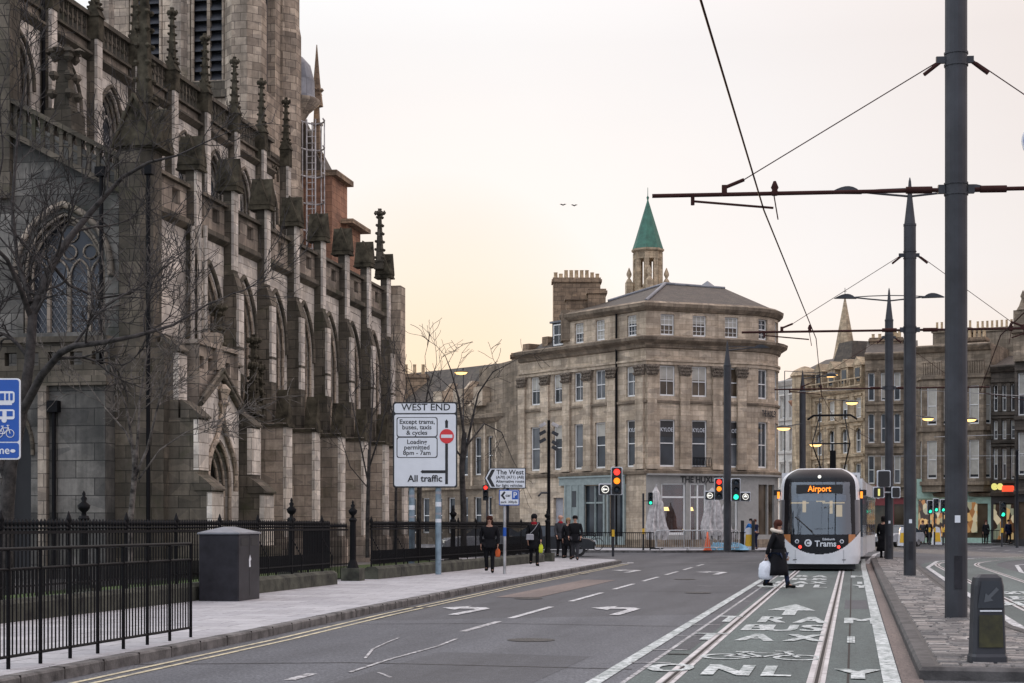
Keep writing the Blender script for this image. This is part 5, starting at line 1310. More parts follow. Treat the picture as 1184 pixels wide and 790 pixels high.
st('Loading', 482, 511.3, .178); st('permitted', 482, 517.6, .178); st('8pm - 7am', 482, 523.9, .178)
st('All traffic', 491.5, 553.7, .26)
m = M(T); y0 = -.009
m.box(SX(514.8), SX(518), y0, -.004, ZH(560, D), ZH(513, D)); m.box(SX(514.8), SX(518), y0, -.004, ZH(495, D), ZH(487.5, D)); m.xprism([(SX(514.4), ZH(487.7, D)), (SX(518.4), ZH(487.7, D)), (SX(516.4), ZH(485, D))], y0, -.004)
m.box(SX(488.5), SX(514.9), y0 + .001, -.004, ZH(547.3, D), ZH(543.9, D)); m.xprism([(SX(488.7), ZH(547.8, D)), (SX(488.7), ZH(543.4, D)), (SX(486), ZH(545.6, D))], y0, -.004); m.build('route_diagram', 'sign_black', sg)
m = M(T); m.xprism([(SX(516.6) + 8.3 * k * math.cos(t), ZH(504.6, D) + 8.3 * k * math.sin(t)) for t in [2 * math.pi * i / 28 for i in range(28)]], -.014, -.009); m.build('no_entry_disc', 'sign_red', sg)
m = M(T); m.box(SX(510), SX(523.2), -.017, -.014, ZH(506.5, D), ZH(502.7, D)); m.build('no_entry_bar', 'sign_white', sg)
# direction sign + parking sign on one post
D = 47.0; k = D / F
ds = empty('direction_sign', W(583.5, D, PZ), 'thin grey post with arrow-shaped white direction sign and small blue parking sign', 'road sign')
T = facing(W(583.5, D, 0), TH)
m = M(T); m.tube((0, .08, PZ), (0, .08, ZH(541, D)), .045, n=10); m.build('post', 'galv_rail', ds)
m = M(T); m.tube((0, .08, 1.2), (0, .08, 1.45), .05, n=10); m.build('sticker', 'sign_blue', ds)
X = lambda px: (px - 583.5) * k
def pan(y0, y1, i, mat, nm): m = M(T); m.xprism([(X(560) + i * 1.3, ZH(553, D)), (X(566.5) + i * .6, ZH(565, D) + i), (X(608) - i, ZH(565, D) + i), (X(608) - i, ZH(541, D) - i), (X(566.5) + i * .6, ZH(541, D) - i)], y0, y1); m.build(nm, mat, ds)
pan(0, .03, 0, 'sign_black', 'panel_border'); pan(-.004, 0, .025, 'sign_white', 'panel')
m = M(T); m.xprism([(X(563), ZH(553, D)), (X(568.5), ZH(563, D)), (X(572.5), ZH(563, D)), (X(567.3), ZH(553, D)), (X(572.5), ZH(543, D)), (X(568.5), ZH(543, D))], -.008, -.004); m.build('chevron', 'sign_black', ds)
def dt(s, px, py, size, mat='sign_black', al='LEFT'): text(s, size, mat, ds, T @ Matrix.Translation((X(px), -.008, ZH(py, D))) @ TXT, ext=.001, weight=.015, align=al)
dt('The West', 574, 546.3, .19); dt('(A70) (A71) (A8)', 573.5, 552, .115); dt('Alternative route', 573.5, 556.8, .115); dt('for light vehicles', 573.5, 561.6, .115)
m = M(T); rrect(m, X(577), X(600.5), ZH(584.5, D), ZH(566.5, D), 0, .03, .03); m.build('parking_border', 'sign_blue', ds)
m = M(T); rrect(m, X(578), X(599.5), ZH(583.5, D), ZH(567.5, D), -.004, 0, .02); m.build('parking_panel', 'sign_white', ds)
m = M(T); m.box(X(592), X(599), -.008, -.004, ZH(577.5, D), ZH(568, D)); m.build('parking_square', 'sign_blue', ds)
text('P', .22, 'sign_white', ds, T @ Matrix.Translation((X(595.5), -.01, ZH(572.8, D))) @ TXT, ext=.001, weight=.02)
m = M(T); m.xprism([(X(579), ZH(573, D)), (X(583), ZH(578, D)), (X(584.5), ZH(576.5, D)), (X(582), ZH(573, D)), (X(584.5), ZH(569.5, D)), (X(583), ZH(568, D))], -.008, -.004); m.build('chevron', 'sign_black', ds)
dt('car', 584.5, 573, .12); dt('park  300yds', 579, 580.6, .09)
# blue bus lane sign at the left edge
D = 19.2; k = D / F
bs = empty('bus_lane_sign', W(-6, D, PZ), 'blue bus lane sign with white tram, bus and bicycle symbols at the left edge', 'road sign')
T = facing(W(-4, D, 0), TH); X = lambda px: (px + 4) * k; Z = lambda py: ZH(py, D)
m = M(T); m.tube((X(-6), .06, PZ), (X(-6), .06, Z(440)), .038, n=10); m.build('post', 'mast_grey', bs)
m = M(T); rrect(m, X(-34), X(23.5), Z(531.5), Z(437.5), 0, .02, .04); m.build('panel_edge', 'sign_white', bs)
m = M(T); rrect(m, X(-32.5), X(22), Z(510.8), Z(439.2), -.004, 0, .03); rrect(m, X(-32.5), X(22), Z(529.8), Z(512.2), -.004, 0, .03); m.build('panel', 'sign_blue', bs)
m = M(T)
rrect(m, X(-28), X(17), Z(466.5), Z(452.5), -.008, -.004, .03); m.box(X(-24), X(14), -.008, -.004, Z(468.5), Z(466.4)); 
rrect(m, X(-28), X(17), Z(485), Z(473.5), -.008, -.004, .025)
for cx in (-20, 5): m.lathe((0, 0, 0), [(0, 0)] * 2, 3) if 0 else m.xprism([(X(cx) + .03 * math.cos(t), Z(486) + .03 * math.sin(t)) for t in [2 * math.pi * i / 14 for i in range(14)]], -.009, -.004)
m.build('vehicle_symbol', 'sign_white', bs)
m = M(T)
for a in (-24, -14, 0, 7, 12): m.box(X(a), X(a + (5 if a < 7 else 3)), -.012, -.008, Z(463), Z(455))
for a in (-24, -14, -4, 8): m.box(X(a), X(a + 7), -.012, -.008, Z(481.5), Z(475.5))
m.build('symbol_windows', 'sign_blue', bs)
m = M(T)
def wring(cx, cy, r): m.path([(cx + r * math.cos(2 * math.pi * i / 16), -.009, cy + r * math.sin(2 * math.pi * i / 16)) for i in range(17)], .005, 4)
wring(X(-1), Z(501.5), .045); wring(X(12), Z(501.5), .045)
for a, b in (((-1, 501.5), (3, 495)), ((3, 495), (10, 495)), ((-1, 501.5), (5.5, 501.5)), ((5.5, 501.5), (3, 493)), ((5.5, 501.5), (10, 495)), ((12, 501.5), (9, 492)), ((1.5, 493), (4.5, 493)), ((8, 492), (11, 492))): m.tube((X(a[0]), -.009, Z(a[1])), (X(b[0]), -.009, Z(b[1])), .006, n=4)
m.build('cycle_symbol', 'sign_white', bs)
text('At any time', .13, 'sign_white', bs, T @ Matrix.Translation((X(11.5), -.007, Z(521))) @ TXT, ext=.001, weight=.01, align='RIGHT')
m = M(T); m.xprism([(X(15) + .03 * math.cos(t), Z(521.5) + .02 * math.sin(t)) for t in [2 * math.pi * i / 14 for i in range(14)]], -.008, -.004); m.build('symbol_dot', 'sign_white', bs)
# round sign at the right edge
D = 18.5; k = D / F
rs = empty('round_sign', W(1203, D, PZ), 'blue round sign on a slim post just cut off by the right edge', 'road sign')
T = facing(W(1203, D, 0), TH); m = M(T); m.tube((0, .05, 0), (0, .05, ZH(140, D)), .04, n=10); m.build('post', 'mast_grey', rs)
m = M(T); m.xprism([(.21 * math.cos(t), ZH(163, D) + .21 * math.sin(t)) for t in [2 * math.pi * i / 32 for i in range(32)]], 0, .02); m.build('panel_edge', 'sign_white', rs)
m = M(T); m.xprism([(.19 * math.cos(t), ZH(163, D) + .19 * math.sin(t)) for t in [2 * math.pi * i / 32 for i in range(32)]], -.004, 0); m.build('panel', 'sign_blue', rs)

# ---------------------------------------------------------------- masts for the overhead line
def mast(px, D, label, arms_z, clamp_z, top=11.1, lamps=True, left=4.6, right=4.0, base=PZ, r=.17, name='overhead_line_mast', grp='tapered grey tramway masts on the island', lamp_side=(-1, 1), pos=None, lit=False):
    x, y = pos or W(px, D)
    o = empty(name, (x, y, base), label, 'mast', grp); T = facing((x, y, 0), .13)
    m = M(T); m.lathe((0, 0, 0), [(r * 1.02, base), (r, base + .02), (r * .985, top - 1.35), (r * 1.04, top - 1.34), (r * 1.04, top - 1.28), (r * .9, top - 1.27), (r * .45, top - .6), (.035, top - .1), (.012, top)], 16, False); m.build('pole', 'mast_grey', o)
    if r < .19:
        m = M(T); m.box(-.06, .06, -r - .004, -r + .03, base + .45, base + .95); m.box(-.02, .02, -r - .008, -r, base + .9, base + .93); m.build('access_door', 'bin_grey', o)
        m = M(T); m.box(-.05, .03, -r - .003, -r + .03, base + 1.45, base + 1.56); m.build('sticker', 'sign_white', o)
    if lamps:
        for s in lamp_side:
            m = M(T); z = top - .42
            m.path([(0, 0, z - .1), (s * .8, 0, z - .02), (s * 1.5, 0, z + .06)], .03, 6); m.path([(0, 0, z + .12), (s * .8, 0, z + .1), (s * 1.5, 0, z + .06)], .02, 6); la = m.build('lamp_arm', 'mast_grey', o)
            m = M(T); n = 8
            m.xprism([(s * 1.3, z)] + [(s * (1.35 + .85 * i / n), z + .02 + .17 * math.sin(math.pi * (i / n) ** .8) ) for i in range(n + 1)][::1], -.12, .12); m.build('lantern', 'mast_grey', la)
            if lit: M(T).box(s * 1.7 - .2, s * 1.7 + .2, -.1, .1, z - .03, z - .002).build('lamp_glass', 'lamp_street', la)
    if arms_z:
        m = M(T); m.tube((-left, 0, arms_z - .03), (right, 0, arms_z + .02), .032, n=8); m.build('cantilever_arm', 'copper_brown' if left > 4 else 'mast_grey', o)
        m = M(T)
        for dz in (-.09, .07): m.lathe((0, 0, arms_z + dz), [(r * 1.08, 0), (r * 1.08, .03)], 12)
        for s in (-1, 1): m.box(s * .17 if s > 0 else -.27, .27 if s > 0 else -.17, -.04, .04, arms_z - .06, arms_z + .07)
        m.build('clamp', 'mast_grey', o); m = M(T)
        for dz in (-.1, .08): m.lathe((0, 0, clamp_z + dz), [(r * 1.08, 0), (r * 1.08, .03)], 12)
        for s in (-1, 1): m.box(min(s * .16, s * .3), max(s * .16, s * .26), -.03, .03, clamp_z - .05, clamp_z + .05)
        m.build('clamp', 'mast_grey', o)
        m = M(T)
        for s, l in ((-1, left), (1, right)):
            xe = s * l * .76; m.tube((s * .2, 0, clamp_z), (s * .48, 0, clamp_z - (clamp_z - arms_z) * .2 / 1.0 * .55), .03, n=6); m.tube((s * .3, 0, clamp_z - .04), (xe - s * .3, 0, arms_z + .2), .009, n=5)
            m.tube((xe - s * .3, 0, arms_z + .2), (xe, 0, arms_z + .08), .028, n=6); m.box(xe - .04, xe + .04, -.03, .03, arms_z - .02, arms_z + .12)
            # insulator and registration arm under the cantilever
            m.tube((s * .36, 0, arms_z), (s * .75, 0, arms_z), .055, n=8)
            xr = s * (l - .62) if s < 0 else l - .9; xc = s * 2.75
            m.tube((xr, 0, arms_z), (xr, 0, arms_z - .18), .03, n=6); m.tube((xr, 0, arms_z - .12), (xc, 0, arms_z - .24), .018, n=6); m.lathe((xc - .02 * s, 0, arms_z - .05), [(.05, 0), (.07, .04), (.04, .08), (.06, .12), (.02, .22)], 8)
            m.tube((xc, 0, arms_z), (xc - s * .07, 0, arms_z - .42), .01, n=5)
        m.build('cantilever_fittings', 'copper_brown', o)
    return o, x, y
MP = [mast(1105.5, 24.96, 'nearest and thickest grey overhead-line mast on the cobbled island', 6.63, 8.6), mast(1052, 45.3, 'second grey overhead-line mast along the cobbled island, spiked top with lamps', 6.9, 8.96), mast(1028, 66.5, 'third grey overhead-line mast, at the far end of the island', 7.05, 9.1)]
mast(841, 86.0, 'spiked grey lamp mast in front of the corner building, carrying traffic lights', None, 9, lamp_side=(1,), r=.2, name='lamp_mast', grp='far street masts', top=11.15)
mast(928, 102, 'distant spiked mast left of the tram roof', None, 9, r=.2, lamp_side=(1,), name='lamp_mast', grp='far street masts', lit=True)
x_, y_ = W(924, 120); mast(923, 128, 'very distant slim mast seen just above the tram', 6.9, 9, r=.12, name='lamp_mast', grp='far street masts', left=4.0, right=3.4, pos=W(1020, 100))if 0 else None
# overhead contact wires
cw_ = empty('contact_wire', (-1.3, 25.8, 6.4), 'dark overhead contact wire running above the tram lane', 'overhead wire', 'overhead contact wires')
m = M(); P = [(-1.45, -8, 6.42), (-1.4, 8, 6.40), (-1.35, 25.8, 6.42), (-1.0, 46.6, 6.72), (-1.25, 68.6, 6.85), (-.9, 86, 6.9), (1.5, 110, 6.9)]; m.path(P, .013, 5); m.build('wire', 'copper_brown', cw_)
cw2 = empty('contact_wire', (4.2, 25.8, 6.4), 'dark overhead contact wire above the right-hand track', 'overhead wire', 'overhead contact wires')
m = M(); m.path([(4.3, -8, 6.42), (4.25, 25.8, 6.42), (3.95, 46.6, 6.7), (5.0, 68.6, 6.85), (12, 84, 6.9)], .016, 5); m.build('wire', 'copper_brown', cw2)
sw = empty('span_wire', W(1100, 116, 6), 'pale horizontal span wires crossing in front of the far tenements', 'overhead wire')
m = M(); m.path([W(890, 101, 9.6), W(1028, 66.5, 7.05), W(1185, 70, 7.0)], .014, 4); m.path([W(1005, 115, 6.3), W(1185, 112, 6.2)], .02, 4); m.path([W(1080, 120, 7.9), W(1175, 118, 8.0), W(1178, 118, 4)], .025, 4); m.build('wire', 'galv_rail', sw)
# ---------------------------------------------------------------- island bollard
D = 16.9
bo = empty('island_bollard', W(1141.5, 16.9, PZ), 'dark illuminated keep-left bollard with faint arrow on the island nose', 'bollard')
T = facing(W(1141.5, D, PZ), TH + .02)
m = M(T)
pr = [(.18, 0), (.178, .06), (.165, .1), (.15, .6), (.145, .78), (.12, .86), (.05, .905)]
vs = []; q = 8
def sec(w, d, z): return [(-w, -d * .6, z), (-w * .85, -d, z), (w * .85, -d, z), (w, -d * .6, z), (w, d * .6, z), (w * .85, d, z), (-w * .85, d, z), (-w, d * .6, z)]
S = [sec(.185, .13, 0), sec(.185, .13, .07), sec(.172, .12, .1), sec(.16, .105, .55), sec(.152, .1, .8), sec(.135, .09, .88), sec(.09, .06, .915)]
for s_ in S: vs += s_
fs = [tuple(range(7, -1, -1)), tuple(range(len(vs) - 8, len(vs)))]
for r in range(len(S) - 1):
    for i in range(8): fs.append((r * 8 + i, r * 8 + (i + 1) % 8, (r + 1) * 8 + (i + 1) % 8, (r + 1) * 8 + i))
m.add(vs, fs); m.build('shell', 'mast_grey', bo)
def face(nm, mat, z0, z1, ins, y=-.004, ins2=None):
    m = M(T); w0, w1 = .17 - z0 * .022 - ins, .17 - z1 * .022 - (ins2 or ins); d0 = -.128 + z0 * .036; d1 = -.128 + z1 * .036
    m.add([(-w0, d0 + y, z0), (w0, d0 + y, z0), (w1, d1 + y, z1), (-w1, d1 + y, z1)], [(0, 1, 2, 3)]); m.build(nm, mat, bo)
plain('bollard_lens', (.035, .033, .008), .3, vary=.5, vs=5); plain('bollard_face', (.02, .025, .032), .3); plain('faint_arrow', (.08, .09, .10), .5)
face('lower_lens', 'bollard_lens', .17, .5, .04, -.012); face('upper_face', 'bollard_face', .57, .85, .02, -.012, .06); face('reflective_strip', 'sign_white', .535, .55, .045, -.014)
m = M(T @ Matrix.Translation((0, -.128 + .7 * .036 - .016, .7)) @ Matrix.Rotation(R_(-45), 4, 'Y')); m.xprism([(-.1, 0), (-.02, .055), (-.02, .018), (.1, .018), (.1, -.018), (-.02, -.018), (-.02, -.055)], -.002, 0); m.build('arrow', 'faint_arrow', bo)
# ---------------------------------------------------------------- tram
def make_tram():
    TW = 1.325
    base = (-1.07, 54.6, 0)
    tr = empty('tram', base, 'white and black tram facing the camera with amber Airport display, second car behind', 'tram')
    T = Matrix.Translation(base)
    def wid(z): return TW * (1 - .5 * (max(0, z - 2.4) / 1.02) ** 5 - .03 * max(0, z - 1.2) / 1.8)
    def P(u, z):
        t = u * math.pi / 2; s, c = math.sin(t), math.cos(t)
        w = wid(z)
        if z < .5: w = TW * (1 - .05 * ((.5 - z) / .3))
        x = w * (abs(s) ** .72) * (1 if s >= 0 else -1)
        y = -.85 * (max(c, 0) ** .8) + .9
        lean = .0 if z < .9 else .34 * ((z - .9) / 2.5) ** 1.5
        if z > 3.05: lean += .5 * ((z - 3.05) / .42) ** 2
        return Vector((x, y + lean * (.3 + .7 * c), z))
    def region(x, z):
        a = abs(x); U = .56 + .72 * (a / 1.3) ** 2.3
        if z < U: return 'white'
        if z < 1.22 and .93 < a < 1.16 and z > .78 + (a - .93) * .6: return 'copper'
        if z < U + .055: return 'black'
        if 1.2 < z < 2.93 and a < 1.03 - .06 * ((z - 1.2) / 1.7) : return 'glass'
        if z < 1.2 and a < 1.2: return 'black'
        ra = a / wid(z)
        if z > 3.35 or (z > 2.35 and ra > .905): return 'white'
        if ra < .87 or z > 2.35: return 'black'
        return 'grey'
    NU, zs = 132, [.24 + i * .0242 for i in range(131)]
    parts = {(k, q): M(T) for k in ('white', 'black', 'grey', 'copper', 'glass') for q in (True, False)}
    for i in range(NU):
        u0, u1_ = -1 + 2 * i / NU, -1 + 2 * (i + 1) / NU
        for j in range(len(zs) - 1):
            a, b, c, d = P(u0, zs[j]), P(u1_, zs[j]), P(u1_, zs[j + 1]), P(u0, zs[j + 1])
            ce = (a + b + c + d) / 4; parts[(region(ce.x, ce.z), ce.x > 0) if region(ce.x, ce.z) in ('grey', 'copper') else (region(ce.x, ce.z), True)].add([a, b, c, d], [(0, 1, 2, 3)], True)
    for k, nm, mt in (('white', 'front_panel', 'tram_white'), ('black', 'front_mask', 'tram_black'), ('grey', 'side_pillar', 'tram_grey'), ('copper', 'corner_trim', 'copper_tint'), ('glass', 'windscreen', 'windscreen')):
        for q in (True, False):
            if parts[(k, q)].v: parts[(k, q)].build(nm, mt, tr, merge=True, smooth=True)
    # roof cap and body of the first car
    m = M(T); top = [P(-1 + 2 * i / NU, zs[-1]) for i in range(NU + 1)]; m.poly(top)
    m.box(-.75, .75, 1.2, 9.2, 3.3, 3.38); m.build('roof', 'tram_grey', tr)
    def car(T, y0, y1, nm):
        m = M(T); m.box(-TW, TW, y0, y1, .3, 1.05); m.box(-TW + .01, TW - .01, y0, y1, 2.75, 3.3); c = m.build(nm, 'tram_white', tr)
        m = M(T); m.box(-TW + .004, TW - .004, y0 + .01, y1 - .01, 1.05, 2.75); m.build('window_band', 'tram_glass', c)
        m = M(T)
        for k in range(4):
            y = y0 + (y1 - y0) * (k + .5) / 4; m.box(-TW - .006, TW + .006, y - .05, y + .05, 1.0, 2.8)
        m.build('door_pillar', 'tram_grey', c); return c
    car(T, 2.6, 9.2, 'car_body')
    T2 = T @ Matrix.Translation((.12, 10.0, 0)) @ Matrix.Rotation(R_(-1.6), 4, 'Z'); car(T2, 0, 7.5, 'car_body'); M(T2).box(-1.1, 1.1, 0, 7.5, 3.3, 3.45).build('roof', 'tram_grey', tr)
    m = M(T); m.box(-1.1, 1.1, 9.2, 10.0, .4, 3.2); m.build('gangway_bellows', 'black_matt', tr)
    T3 = T @ Matrix.Translation((.35, 18.2, 0)) @ Matrix.Rotation(R_(-3.2), 4, 'Z'); car(T3, 0, 8, 'car_body'); M(T3).box(-1.1, 1.1, 0, 8, 3.3, 3.45).build('roof', 'tram_grey', tr)
    m = M(T); m.box(-1.15, 1.15, .5, 9, .06, .28); m.build('underframe', 'black_matt', tr)
    # cab interior
    m = M(T); m.box(-1.2, 1.2, 2.4, 2.42, .5, 3.2); m.box(-1.15, 1.15, .8, 1.5, 1.0, 1.18); m.build('cab_bulkhead', 'cloth_grey', tr)
    m = M(T); m.box(-.28, .2, 1.7, 1.85, 1.3, 2.0); m.lathe((-.04, 1.75, 2.0), [(.1, 0), (.15, .1), (.1, .28), (.02, .3)], 8); m.build('driver_seat', 'cloth_black', tr)
    for x, z, w, h in ((-.55, 1.95, .06, .5), (.35, 1.9, .05, .55), (.62, 1.8, .1, .4), (-.7, 2.25, .3, .04), (.4, 2.25, .4, .04), (0, 2.3, .15, .06)): M(T).box(x - w, x + w, 2.3, 2.38, z, z + h).build('saloon_light', 'cab_light', tr)
    m = M(T); m.box(-.86, .86, .62, .66, 2.32, 2.5); m.build('sun_blind', 'canvas', tr)
    def fz(x, z, off=-.012):
        best = None
        lo, hi = -1., 1.
        for _ in range(40):
            mid = (lo + hi) / 2
            if P(mid, z).x < x: lo = mid
            else: hi = mid
        p = P(lo, z); return Vector((x, p.y + off, z))
    p = fz(0, 2.69, -.03); m = M(T); m.box(-.75, .75, p.y + .0, p.y + .05, 2.56, 2.84); m.build('display_box', 'black_matt', tr)
    text('Airport', .27, 'led_amber', tr, T @ Matrix.Translation((0, p.y - .012, 2.70)) @ TXT, name='destination_display', weight=.015, sx=.9)
    p = fz(0, .93, -.02); text('Trams', .27, 'sign_white', tr, T @ Matrix.Translation((.2, p.y, .90)) @ TXT, name='logo_lettering', weight=.02); text('Edinburgh', .1, 'sign_white', tr, T @ Matrix.Translation((.3, p.y, 1.05)) @ TXT, name='logo_lettering', weight=.02)
    m = M(T); q = p; m.xprism([(-.36 + .12 * math.cos(t), .93 + .12 * math.sin(t)) for t in [2 * math.pi * i / 20 for i in range(20)]], q.y + .004, q.y + .015); o = m.build('logo_disc', 'sign_white', tr)
    m = M(T); m.path([(-.36 + .06 * math.cos(t), q.y - .0, .93 + .06 * math.sin(t)) for t in [R_(50 + 260 * i / 12) for i in range(13)]], .018, 5); m.build('logo_swirl', 'tram_black', o)
    for s in (-1, 1):
        p = fz(s * .62, .8, -.02); m = M(T @ Matrix.Translation(p) @ Matrix.Rotation(math.pi / 2, 4, 'X')); m.lathe((0, 0, 0), [(.055, -.02), (.05, .02)], 14); m.build('tail_lamp', 'lamp_tail', tr)
        p = fz(s * .72, .98, -.02); m = M(T @ Matrix.Translation(p) @ Matrix.Rotation(math.pi / 2, 4, 'X')); m.lathe((0, 0, 0), [(.07, -.02), (.065, .015)], 14); m.build('headlamp', 'sign_white', tr)
        m = M(T @ Matrix.Translation(p + Vector((0, -.008, 0))) @ Matrix.Rotation(math.pi / 2, 4, 'X')); m.lathe((0, 0, 0), [(.045, -.02), (.04, .02)], 14); m.build('headlamp_lens', 'tram_glass', tr)
        p = P(s * .97, 2.62); m = M(T); m.box(min(p.x, p.x + s * .22), max(p.x, p.x + s * .22), p.y - .12, p.y + .02, 2.5, 2.68); m.build('camera_pod', 'tram_black', tr); m = M(T); m.box(p.x + s * .02, p.x + s * .1, p.y - .13, p.y - .12, 2.40, 2.62) if s > 0 else m.box(p.x - .1, p.x - .02, p.y - .13, p.y - .12, 2.40, 2.62); m.build('indicator', 'led_amber', tr)
        p = fz(s * .75, .42, -.006); m = M(T); m.box(p.x - .1, p.x + .1, p.y, p.y + .02, .37, .39); m.build('panel_marking', 'black_matt', tr)
        x = s * .78; m = M(T); m.path([fz(x, z, -.003) for z in (.27, .4, .55, .7)], .006, 4); m.build('panel_gap', 'tram_grey', tr)
    m = M(T); a, b = fz(-.72, 1.75, -.04), fz(-.12, 1.16, -.05); m.tube(a, b, .014, n=5); m.tube(fz(-.78, 1.78, -.05), fz(-.22, 1.3, -.06), .02, n=5); m.tube(b, fz(.3, 1.2, -.04), .01, n=5); m.build('wiper', 'black_matt', tr)
    p = fz(0, 3.1, -.01); m = M(T @ Matrix.Translation(p) @ Matrix.Rotation(math.pi / 2, 4, 'X')); m.lathe((0, 0, 0), [(.06, -.02), (.05, .02)], 12); m.build('marker_lamp', 'lamp_white', tr)
    # pantograph
    m = M(T2); y = 3.4
    m.box(-.12, .12, y + 1.5, y + 1.8, 3.45, 4.6)
    for s in (-1, 1): m.tube((s * .45, y + 1.6, 3.75), (s * .75, y - .3, 4.8), .03, n=6); m.tube((s * .75, y - .3, 4.8), (s * .5, y + .8, 6.0), .025, n=6)
    m.tube((-.75, y - .3, 4.8), (.75, y - .3, 4.8), .03, n=6)
    for yy in (y + .7, y + 1.0): m.path([(-1.0, yy, 5.85), (-.75, yy, 6.02), (.75, yy, 6.02), (1.0, yy, 5.85)], .035, 6)
    m.build('pantograph', 'black_iron', tr)
make_tram()
# ---------------------------------------------------------------- traffic lights
def lens(T, x, z, r, mat, parent, arrow=False):
    m = M(T @ Matrix.Translation((x, -.16, z)) @ Matrix.Rotation(math.pi / 2, 4, 'X'))
    m.lathe((0, 0, 0), [(r, -.01), (r * .8, .02), (.01, .03)], 16); o = m.build('lens', mat, parent)
    m = M(T); n = 8
    pts = [(x + (r + .012) * math.cos(R_(-10 + 200 * i / n)), z + (r + .012) * math.sin(R_(-10 + 200 * i / n))) for i in range(n + 1)]
    for i in range(n): a, b = pts[i], pts[i + 1]; m.quad((a[0], -.15, a[1]), (b[0], -.15, b[1]), (b[0], -.33, b[1]), (a[0], -.33, a[1]))
    m.build('visor', 'black_matt', o)
def tlight(label, px, D, py0, py1, lit, yaw=0, side=0, sidelit='lamp_white', post=True, border=True, grp='traffic lights at the junction', base=PZ, postpx=None, n=3):
    k = D / F; zt, zb = ZH(py0, D), ZH(py1, D); h = zt - zb; w = h * .36 * (3 / n)
    x, y = W(px, D); o = empty('traffic_light', (x, y, base if post else zb), label, 'traffic light', grp)
    T = facing((x, y, 0), TH + yaw)
    if border:
        m = M(T); rrect(m, -w / 2 - .05, w / 2 + .05, zb - .04, zt + .04, -.035, -.02, .06); m.build('backing_border', 'sign_white', o)
    m = M(T); rrect(m, -w / 2, w / 2, zb, zt, -.15, .06, .04); m.build('head', 'black_matt', o)
    for i in range(n):
        z = zt - h * (i + .5) / n; r = h / n * .36
        lens(T, 0, z, r, lit[i] or 'tram_glass', o)
    if side:
        s = side; bw = h * .36; x0 = s * (w / 2 + .06); x1 = s * (w / 2 + .06 + bw * 1.15); a, b = min(x0, x1), max(x0, x1)
        m = M(T); rrect(m, a - .04, b + .04, zb - .04, zb + bw + .06, -.04, -.02, .04); m.build('arrow_border', 'sign_white', o)
        m = M(T); rrect(m, a, b, zb, zb + bw, -.15, .04, .03); bx_ = m.build('arrow_box', 'black_matt', o)
        m = M(T @ Matrix.Translation(((a + b) / 2, -.16, zb + bw / 2))); m.path([(bw * .36 * math.cos(2 * math.pi * i / 16), 0, bw * .36 * math.sin(2 * math.pi * i / 16)) for i in range(17)], .018, 5)
        m.box(-bw * .22, bw * .22, -.01, .0, -.03, .03); m.xprism([(-bw * .3, 0), (-bw * .1, .09), (-bw * .1, -.09)], -.01, 0) if s < 0 else m.xprism([(0, bw * .28), (-.08, bw * .06), (.08, bw * .06)], -.01, 0)
        m.build('arrow_symbol', sidelit, bx_)
    if post:
        px_ = ((postpx or px) - px) * k; m = M(T); m.tube((px_, .12, base), (px_, .12, zt - .05), .057, n=10); m.box(min(px_, 0) - .02, max(px_, 0) + .02, .05, .14, zb + h * .3, zb + h * .36); m.build('post', 'mast_grey', o)
        m = M(T); m.box(px_ - .06, px_ + .06, 0.0, .07, 1.0, 1.3); m.build('push_button_box', 'sign_yellow', o)
    return o
R3, G3 = ('lamp_red', 'lamp_amber', None), (None, None, 'lamp_green')
tlight('nearer traffic light on its own post showing red and amber, left-arrow box', 713, 72, 541, 571.5, R3, side=-1, postpx=709)
tlight('traffic light on the left of the lamp mast showing red and amber', 831, 85.6, 553.5, 577.5, R3, side=-1, post=False)
tlight('traffic light on the right of the lamp mast showing green', 850.5, 85.6, 554, 579, G3, side=1, post=False)
tlight('small green traffic light beside the furled parasol', 752, 90, 569.5, 584, G3, border=False, postpx=744)
tlight('small traffic light showing red left of the direction sign', 561.5, 95, 561, 579, ('lamp_red', None, None), border=False, postpx=563)
tlight('left of three green traffic lights in front of the mint shop', 1075, 112, 579, 594, G3, postpx=1075)
tlight('middle of three green traffic lights in front of the mint shop', 1082, 113, 577, 592, G3, postpx=1081)
tlight('green traffic light close to the nearest mast, right of the other two', 1090, 110, 578, 592, G3, postpx=1091)
tlight('dark unlit traffic light far right by the blackened tenement', 1159, 104, 580, 598, (None, None, 'lamp_green'), border=False)
for px, py, s in ((1015, 567, -1), (1035, 562, 1)):
    D = 66.2; k = D / F; x, y = W(1028, D)
    o = empty('tram_signal', (*W(px, D), ZH(575, D)), ('tram signal box on the third mast, left side, with yellow vertical bar' if s < 0 else 'unlit tram signal box on the third mast, right side'), 'signal', 'tram signals on the third mast')
    T = facing(W(px, D, 0), TH); w = 5.5 * k if s < 0 else 4 * k
    m = M(T); rrect(m, -w - .04, w + .04, ZH(575, D) - .04, ZH(564, D) + .04, -.14, -.1, .05); m.build('border', 'sign_white', o)
    m = M(T); rrect(m, -w, w, ZH(575, D), ZH(564, D), -.2, .1, .04); m.build('box', 'black_matt', o)
    if s < 0: M(T).box(-.04, .04, -.21, -.2, ZH(573.5, D), ZH(565.5, D)).build('signal_bar', 'sign_lit_yellow', o)
    m = M(T); m.box(min(0, (1028 - px) * k), max(0, (1028 - px) * k), -.03, .03, ZH(570, D), ZH(568.5, D)); m.build('bracket', 'galv_rail', o)
    if s < 0:
        m = M(T); rrect(m, 4 * k - .15, 4 * k + .3, ZH(563, D), ZH(545, D), -.2, .1, .05); m.build('upper_head', 'black_matt', o); m = M(T); rrect(m, 4 * k - .2, 4 * k + .35, ZH(563.5, D), ZH(544, D), -.1, -.07, .05); m.build('upper_border', 'sign_white', o)
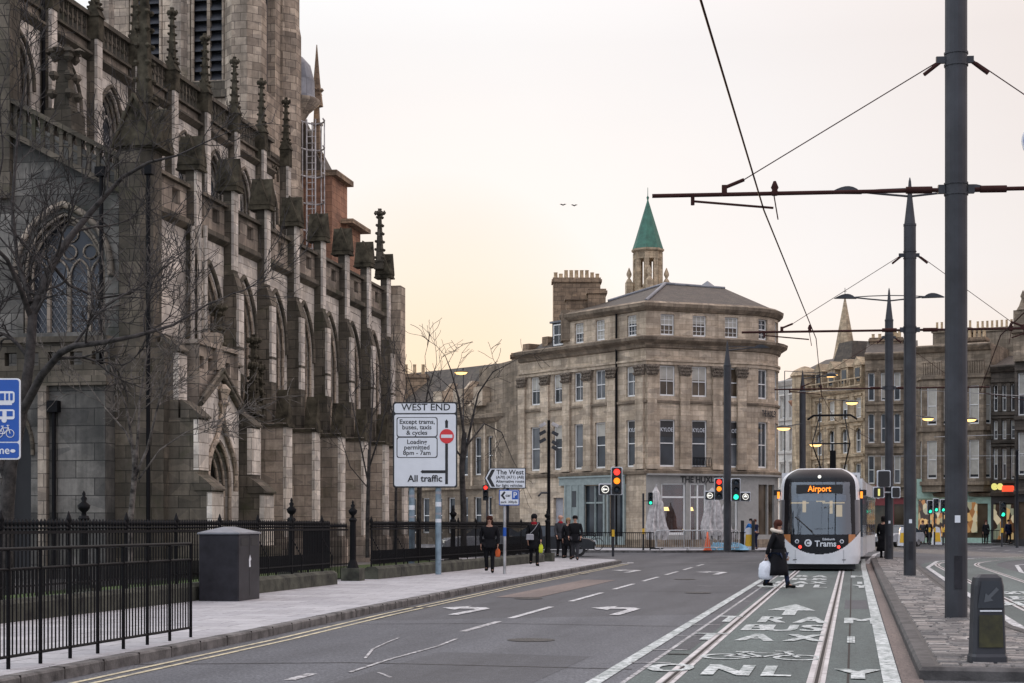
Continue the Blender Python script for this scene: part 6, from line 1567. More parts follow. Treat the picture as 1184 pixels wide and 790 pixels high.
cr = empty('pharmacy_cross', W(998, 127, 3), 'glowing green pharmacy cross sign beside the tram', 'sign'); T = facing(W(998, 126.5, ZH(591, 126.5)), TH)
m = M(T)
for x in (-.35, .35): m.xprism([(x + .32 * math.cos(t), .28 * math.sin(t)) for t in [2 * math.pi * i / 12 for i in range(12)]], -.1, .1); m.box(x - .1, x + .1, -.12, -.1, -.6, .3)
m.build('cross', 'cross_teal', cr)
# ---------------------------------------------------------------- camera pole, distant lamps
D = 66; x, y = W(634.5, D)
cp = empty('camera_pole', (x, y, PZ), 'tall black pole carrying a cluster of pale floodlights and cameras', 'camera pole'); T = facing((x, y, 0), TH)
m = M(T); m.tube((0, 0, PZ), (0, 0, ZH(486, D)), .075, .06, n=10); m.build('pole', 'black_iron', cp)
for z_, s in ((490, -1), (490, 1), (499, -1), (500, 1), (508, -1), (511, 1), (517, 1)):
    m = M(T @ Matrix.Translation((s * .12, -.05, ZH(z_, D))) @ Matrix.Rotation(s * .5, 4, 'Y')); m.box(min(0, s * .28), max(0, s * .28), -.12, .08, -.05, .08); m.build('camera_head', 'canvas' if z_ < 495 else 'mast_grey', cp)
m = M(T); m.path([(0, 0, ZH(570, D)), (-.3, -.1, ZH(570, D)), (-.42, -.1, ZH(574, D))], .04, 6); m.build('bracket', 'mast_grey', cp)
def streetlamp(px, py, D, base_py, label, s=1, arm=.9, r=.03, grp='lit street lamps in the distance'):
    x, y = W(px, D); o = empty('street_lamp', (x + s * arm * CT, y + s * arm * ST, 0.1), label, 'street lamp', grp); T = facing((x, y, 0), TH); z = ZH(py, D)
    m = M(T); m.tube((s * arm, 0, 0.1), (s * arm, 0, z + .3), r * 1.4, r, n=8); m.tube((s * arm, 0, z + .3), (0, 0, z + .12), r * .8, n=6); m.build('post', 'mast_grey', o)
    m = M(T); m.lathe((0, 0, z), [(.12, -.0), (.3, .03), (.22, .13), (.05, .2)], 10, sx=1.6); m.build('lantern', 'mast_grey', o)
    m = M(T); m.lathe((0, 0, z), [(.05, -.14), (.2, -.1), (.28, .02)], 10, sx=1.5); m.build('lamp_glass', 'lamp_street', o)
streetlamp(533, 431, 105, 0, 'lit street lamp on a slim post in front of the low terrace roof', s=1, arm=.15)
streetlamp(962, 434, 118, 0, 'lit lamp in front of the dormers of the ornate tenement', s=-1, arm=3.4)
streetlamp(985, 466, 112, 0, 'lit lamp over the right end of the tram pantograph', s=-1, arm=2.2)
streetlamp(906, 495.5, 100, 0, 'lit lamp just right of the rounded building end, above the tram', s=1, arm=1.2)
streetlamp(943, 514.5, 110, 0, 'lowest lit lamp right above the tram roof', s=1, arm=.5)
streetlamp(1073, 484.5, 116, 0, 'lit lamp between the second mast and the nearest mast', s=-1, arm=1.4)
streetlamp(1122, 485.5, 114, 0, 'lit lamp right of the nearest mast', s=-1, arm=1.2)
for px, D, h, lab in ((586, 60, 515, 'short plain grey post left of the camera pole'), (1176, 100, 520, 'slim pale post in front of the blackened tenement')):
    x, y = W(px, D); o = M(Matrix.Translation((x, y, 0))).lathe((0, 0, 0), [(.09, .1), (.085, ZH(h + 28 if px < 600 else h, D) - .1), (.1, ZH(h + 28 if px < 600 else h, D) - .1), (.1, ZH(h + 28 if px < 600 else h, D))], 10).build('grey_post', 'mast_grey', None, base=(x, y, PZ)); tag(o, lab, 'post')
# ---------------------------------------------------------------- far kerbside railing, crowd barriers, parasols, cone
def farrail(pa, pb, D0, D1, label):
    a, b = W(pa, D0), W(pb, D1); T, l = fframe(a, b); r = empty('street_railing', (*a, PZ), label, 'railing')
    m = M(T); m.box(0, l, -.02, .02, 1.05, 1.1); m.box(0, l, -.02, .02, .25, .28); m.build('rails', 'black_iron', r)
    m = M(T); x = 0
    while x < l: m.box(x - .012, x + .012, -.01, .01, .25, 1.05); x += .11
    x = 0
    while x < l: m.box(x - .03, x + .03, -.03, .03, PZ, 1.12); x += 2
    m.build('bars', 'black_iron', r); return T, l, r
farrail(668, 756, 90.6, 89.8, 'black kerbside railing across the road left of the crowd barriers')
farrail(842, 862, 90.2, 90.6, 'short black kerbside railing right of the lamp mast')
T, l, r = farrail(1136, 1156, 121, 120.5, 'dark street railing with pale top in front of the far shops')
def barrier(px, D, yaw, label):
    x, y = W(px, D); o = empty('crowd_barrier', (x, y, PZ), label, 'crowd barrier', 'steel crowd barriers by the restaurant'); T = facing((x, y, PZ), TH + yaw)
    m = M(T); m.path([(0, 0, .15), (0, 0, .98), (.08, 0, 1.08), (1.95, 0, 1.08), (2.03, 0, .98), (2.03, 0, .15), (0, 0, .15)], .034, 6); m.build('frame', 'galv_rail', o)
    m = M(T)
    for i in range(1, 17): m.tube((2.03 * i / 17, 0, .15), (2.03 * i / 17, 0, 1.08), .014, n=4)
    m.build('bars', 'galv_rail', o)
    for xx in (.25, 1.75): m = M(T); m.path([(xx, -.3, 0.02), (xx, 0, .15), (xx, .3, 0.02)], .022, 5); m.build('foot', 'galv_rail', o)
for i, (px, yw) in enumerate(((758, .06), (791, -.05), (812, .1))): barrier(px, 88.9 + .05 * i + (.6 if i == 2 else 0), yw, ['leftmost steel crowd barrier in front of the first parasol', 'middle steel crowd barrier between the two parasols', 'steel crowd barrier behind the orange traffic cone'][i])
def parasol(px, D, h, w, label):
    x, y = W(px, D); o = empty('furled_parasol', (x, y, PZ), label, 'parasol', 'furled pale parasols outside the restaurant'); T = Matrix.Translation((x, y, PZ))
    m = M(T); n = 22; zs = [.75, .95, 1.3, 1.9, 2.5, 3.1, 3.45]; rs = [.75, .9, .8, .62, .5, .36, .08]; vs = []
    for k, (z, r_) in enumerate(zip(zs, rs)):
        for i in range(n):
            t = 2 * math.pi * i / n; rr = r_ * w * (1 + .22 * (-1) ** i * (1 if k < 5 else .3) + .08 * math.sin(3 * t + k)); vs.append((rr * math.cos(t) + .05 * math.sin(k * 2), rr * math.sin(t), z * h / 3.45 - (.25 * (i % 3 == 0) if k == 0 else 0)))
    m.add(vs, [(k * n + i, k * n + (i + 1) % n, (k + 1) * n + (i + 1) % n, (k + 1) * n + i) for k in range(6) for i in range(n)]); m.build('canopy', 'canvas', o)
    m = M(T); m.tube((0, 0, 0), (0, 0, h + .15), .035, n=8); m.build('pole', 'galv_rail', o)
    m = M(T); m.box(-.35, .35, -.35, .35, 0, .1); m.build('base', 'black_matt', o)
parasol(759, 93.5, 3.55, .62, 'furled grey-white parasol left of the restaurant window'); parasol(824, 94, 3.5, .7, 'furled grey-white parasol behind the left lamp-mast traffic light'); parasol(838, 95, 2.6, .5, 'lower furled parasol hidden behind the lamp mast')
x, y = W(817, 88.8); o = empty('traffic_cone', (x, y, .12 if 0 else PZ), 'orange traffic cone by the kerb in front of the restaurant', 'traffic cone'); T = Matrix.Translation((x, y + .6, PZ))
m = M(T); m.box(-.22, .22, -.22, .22, 0, .04); m.lathe((0, 0, 0), [(.19, .04), (.14, .35)], 12); m.lathe((0, 0, 0), [(.1, .6), (.04, 1.0), (.03, 1.0)], 12); m.build('cone', 'cone_orange', o); M(T).lathe((0, 0, 0), [(.141, .35), (.101, .6)], 12).build('reflective_band', 'cone_orange', o)
x, y = W(843, 90.5); o = M(Matrix.Translation((x, y, PZ)))
n = 9; vs = []
for i in range(n):
    for j in range(n): vs.append((-1.1 + 2.2 * i / (n - 1), -.5 + j / (n - 1), (.1 + .35 * random.random()) * (1 if 0 < i < n - 1 and 0 < j < n - 1 else .02)))
o.add(vs, [(i * n + j, i * n + j + 1, (i + 1) * n + j + 1, (i + 1) * n + j) for i in range(n - 1) for j in range(n - 1)]); tag(o.build('tarpaulin', 'tarp_blue', None, base=(x, y, PZ)), 'crumpled pale blue tarpaulin heaped behind the lamp mast foot', 'tarpaulin')
def bollard(px, D, label, wd=.2):
    x, y = W(px, D); o = empty('traffic_bollard', (x, y, PZ), label, 'bollard', 'white and yellow traffic bollards'); T = facing((x, y, PZ), TH)
    m = M(T); m.add([(-.34, -.14, 0), (.34, -.14, 0), (.34, .14, 0), (-.34, .14, 0), (-.22, -.1, 1.0), (.22, -.1, 1.0), (.22, .1, 1.0), (-.22, .1, 1.0)], [(0, 1, 5, 4), (1, 2, 6, 5), (2, 3, 7, 6), (3, 0, 4, 7)]); m.xprism([(-.22, 1.0), (.22, 1.0), (.17, 1.18), (.0, 1.24), (-.17, 1.18)], -.1, .1); m.build('shell', 'sign_white', o)
    m = M(T); m.add([(-.25, -.148, .2), (.25, -.148, .2), (.19, -.118, .85), (-.19, -.118, .85)], [(0, 1, 2, 3)]); m.build('yellow_panel', 'sign_yellow', o)
bollard(866, 91, 'white bollard with yellow panel right of the lamp mast'); bollard(1083, 114, 'white and yellow bollard under the three green lights'); bollard(1044, 108, 'white and yellow bollard between the third and second masts')
for px, lab in ((858.5, 'dark square post left of the yellow bollard'), (871, 'dark square post right of the yellow bollard')):
    x, y = W(px, 90.8); tag(M(Matrix.Translation((x, y, 0))).bbox(-.09, .09, -.09, .09, PZ, 1.75, .02).build('dark_post', 'black_matt', None, base=(x, y, PZ)), lab, 'post')
# ---------------------------------------------------------------- cars
def car(px, D, yaw, mat, label):
    x, y = W(px, D); o = empty('parked_car', (x, y, 0), label, 'car'); T = Matrix.Translation((x, y, 0)) @ Matrix.Rotation(yaw, 4, 'Z')
    sec_ = lambda w, pts: pts
    prof = [(-2.1, .35), (-2.15, .7), (-1.9, .85), (-1.1, .95), (2.0, .98), (2.15, .8), (2.12, .35)]
    m = M(T)
    def loft(prof, w0, w1):
        n = len(prof); vs = []
        for yy, s in ((-w0, .96), (-w1, 1), (w1, 1), (w0, .96)):
            vs += [(p[0] * s, yy, .35 + (p[1] - .35) * s) for p in prof]
        fs = [(k * n + i, k * n + (i + 1) % n, (k + 1) * n + (i + 1) % n, (k + 1) * n + i) for k in range(3) for i in range(n)] + [tuple(range(n)), tuple(range(3 * n, 4 * n))]
        m.add(vs, fs, False)
    loft(prof, .85, .78); m.build('body', mat, o)
    m = M(T); n = 4; A = [(-1.2, .93), (-.5, 1.42), (1.0, 1.46), (1.9, .96)]
    m.add([(p[0], -.76 if p[1] < 1 else -.62, p[1]) for p in A] + [(p[0], .76 if p[1] < 1 else .62, p[1]) for p in A], [(0, 1, 2, 3), (4, 5, 6, 7), (0, 1, 5, 4), (2, 3, 7, 6)]); m.build('windows', 'tram_glass', o)
    m = M(T); m.box(-.5, 1.0, -.62, .62, 1.42, 1.48)
    m.build('roof', mat, o)
    for sx in (-1.35, 1.3):
        for sy in (-.74, .74):
            m = M(T @ Matrix.Translation((sx, sy, .32)) @ Matrix.Rotation(math.pi / 2, 4, 'X')); m.lathe((0, 0, 0), [(.32, -.1), (.32, .1)], 16); w_ = m.build('tyre', 'tyre', o)
            m = M(T @ Matrix.Translation((sx, sy, .32)) @ Matrix.Rotation(math.pi / 2, 4, 'X')); m.lathe((0, 0, 0), [(.19, -.11), (.19, .11)], 12); m.build('rim', 'galv_rail', w_)
    for sy in (-.6, .6): M(T).box(-2.16, -2.08, sy - .15, sy + .15, .62, .76).build('headlight', 'lamp_white' if mat == 'car_silver' else 'sign_white', o)
    M(T).box(-2.17, -2.14, -.26, .26, .4, .5).build('number_plate', 'sign_white', o)
car(636, 79, TH + math.pi, 'car_black', 'black car waiting behind the walking group near the railings')
car(560, 82, TH + .2, 'car_silver', 'silver car half hidden behind the far end of the churchyard railings')
car(1038, 112, TH + .8, 'car_silver', 'pale car between the third and second masts')
def bike(px, D, yaw, label):
    x, y = W(px, D); o = empty('bicycle', (x, y, PZ), label, 'bicycle', 'bicycles chained across the road'); T = facing((x, y, PZ), yaw)
    for cx in (-.52, .52):
        m = M(T); m.path([(cx + .33 * math.cos(2 * math.pi * i / 18), 0, .34 + .33 * math.sin(2 * math.pi * i / 18)) for i in range(19)], .02, 5); m.build('wheel', 'tyre', o)
    m = M(T)
    for a, b in (((-.52, .34), (-.2, .82)), ((-.2, .88), (-.05, .34)), ((-.52, .34), (-.05, .34)), ((-.05, .34), (.38, .78)), ((-.2, .78), (.38, .8)), ((.52, .34), (.36, .95))): m.tube((a[0], 0, a[1]), (b[0], 0, b[1]), .018, n=5)
    m.build('frame', 'black_iron', o)
    m = M(T); m.box(-.32, -.1, -.05, .05, .88, .93); m.build('saddle', 'black_matt', o); m = M(T); m.path([(.38, -.25, .98), (.36, 0, .97), (.38, .25, .98)], .014, 5); m.build('handlebar', 'black_iron', o)
bike(680, 88.8, TH + .15, 'bicycle leaning at the left end of the far kerbside railing'); bike(666, 89.6, TH - .1, 'bicycle behind the walking group')
# planter shrub by the church, birds
bd = [(651, 237.5, 1), (664, 238.2, -1)]
for px, py, s in bd:
    x, y = W(px, 140); z = ZH(py, 140); T = facing((x, y, z), TH)
    m = M(T); m.add([(-.3, 0, .1), (-.12, -.06, .12), (0, -.1, .0), (.12, -.06, .12), (.3, 0, .1), (.1, .1, .03), (0, .12, -.02), (-.1, .1, .03), (0, 0, .07), (0, 0, -.06)], [(0, 1, 8, 7), (1, 2, 8), (2, 3, 8), (3, 4, 5, 8), (5, 6, 8), (6, 7, 8), (2, 9, 6), (0, 7, 1)]); m.lathe((0, -.1, 0), [(.01, -.06), (.06, 0), (.01, .06)], 6)
    tag(m.build('bird', 'black_matt', None, base=(x, y, z)), 'dark bird flying in the pale sky, %s of the pair' % ('left' if s > 0 else 'right'), 'bird', 'pair of birds in the sky')
def leafball(name, c, r, n, label, cat):
    o = empty(name, (c[0], c[1], .13), label, cat); m = M(); rnd = random.Random(5)
    for i in range(n):
        t, p = rnd.random() * 6.28, math.acos(2 * rnd.random() - 1); q = r * (.6 + .45 * rnd.random()); v = Vector((math.sin(p) * math.cos(t), math.sin(p) * math.sin(t), math.cos(p) * 1.0)) * q
        ctr = Vector(c) + v; u = Vector((rnd.uniform(-1, 1), rnd.uniform(-1, 1), rnd.uniform(-1, 1))).normalized() * .07; w = u.orthogonal().normalized() * .05
        m.quad(ctr - u, ctr - w, ctr + u, ctr + w)
    m.build('foliage', 'shrub_leaf', o); m = M(); m.tube((c[0], c[1], .1), c, .04, n=6); m.build('stem', 'bark', o)

# ---------------------------------------------------------------- winter trees
def make_tree(label, paths, base, seed, twig_len, density, rbase, minr=.007, mat='bark', twigmat='bark', levels=4, up=.35, name='bare_tree'):
    """paths: hand-placed main limbs [(points, r0, r1)], twigs are grown from them"""
    rnd = random.Random(seed); o = empty(name, base, label, 'tree', 'bare winter trees by the church')
    mt, mb = M(), M(); cnt = [0]
    def grow(p, d, length, r, lev):
        if lev == 0 or cnt[0] > 7000: return
        pts = [p]; q = Vector(p); dd = Vector(d).normalized(); n = 5
        for i in range(n):
            dd = (dd + Vector((rnd.gauss(0, .16), rnd.gauss(0, .16), rnd.gauss(0, .13) + up * .06))).normalized(); q = q + dd * (length / n); pts.append(q.copy())
            if lev > 1 and i >= 1:
                for _ in range(2 if rnd.random() < .5 else 1):
                    a = dd.orthogonal().normalized(); a.rotate(Matrix.Rotation(rnd.random() * 6.28, 3, dd)); nd = (dd * rnd.uniform(.6, 1.0) + a * rnd.uniform(.5, .95) + Vector((0, 0, up * .5))).normalized()
                    grow(q.copy(), nd, length * rnd.uniform(.45, .72), r * .55, lev - 1)
        mb.path(pts, max(r, minr), 4 if lev < 3 else 5, max(minr, r * .35)); cnt[0] += 1
    for pts, r0, r1, tw in paths:
        V = [Vector(p) for p in pts]; mt.path(V, r0, 8, r1)
        if not tw: continue
        tot = sum((V[i + 1] - V[i]).length for i in range(len(V) - 1)); acc = 0
        for i in range(len(V) - 1):
            seg = V[i + 1] - V[i]; l = seg.length; k = max(1, int(l * density))
            for j in range(k):
                t = (j + rnd.random()) / k; f = (acc + l * t) / tot
                if f < tw: continue
                p = V[i] + seg * t; d = seg.normalized(); a = d.orthogonal().normalized(); a.rotate(Matrix.Rotation(rnd.random() * 6.28, 3, d))
                grow(p, (d * .6 + a + Vector((0, 0, up))).normalized(), twig_len * rnd.uniform(.6, 1.1), (r0 + (r1 - r0) * f) * .5, levels - 1)
            acc += l
        grow(V[-1], V[-1] - V[-2], twig_len, r1, levels - 1)
    mt.build('trunk', mat, o); mb.build('branches', twigmat, o)
    return o
def wp(px, py, D): x, y = W(px, D); return (x, y, ZH(py, D))
D = 31.5
make_tree('large dark bare tree at the left edge, its limbs spreading across the church window', [
    ([wp(6, 688, D), wp(8, 590, D), wp(12, 540, D), wp(25, 478, D)], .15, .12, 0),
    ([wp(25, 478, D), wp(34, 420, D), wp(38, 362, D + .3), wp(60, 306, D + .6), wp(80, 276, D + .9), wp(101, 250, D + 1.1), wp(122, 226, D + 1.2), wp(142, 205, D + 1.3), wp(172, 188, D + 1.2), wp(205, 180, D + 1)], .11, .02, .15),
    ([wp(25, 478, D), wp(48, 434, D - .3), wp(70, 408, D - .6), wp(86, 400, D - 1), wp(120, 396, D - 1.2), wp(160, 388, D - 1.3), wp(200, 376, D - 1), wp(240, 352, D - .6)], .09, .015, .2),
    ([wp(36, 368, D + .3), wp(22, 330, D - .2), wp(8, 300, D - .7), wp(-12, 280, D - 1)], .06, .03, .1),
    ([wp(36, 350, D + .3), wp(20, 300, D + .8), wp(14, 240, D + 1), wp(20, 160, D + 1.2), wp(30, 90, D + 1.3)], .05, .015, .1),
    ([wp(10, 560, D), wp(-20, 480, D), wp(-40, 380, D + .5), wp(-20, 280, D + 1), wp(0, 200, D + 1)], .08, .02, .2),
    ([wp(60, 306, D + .6), wp(80, 330, D + 1), wp(115, 345, D + 1.4), wp(150, 340, D + 1.6), wp(190, 310, D + 1.7), wp(215, 290, D + 1.7)], .035, .01, .1)],
    (*W(6, D), PZ), 4, 1.5, 2.0, .15, minr=.006)
D = 33
make_tree('small pale-barked bare tree in front of the vestry wall', [
    ([wp(150, 655, D), wp(151, 600, D), wp(155, 557, D), wp(157, 520, D)], .065, .055, 0),
    ([wp(156, 550, D), wp(152, 505, D), wp(146, 470, D), wp(130, 430, D - .3), wp(118, 395, D - .5)], .035, .01, .3),
    ([wp(156, 545, D), wp(160, 500, D), wp(162, 460, D + .3), wp(170, 410, D + .5), wp(178, 370, D + .4)], .035, .01, .3),
    ([wp(156, 552, D), wp(170, 520, D), wp(180, 480, D - .2), wp(190, 440, D - .4), wp(206, 400, D - .5)], .035, .01, .3),
    ([wp(157, 530, D), wp(146, 500, D), wp(120, 470, D + .4), wp(98, 440, D + .7)], .025, .008, .3),
    ([wp(160, 555, D), wp(185, 520, D), wp(215, 500, D), wp(240, 490, D)], .02, .008, .3)],
    (*W(150, D), PZ), 9, 1.1, 2.4, .07, minr=.006, mat='bark_pale', twigmat='bark_pale')
D = 49
make_tree('slender bare tree left of the WEST END sign', [
    ([wp(425, 645, D), wp(425, 600, D), wp(426, 560, D), wp(427, 520, D)], .07, .05, 0),
    ([wp(426, 560, D), wp(418, 520, D), wp(410, 480, D), wp(402, 440, D)], .03, .01, .2), ([wp(427, 530, D), wp(430, 480, D + .4), wp(432, 440, D + .6), wp(430, 410, D + .6)], .035, .01, .2),
    ([wp(427, 540, D), wp(440, 500, D - .4), wp(448, 460, D - .6), wp(455, 430, D - .6)], .03, .01, .2), ([wp(426, 565, D), wp(405, 540, D), wp(392, 500, D)], .02, .01, .2)],
    (*W(425, D), PZ), 12, 1.0, 2.0, .07, minr=.007, levels=3)
D = 56
make_tree('bare tree with drooping branches right behind the WEST END sign', [
    ([wp(536, 645, D), wp(536, 590, D), wp(534, 540, D), wp(537, 500, D)], .12, .08, 0),
    ([wp(535, 540, D), wp(545, 490, D), wp(553, 455, D), wp(570, 430, D), wp(590, 420, D)], .05, .012, .1), ([wp(537, 505, D), wp(530, 460, D), wp(522, 430, D), wp(515, 412, D)], .05, .012, .15),
    ([wp(536, 520, D), wp(560, 490, D + .5), wp(580, 500, D + .8), wp(592, 530, D + 1)], .04, .01, .1), ([wp(535, 530, D), wp(510, 500, D), wp(495, 450, D), wp(492, 420, D)], .04, .01, .1)],
    (*W(536, D), PZ), 21, 1.2, 1.4, .11, up=.0, minr=.008, levels=3)
D = 64
make_tree('bare tree crown showing above the left top of the WEST END sign', [
    ([wp(484, 640, D), wp(485, 560, D), wp(487, 500, D)], .11, .08, 0),
    ([wp(487, 500, D), wp(480, 460, D), wp(470, 430, D)], .05, .012, .1), ([wp(487, 500, D), wp(495, 450, D), wp(505, 420, D)], .05, .012, .1), ([wp(487, 510, D), wp(510, 470, D), wp(525, 440, D)], .05, .012, .1)],
    (*W(484, D), PZ), 31, 1.2, 1.6, .11, up=.2, minr=.008, levels=3)
D = 50
make_tree('thin bare tree behind the posts of the WEST END sign', [
    ([wp(457, 645, D), wp(458, 560, D), wp(460, 500, D)], .05, .04, 0),
    ([wp(460, 510, D), wp(452, 470, D), wp(447, 430, D)], .03, .01, .1), ([wp(460, 500, D), wp(466, 470, D), wp(470, 445, D)], .03, .01, .1)],
    (*W(457, D), PZ), 41, 1.0, 1.6, .05, up=.3, minr=.008, levels=3)
# ---------------------------------------------------------------- people
def skin_mesh(J, E, root, T, sub=1):
    """continuous surface grown round a skeleton: J name->(pos, radius)"""
    names = list(J); me = bpy.data.meshes.new('s')
    me.from_pydata([J[n][0] for n in names], [(names.index(a), names.index(b)) for a, b in E], [])
    ob = bpy.data.objects.new('s', me); col.objects.link(ob)
    ob.modifiers.new('k', 'SKIN'); sv = me.skin_vertices[0].data if me.skin_vertices else None
    if sv is None:
        bm = bmesh.new(); bm.from_mesh(me); bm.verts.layers.skin.verify(); bm.to_mesh(me); bm.free(); sv = me.skin_vertices[0].data
    for i, n in enumerate(names):
        r = J[n][1]; sv[i].radius = (r, r) if not isinstance(r, tuple) else r; sv[i].use_root = (n == root)
    su = ob.modifiers.new('u', 'SUBSURF'); su.levels = sub; su.render_levels = sub
    dg = bpy.context.evaluated_depsgraph_get(); dg.update(); m2 = bpy.data.meshes.new_from_object(ob.evaluated_get(dg))
    bpy.data.objects.remove(ob)
    m = M(T); m.add([tuple(v.co) for v in m2.vertices], [tuple(p.vertices) for p in m2.polygons], True); bpy.data.meshes.remove(m2)
    return m
def person(label, pos, yaw, h=1.68, pose='stand', coat='cloth_black', legs='cloth_black', coatlen=.45, hair='hair_brown', hairlen=.12, hat=None, hood=None, scarf=None, hold=None, stride=.0, base=PZ, lean=0., arms=(.0, .0), headyaw=0., wide=1.0, shoes='shoe'):
    o = empty('person', (pos[0], pos[1], base), label, 'person'); s = h / 1.70
    T = Matrix.Translation((pos[0], pos[1], base)) @ Matrix.Rotation(yaw, 4, 'Z') @ Matrix.Diagonal((s, s, s, 1))
    # faces -y; x is the person's left side seen from the front at the right
    st_ = stride
    la, ra = Vector((.09 + .0, -st_, .07)), Vector((-.09, st_, .07 + (.06 if st_ else 0)))
    lk, rk_ = Vector((.095, -st_ * .55 - .03, .5)), Vector((-.095, st_ * .35 - .05, .49))
    hz_ = .93 - abs(st_) * .12
    J = {'pel': (Vector((0, 0, hz_)), .135 * wide), 'waist': (Vector((0, -.0 - lean * .3, hz_ + .18)), .125 * wide), 'chest': (Vector((0, -lean * .7, hz_ + .38)), .145 * wide), 'neckb': (Vector((0, -lean * .9, hz_ + .52)), .07), 'neck': (Vector((0, -lean - .01, hz_ + .575)), .05),
         'chin': (Vector((0, -lean - .035, hz_ + .635)), .062), 'head': (Vector((0, -lean - .02, hz_ + .70)), .085), 'crown': (Vector((0, -lean - .01, hz_ + .755)), .062)}
    E = [('pel', 'waist'), ('waist', 'chest'), ('chest', 'neckb'), ('neckb', 'neck'), ('neck', 'chin'), ('chin', 'head'), ('head', 'crown')]
    hands = {}
    for sd, nm, sw in ((1, 'l', arms[0]), (-1, 'r', arms[1])):
        sh = J['chest'][0] + Vector((sd * .17 * wide, 0, .07)); el = sh + Vector((sd * .06, -.27 * math.sin(sw * .6) + .02, -.27 * math.cos(sw * .5))); wr = el + Vector((sd * .0 - sd * .05 * abs(sw), -.25 * math.sin(sw + .15), -.25 * math.cos(sw + .15)))
        d = (wr - el).normalized(); hd = wr + d * .08
        J[nm + 'sh'] = (sh, .062); J[nm + 'el'] = (el, .043); J[nm + 'wr'] = (wr, .028); J[nm + 'hd'] = (hd, (.034, .02)); E += [('chest', nm + 'sh'), (nm + 'sh', nm + 'el'), (nm + 'el', nm + 'wr'), (nm + 'wr', nm + 'hd')]; hands[nm] = (hd, d)
    for nm, sd, k_, a_ in (('l', 1, lk, la), ('r', -1, rk_, ra)):
        J[nm + 'hip'] = (Vector((sd * .09, 0, hz_ - .08)), .09 * wide); J[nm + 'kn'] = (k_, .058); J[nm + 'an'] = (a_ + Vector((0, .02, .02)), .04); J[nm + 'to'] = (a_ + Vector((sd * .015, -.14, -.03)), .034)
        E += [('pel', nm + 'hip'), (nm + 'hip', nm + 'kn'), (nm + 'kn', nm + 'an'), (nm + 'an', nm + 'to')]
    slim = {'waist': .62, 'chest': .62, 'pel': .75, 'lsh': .7, 'rsh': .7, 'lel': .75, 'rel': .75, 'lhip': .75, 'rhip': .75, 'lkn': .8, 'rkn': .8, 'lan': .8, 'ran': .8}
    m = skin_mesh({k: (v[0], v[1] * slim[k] if k in slim else v[1]) for k, v in J.items()}, E, 'pel', T)
    for nm, (hd, d) in hands.items():
        side = Vector((1 if nm == 'l' else -1, 0, 0)); ac = Vector((0, -1, 0)); ac = (ac - d * ac.dot(d)).normalized()
        for i, fl in enumerate((.065, .078, .072, .055)):
            b0 = hd + d * .02 + ac * (.027 - .018 * i); k1 = b0 + d * fl * .55; m.tube(b0, k1, .0095, .0085, n=5); m.tube(k1, k1 + (d - side * .55).normalized() * fl * .5, .0085, .006, n=5)
        b0 = hd - d * .02 + ac * .03; m.tube(b0, b0 + (ac * .6 + d).normalized() * .035, .011, .009, n=5); m.tube(b0 + (ac * .6 + d).normalized() * .035, b0 + (ac * .45 + d).normalized() * .062, .009, .007, n=5)
    hc = J['head'][0]
    m.lathe((hc.x, hc.y - .088, hc.z - .035), [(.003, .03), (.012, .0), (.016, -.012), (.004, -.02)], 6); 
    for sd in (-1, 1): m.ball((hc.x + sd * .088, hc.y + .01, hc.z - .01), .022, 6, sx=.4, sy=.8)
    m.build('body', 'skin', o)
    f = M(T)
    for sd in (-1, 1): f.ball((hc.x + sd * .033, hc.y - .088, hc.z + .0), .009, 6)
    f.build('eyes', 'hair_dark', o); f = M(T); f.ball((hc.x, hc.y - .088, hc.z - .062), .02, 6, sx=1, sy=.4, sz=.3); f.build('mouth', 'scarf_red', o)
    # trousers
    K = {k: (v[0] - Vector((0, 0, .05 if k[1:] == 'an' else 0)), v[1] * (1.4 if k[1:] == 'an' else 1.2)) for k, v in J.items() if k in ('pel', 'lhip', 'rhip', 'lkn', 'rkn', 'lan', 'ran')}
    m = skin_mesh(K, [e for e in E if e[0] in K and e[1] in K], 'pel', T); m.build('trousers', legs, o)
    m = M(T)
    for nm in 'lr':
        a, t = J[nm + 'an'][0], J[nm + 'to'][0]; m.path([a + Vector((0, .055, -.045)), a + Vector((0, -.02, -.035)), t + Vector((0, -.03, -.0))], .048, 8, .038); m.tube(a + Vector((0, .0, -.04)), a + Vector((0, 0, .08)), .05, n=8)
    m.build('shoes', shoes, o)
    # coat: torso and sleeves plus skirt
    K = {k: (v[0].copy(), (v[1] + (.04 if k in ('pel', 'waist', 'chest') else .026 if k[1:] == 'wr' else .016))) for k, v in J.items() if k in ('pel', 'waist', 'chest', 'neckb', 'lsh', 'rsh', 'lel', 'rel', 'lwr', 'rwr')}
    K['neckb'] = (K['neckb'][0], .085)
    m = skin_mesh(K, [e for e in E if e[0] in K and e[1] in K], 'pel', T)
    zt = hz_ + .1; zb = hz_ + .05 - coatlen; r0 = .18 * wide; r1 = (.19 + coatlen * .12) * wide
    n = 16; vs = []
    for k in range(5):
        f_ = k / 4; z = zt + (zb - zt) * f_; r = r0 + (r1 - r0) * f_
        for i in range(n): t = 2 * math.pi * i / n; q = 1 + (.05 * math.sin(t * 4 + 1) * f_); vs.append((r * q * math.cos(t), r * .78 * q * math.sin(t) - .02 + abs(st_) * 0, z))
    m.add(vs, [(k * n + i, k * n + (i + 1) % n, (k + 1) * n + (i + 1) % n, (k + 1) * n + i) for k in range(4) for i in range(n)] + [tuple(range(4 * n, 5 * n))], True)
    c_ = m.build('coat', coat, o)
    if coatlen > .5:
        m = M(T)
        for z in (hz_ + .3, hz_ + .15, hz_): m.ball((.03, -.19 if z < hz_ + .2 else -.175, z), .014, 6)
        m.build('buttons', 'galv_rail', c_)
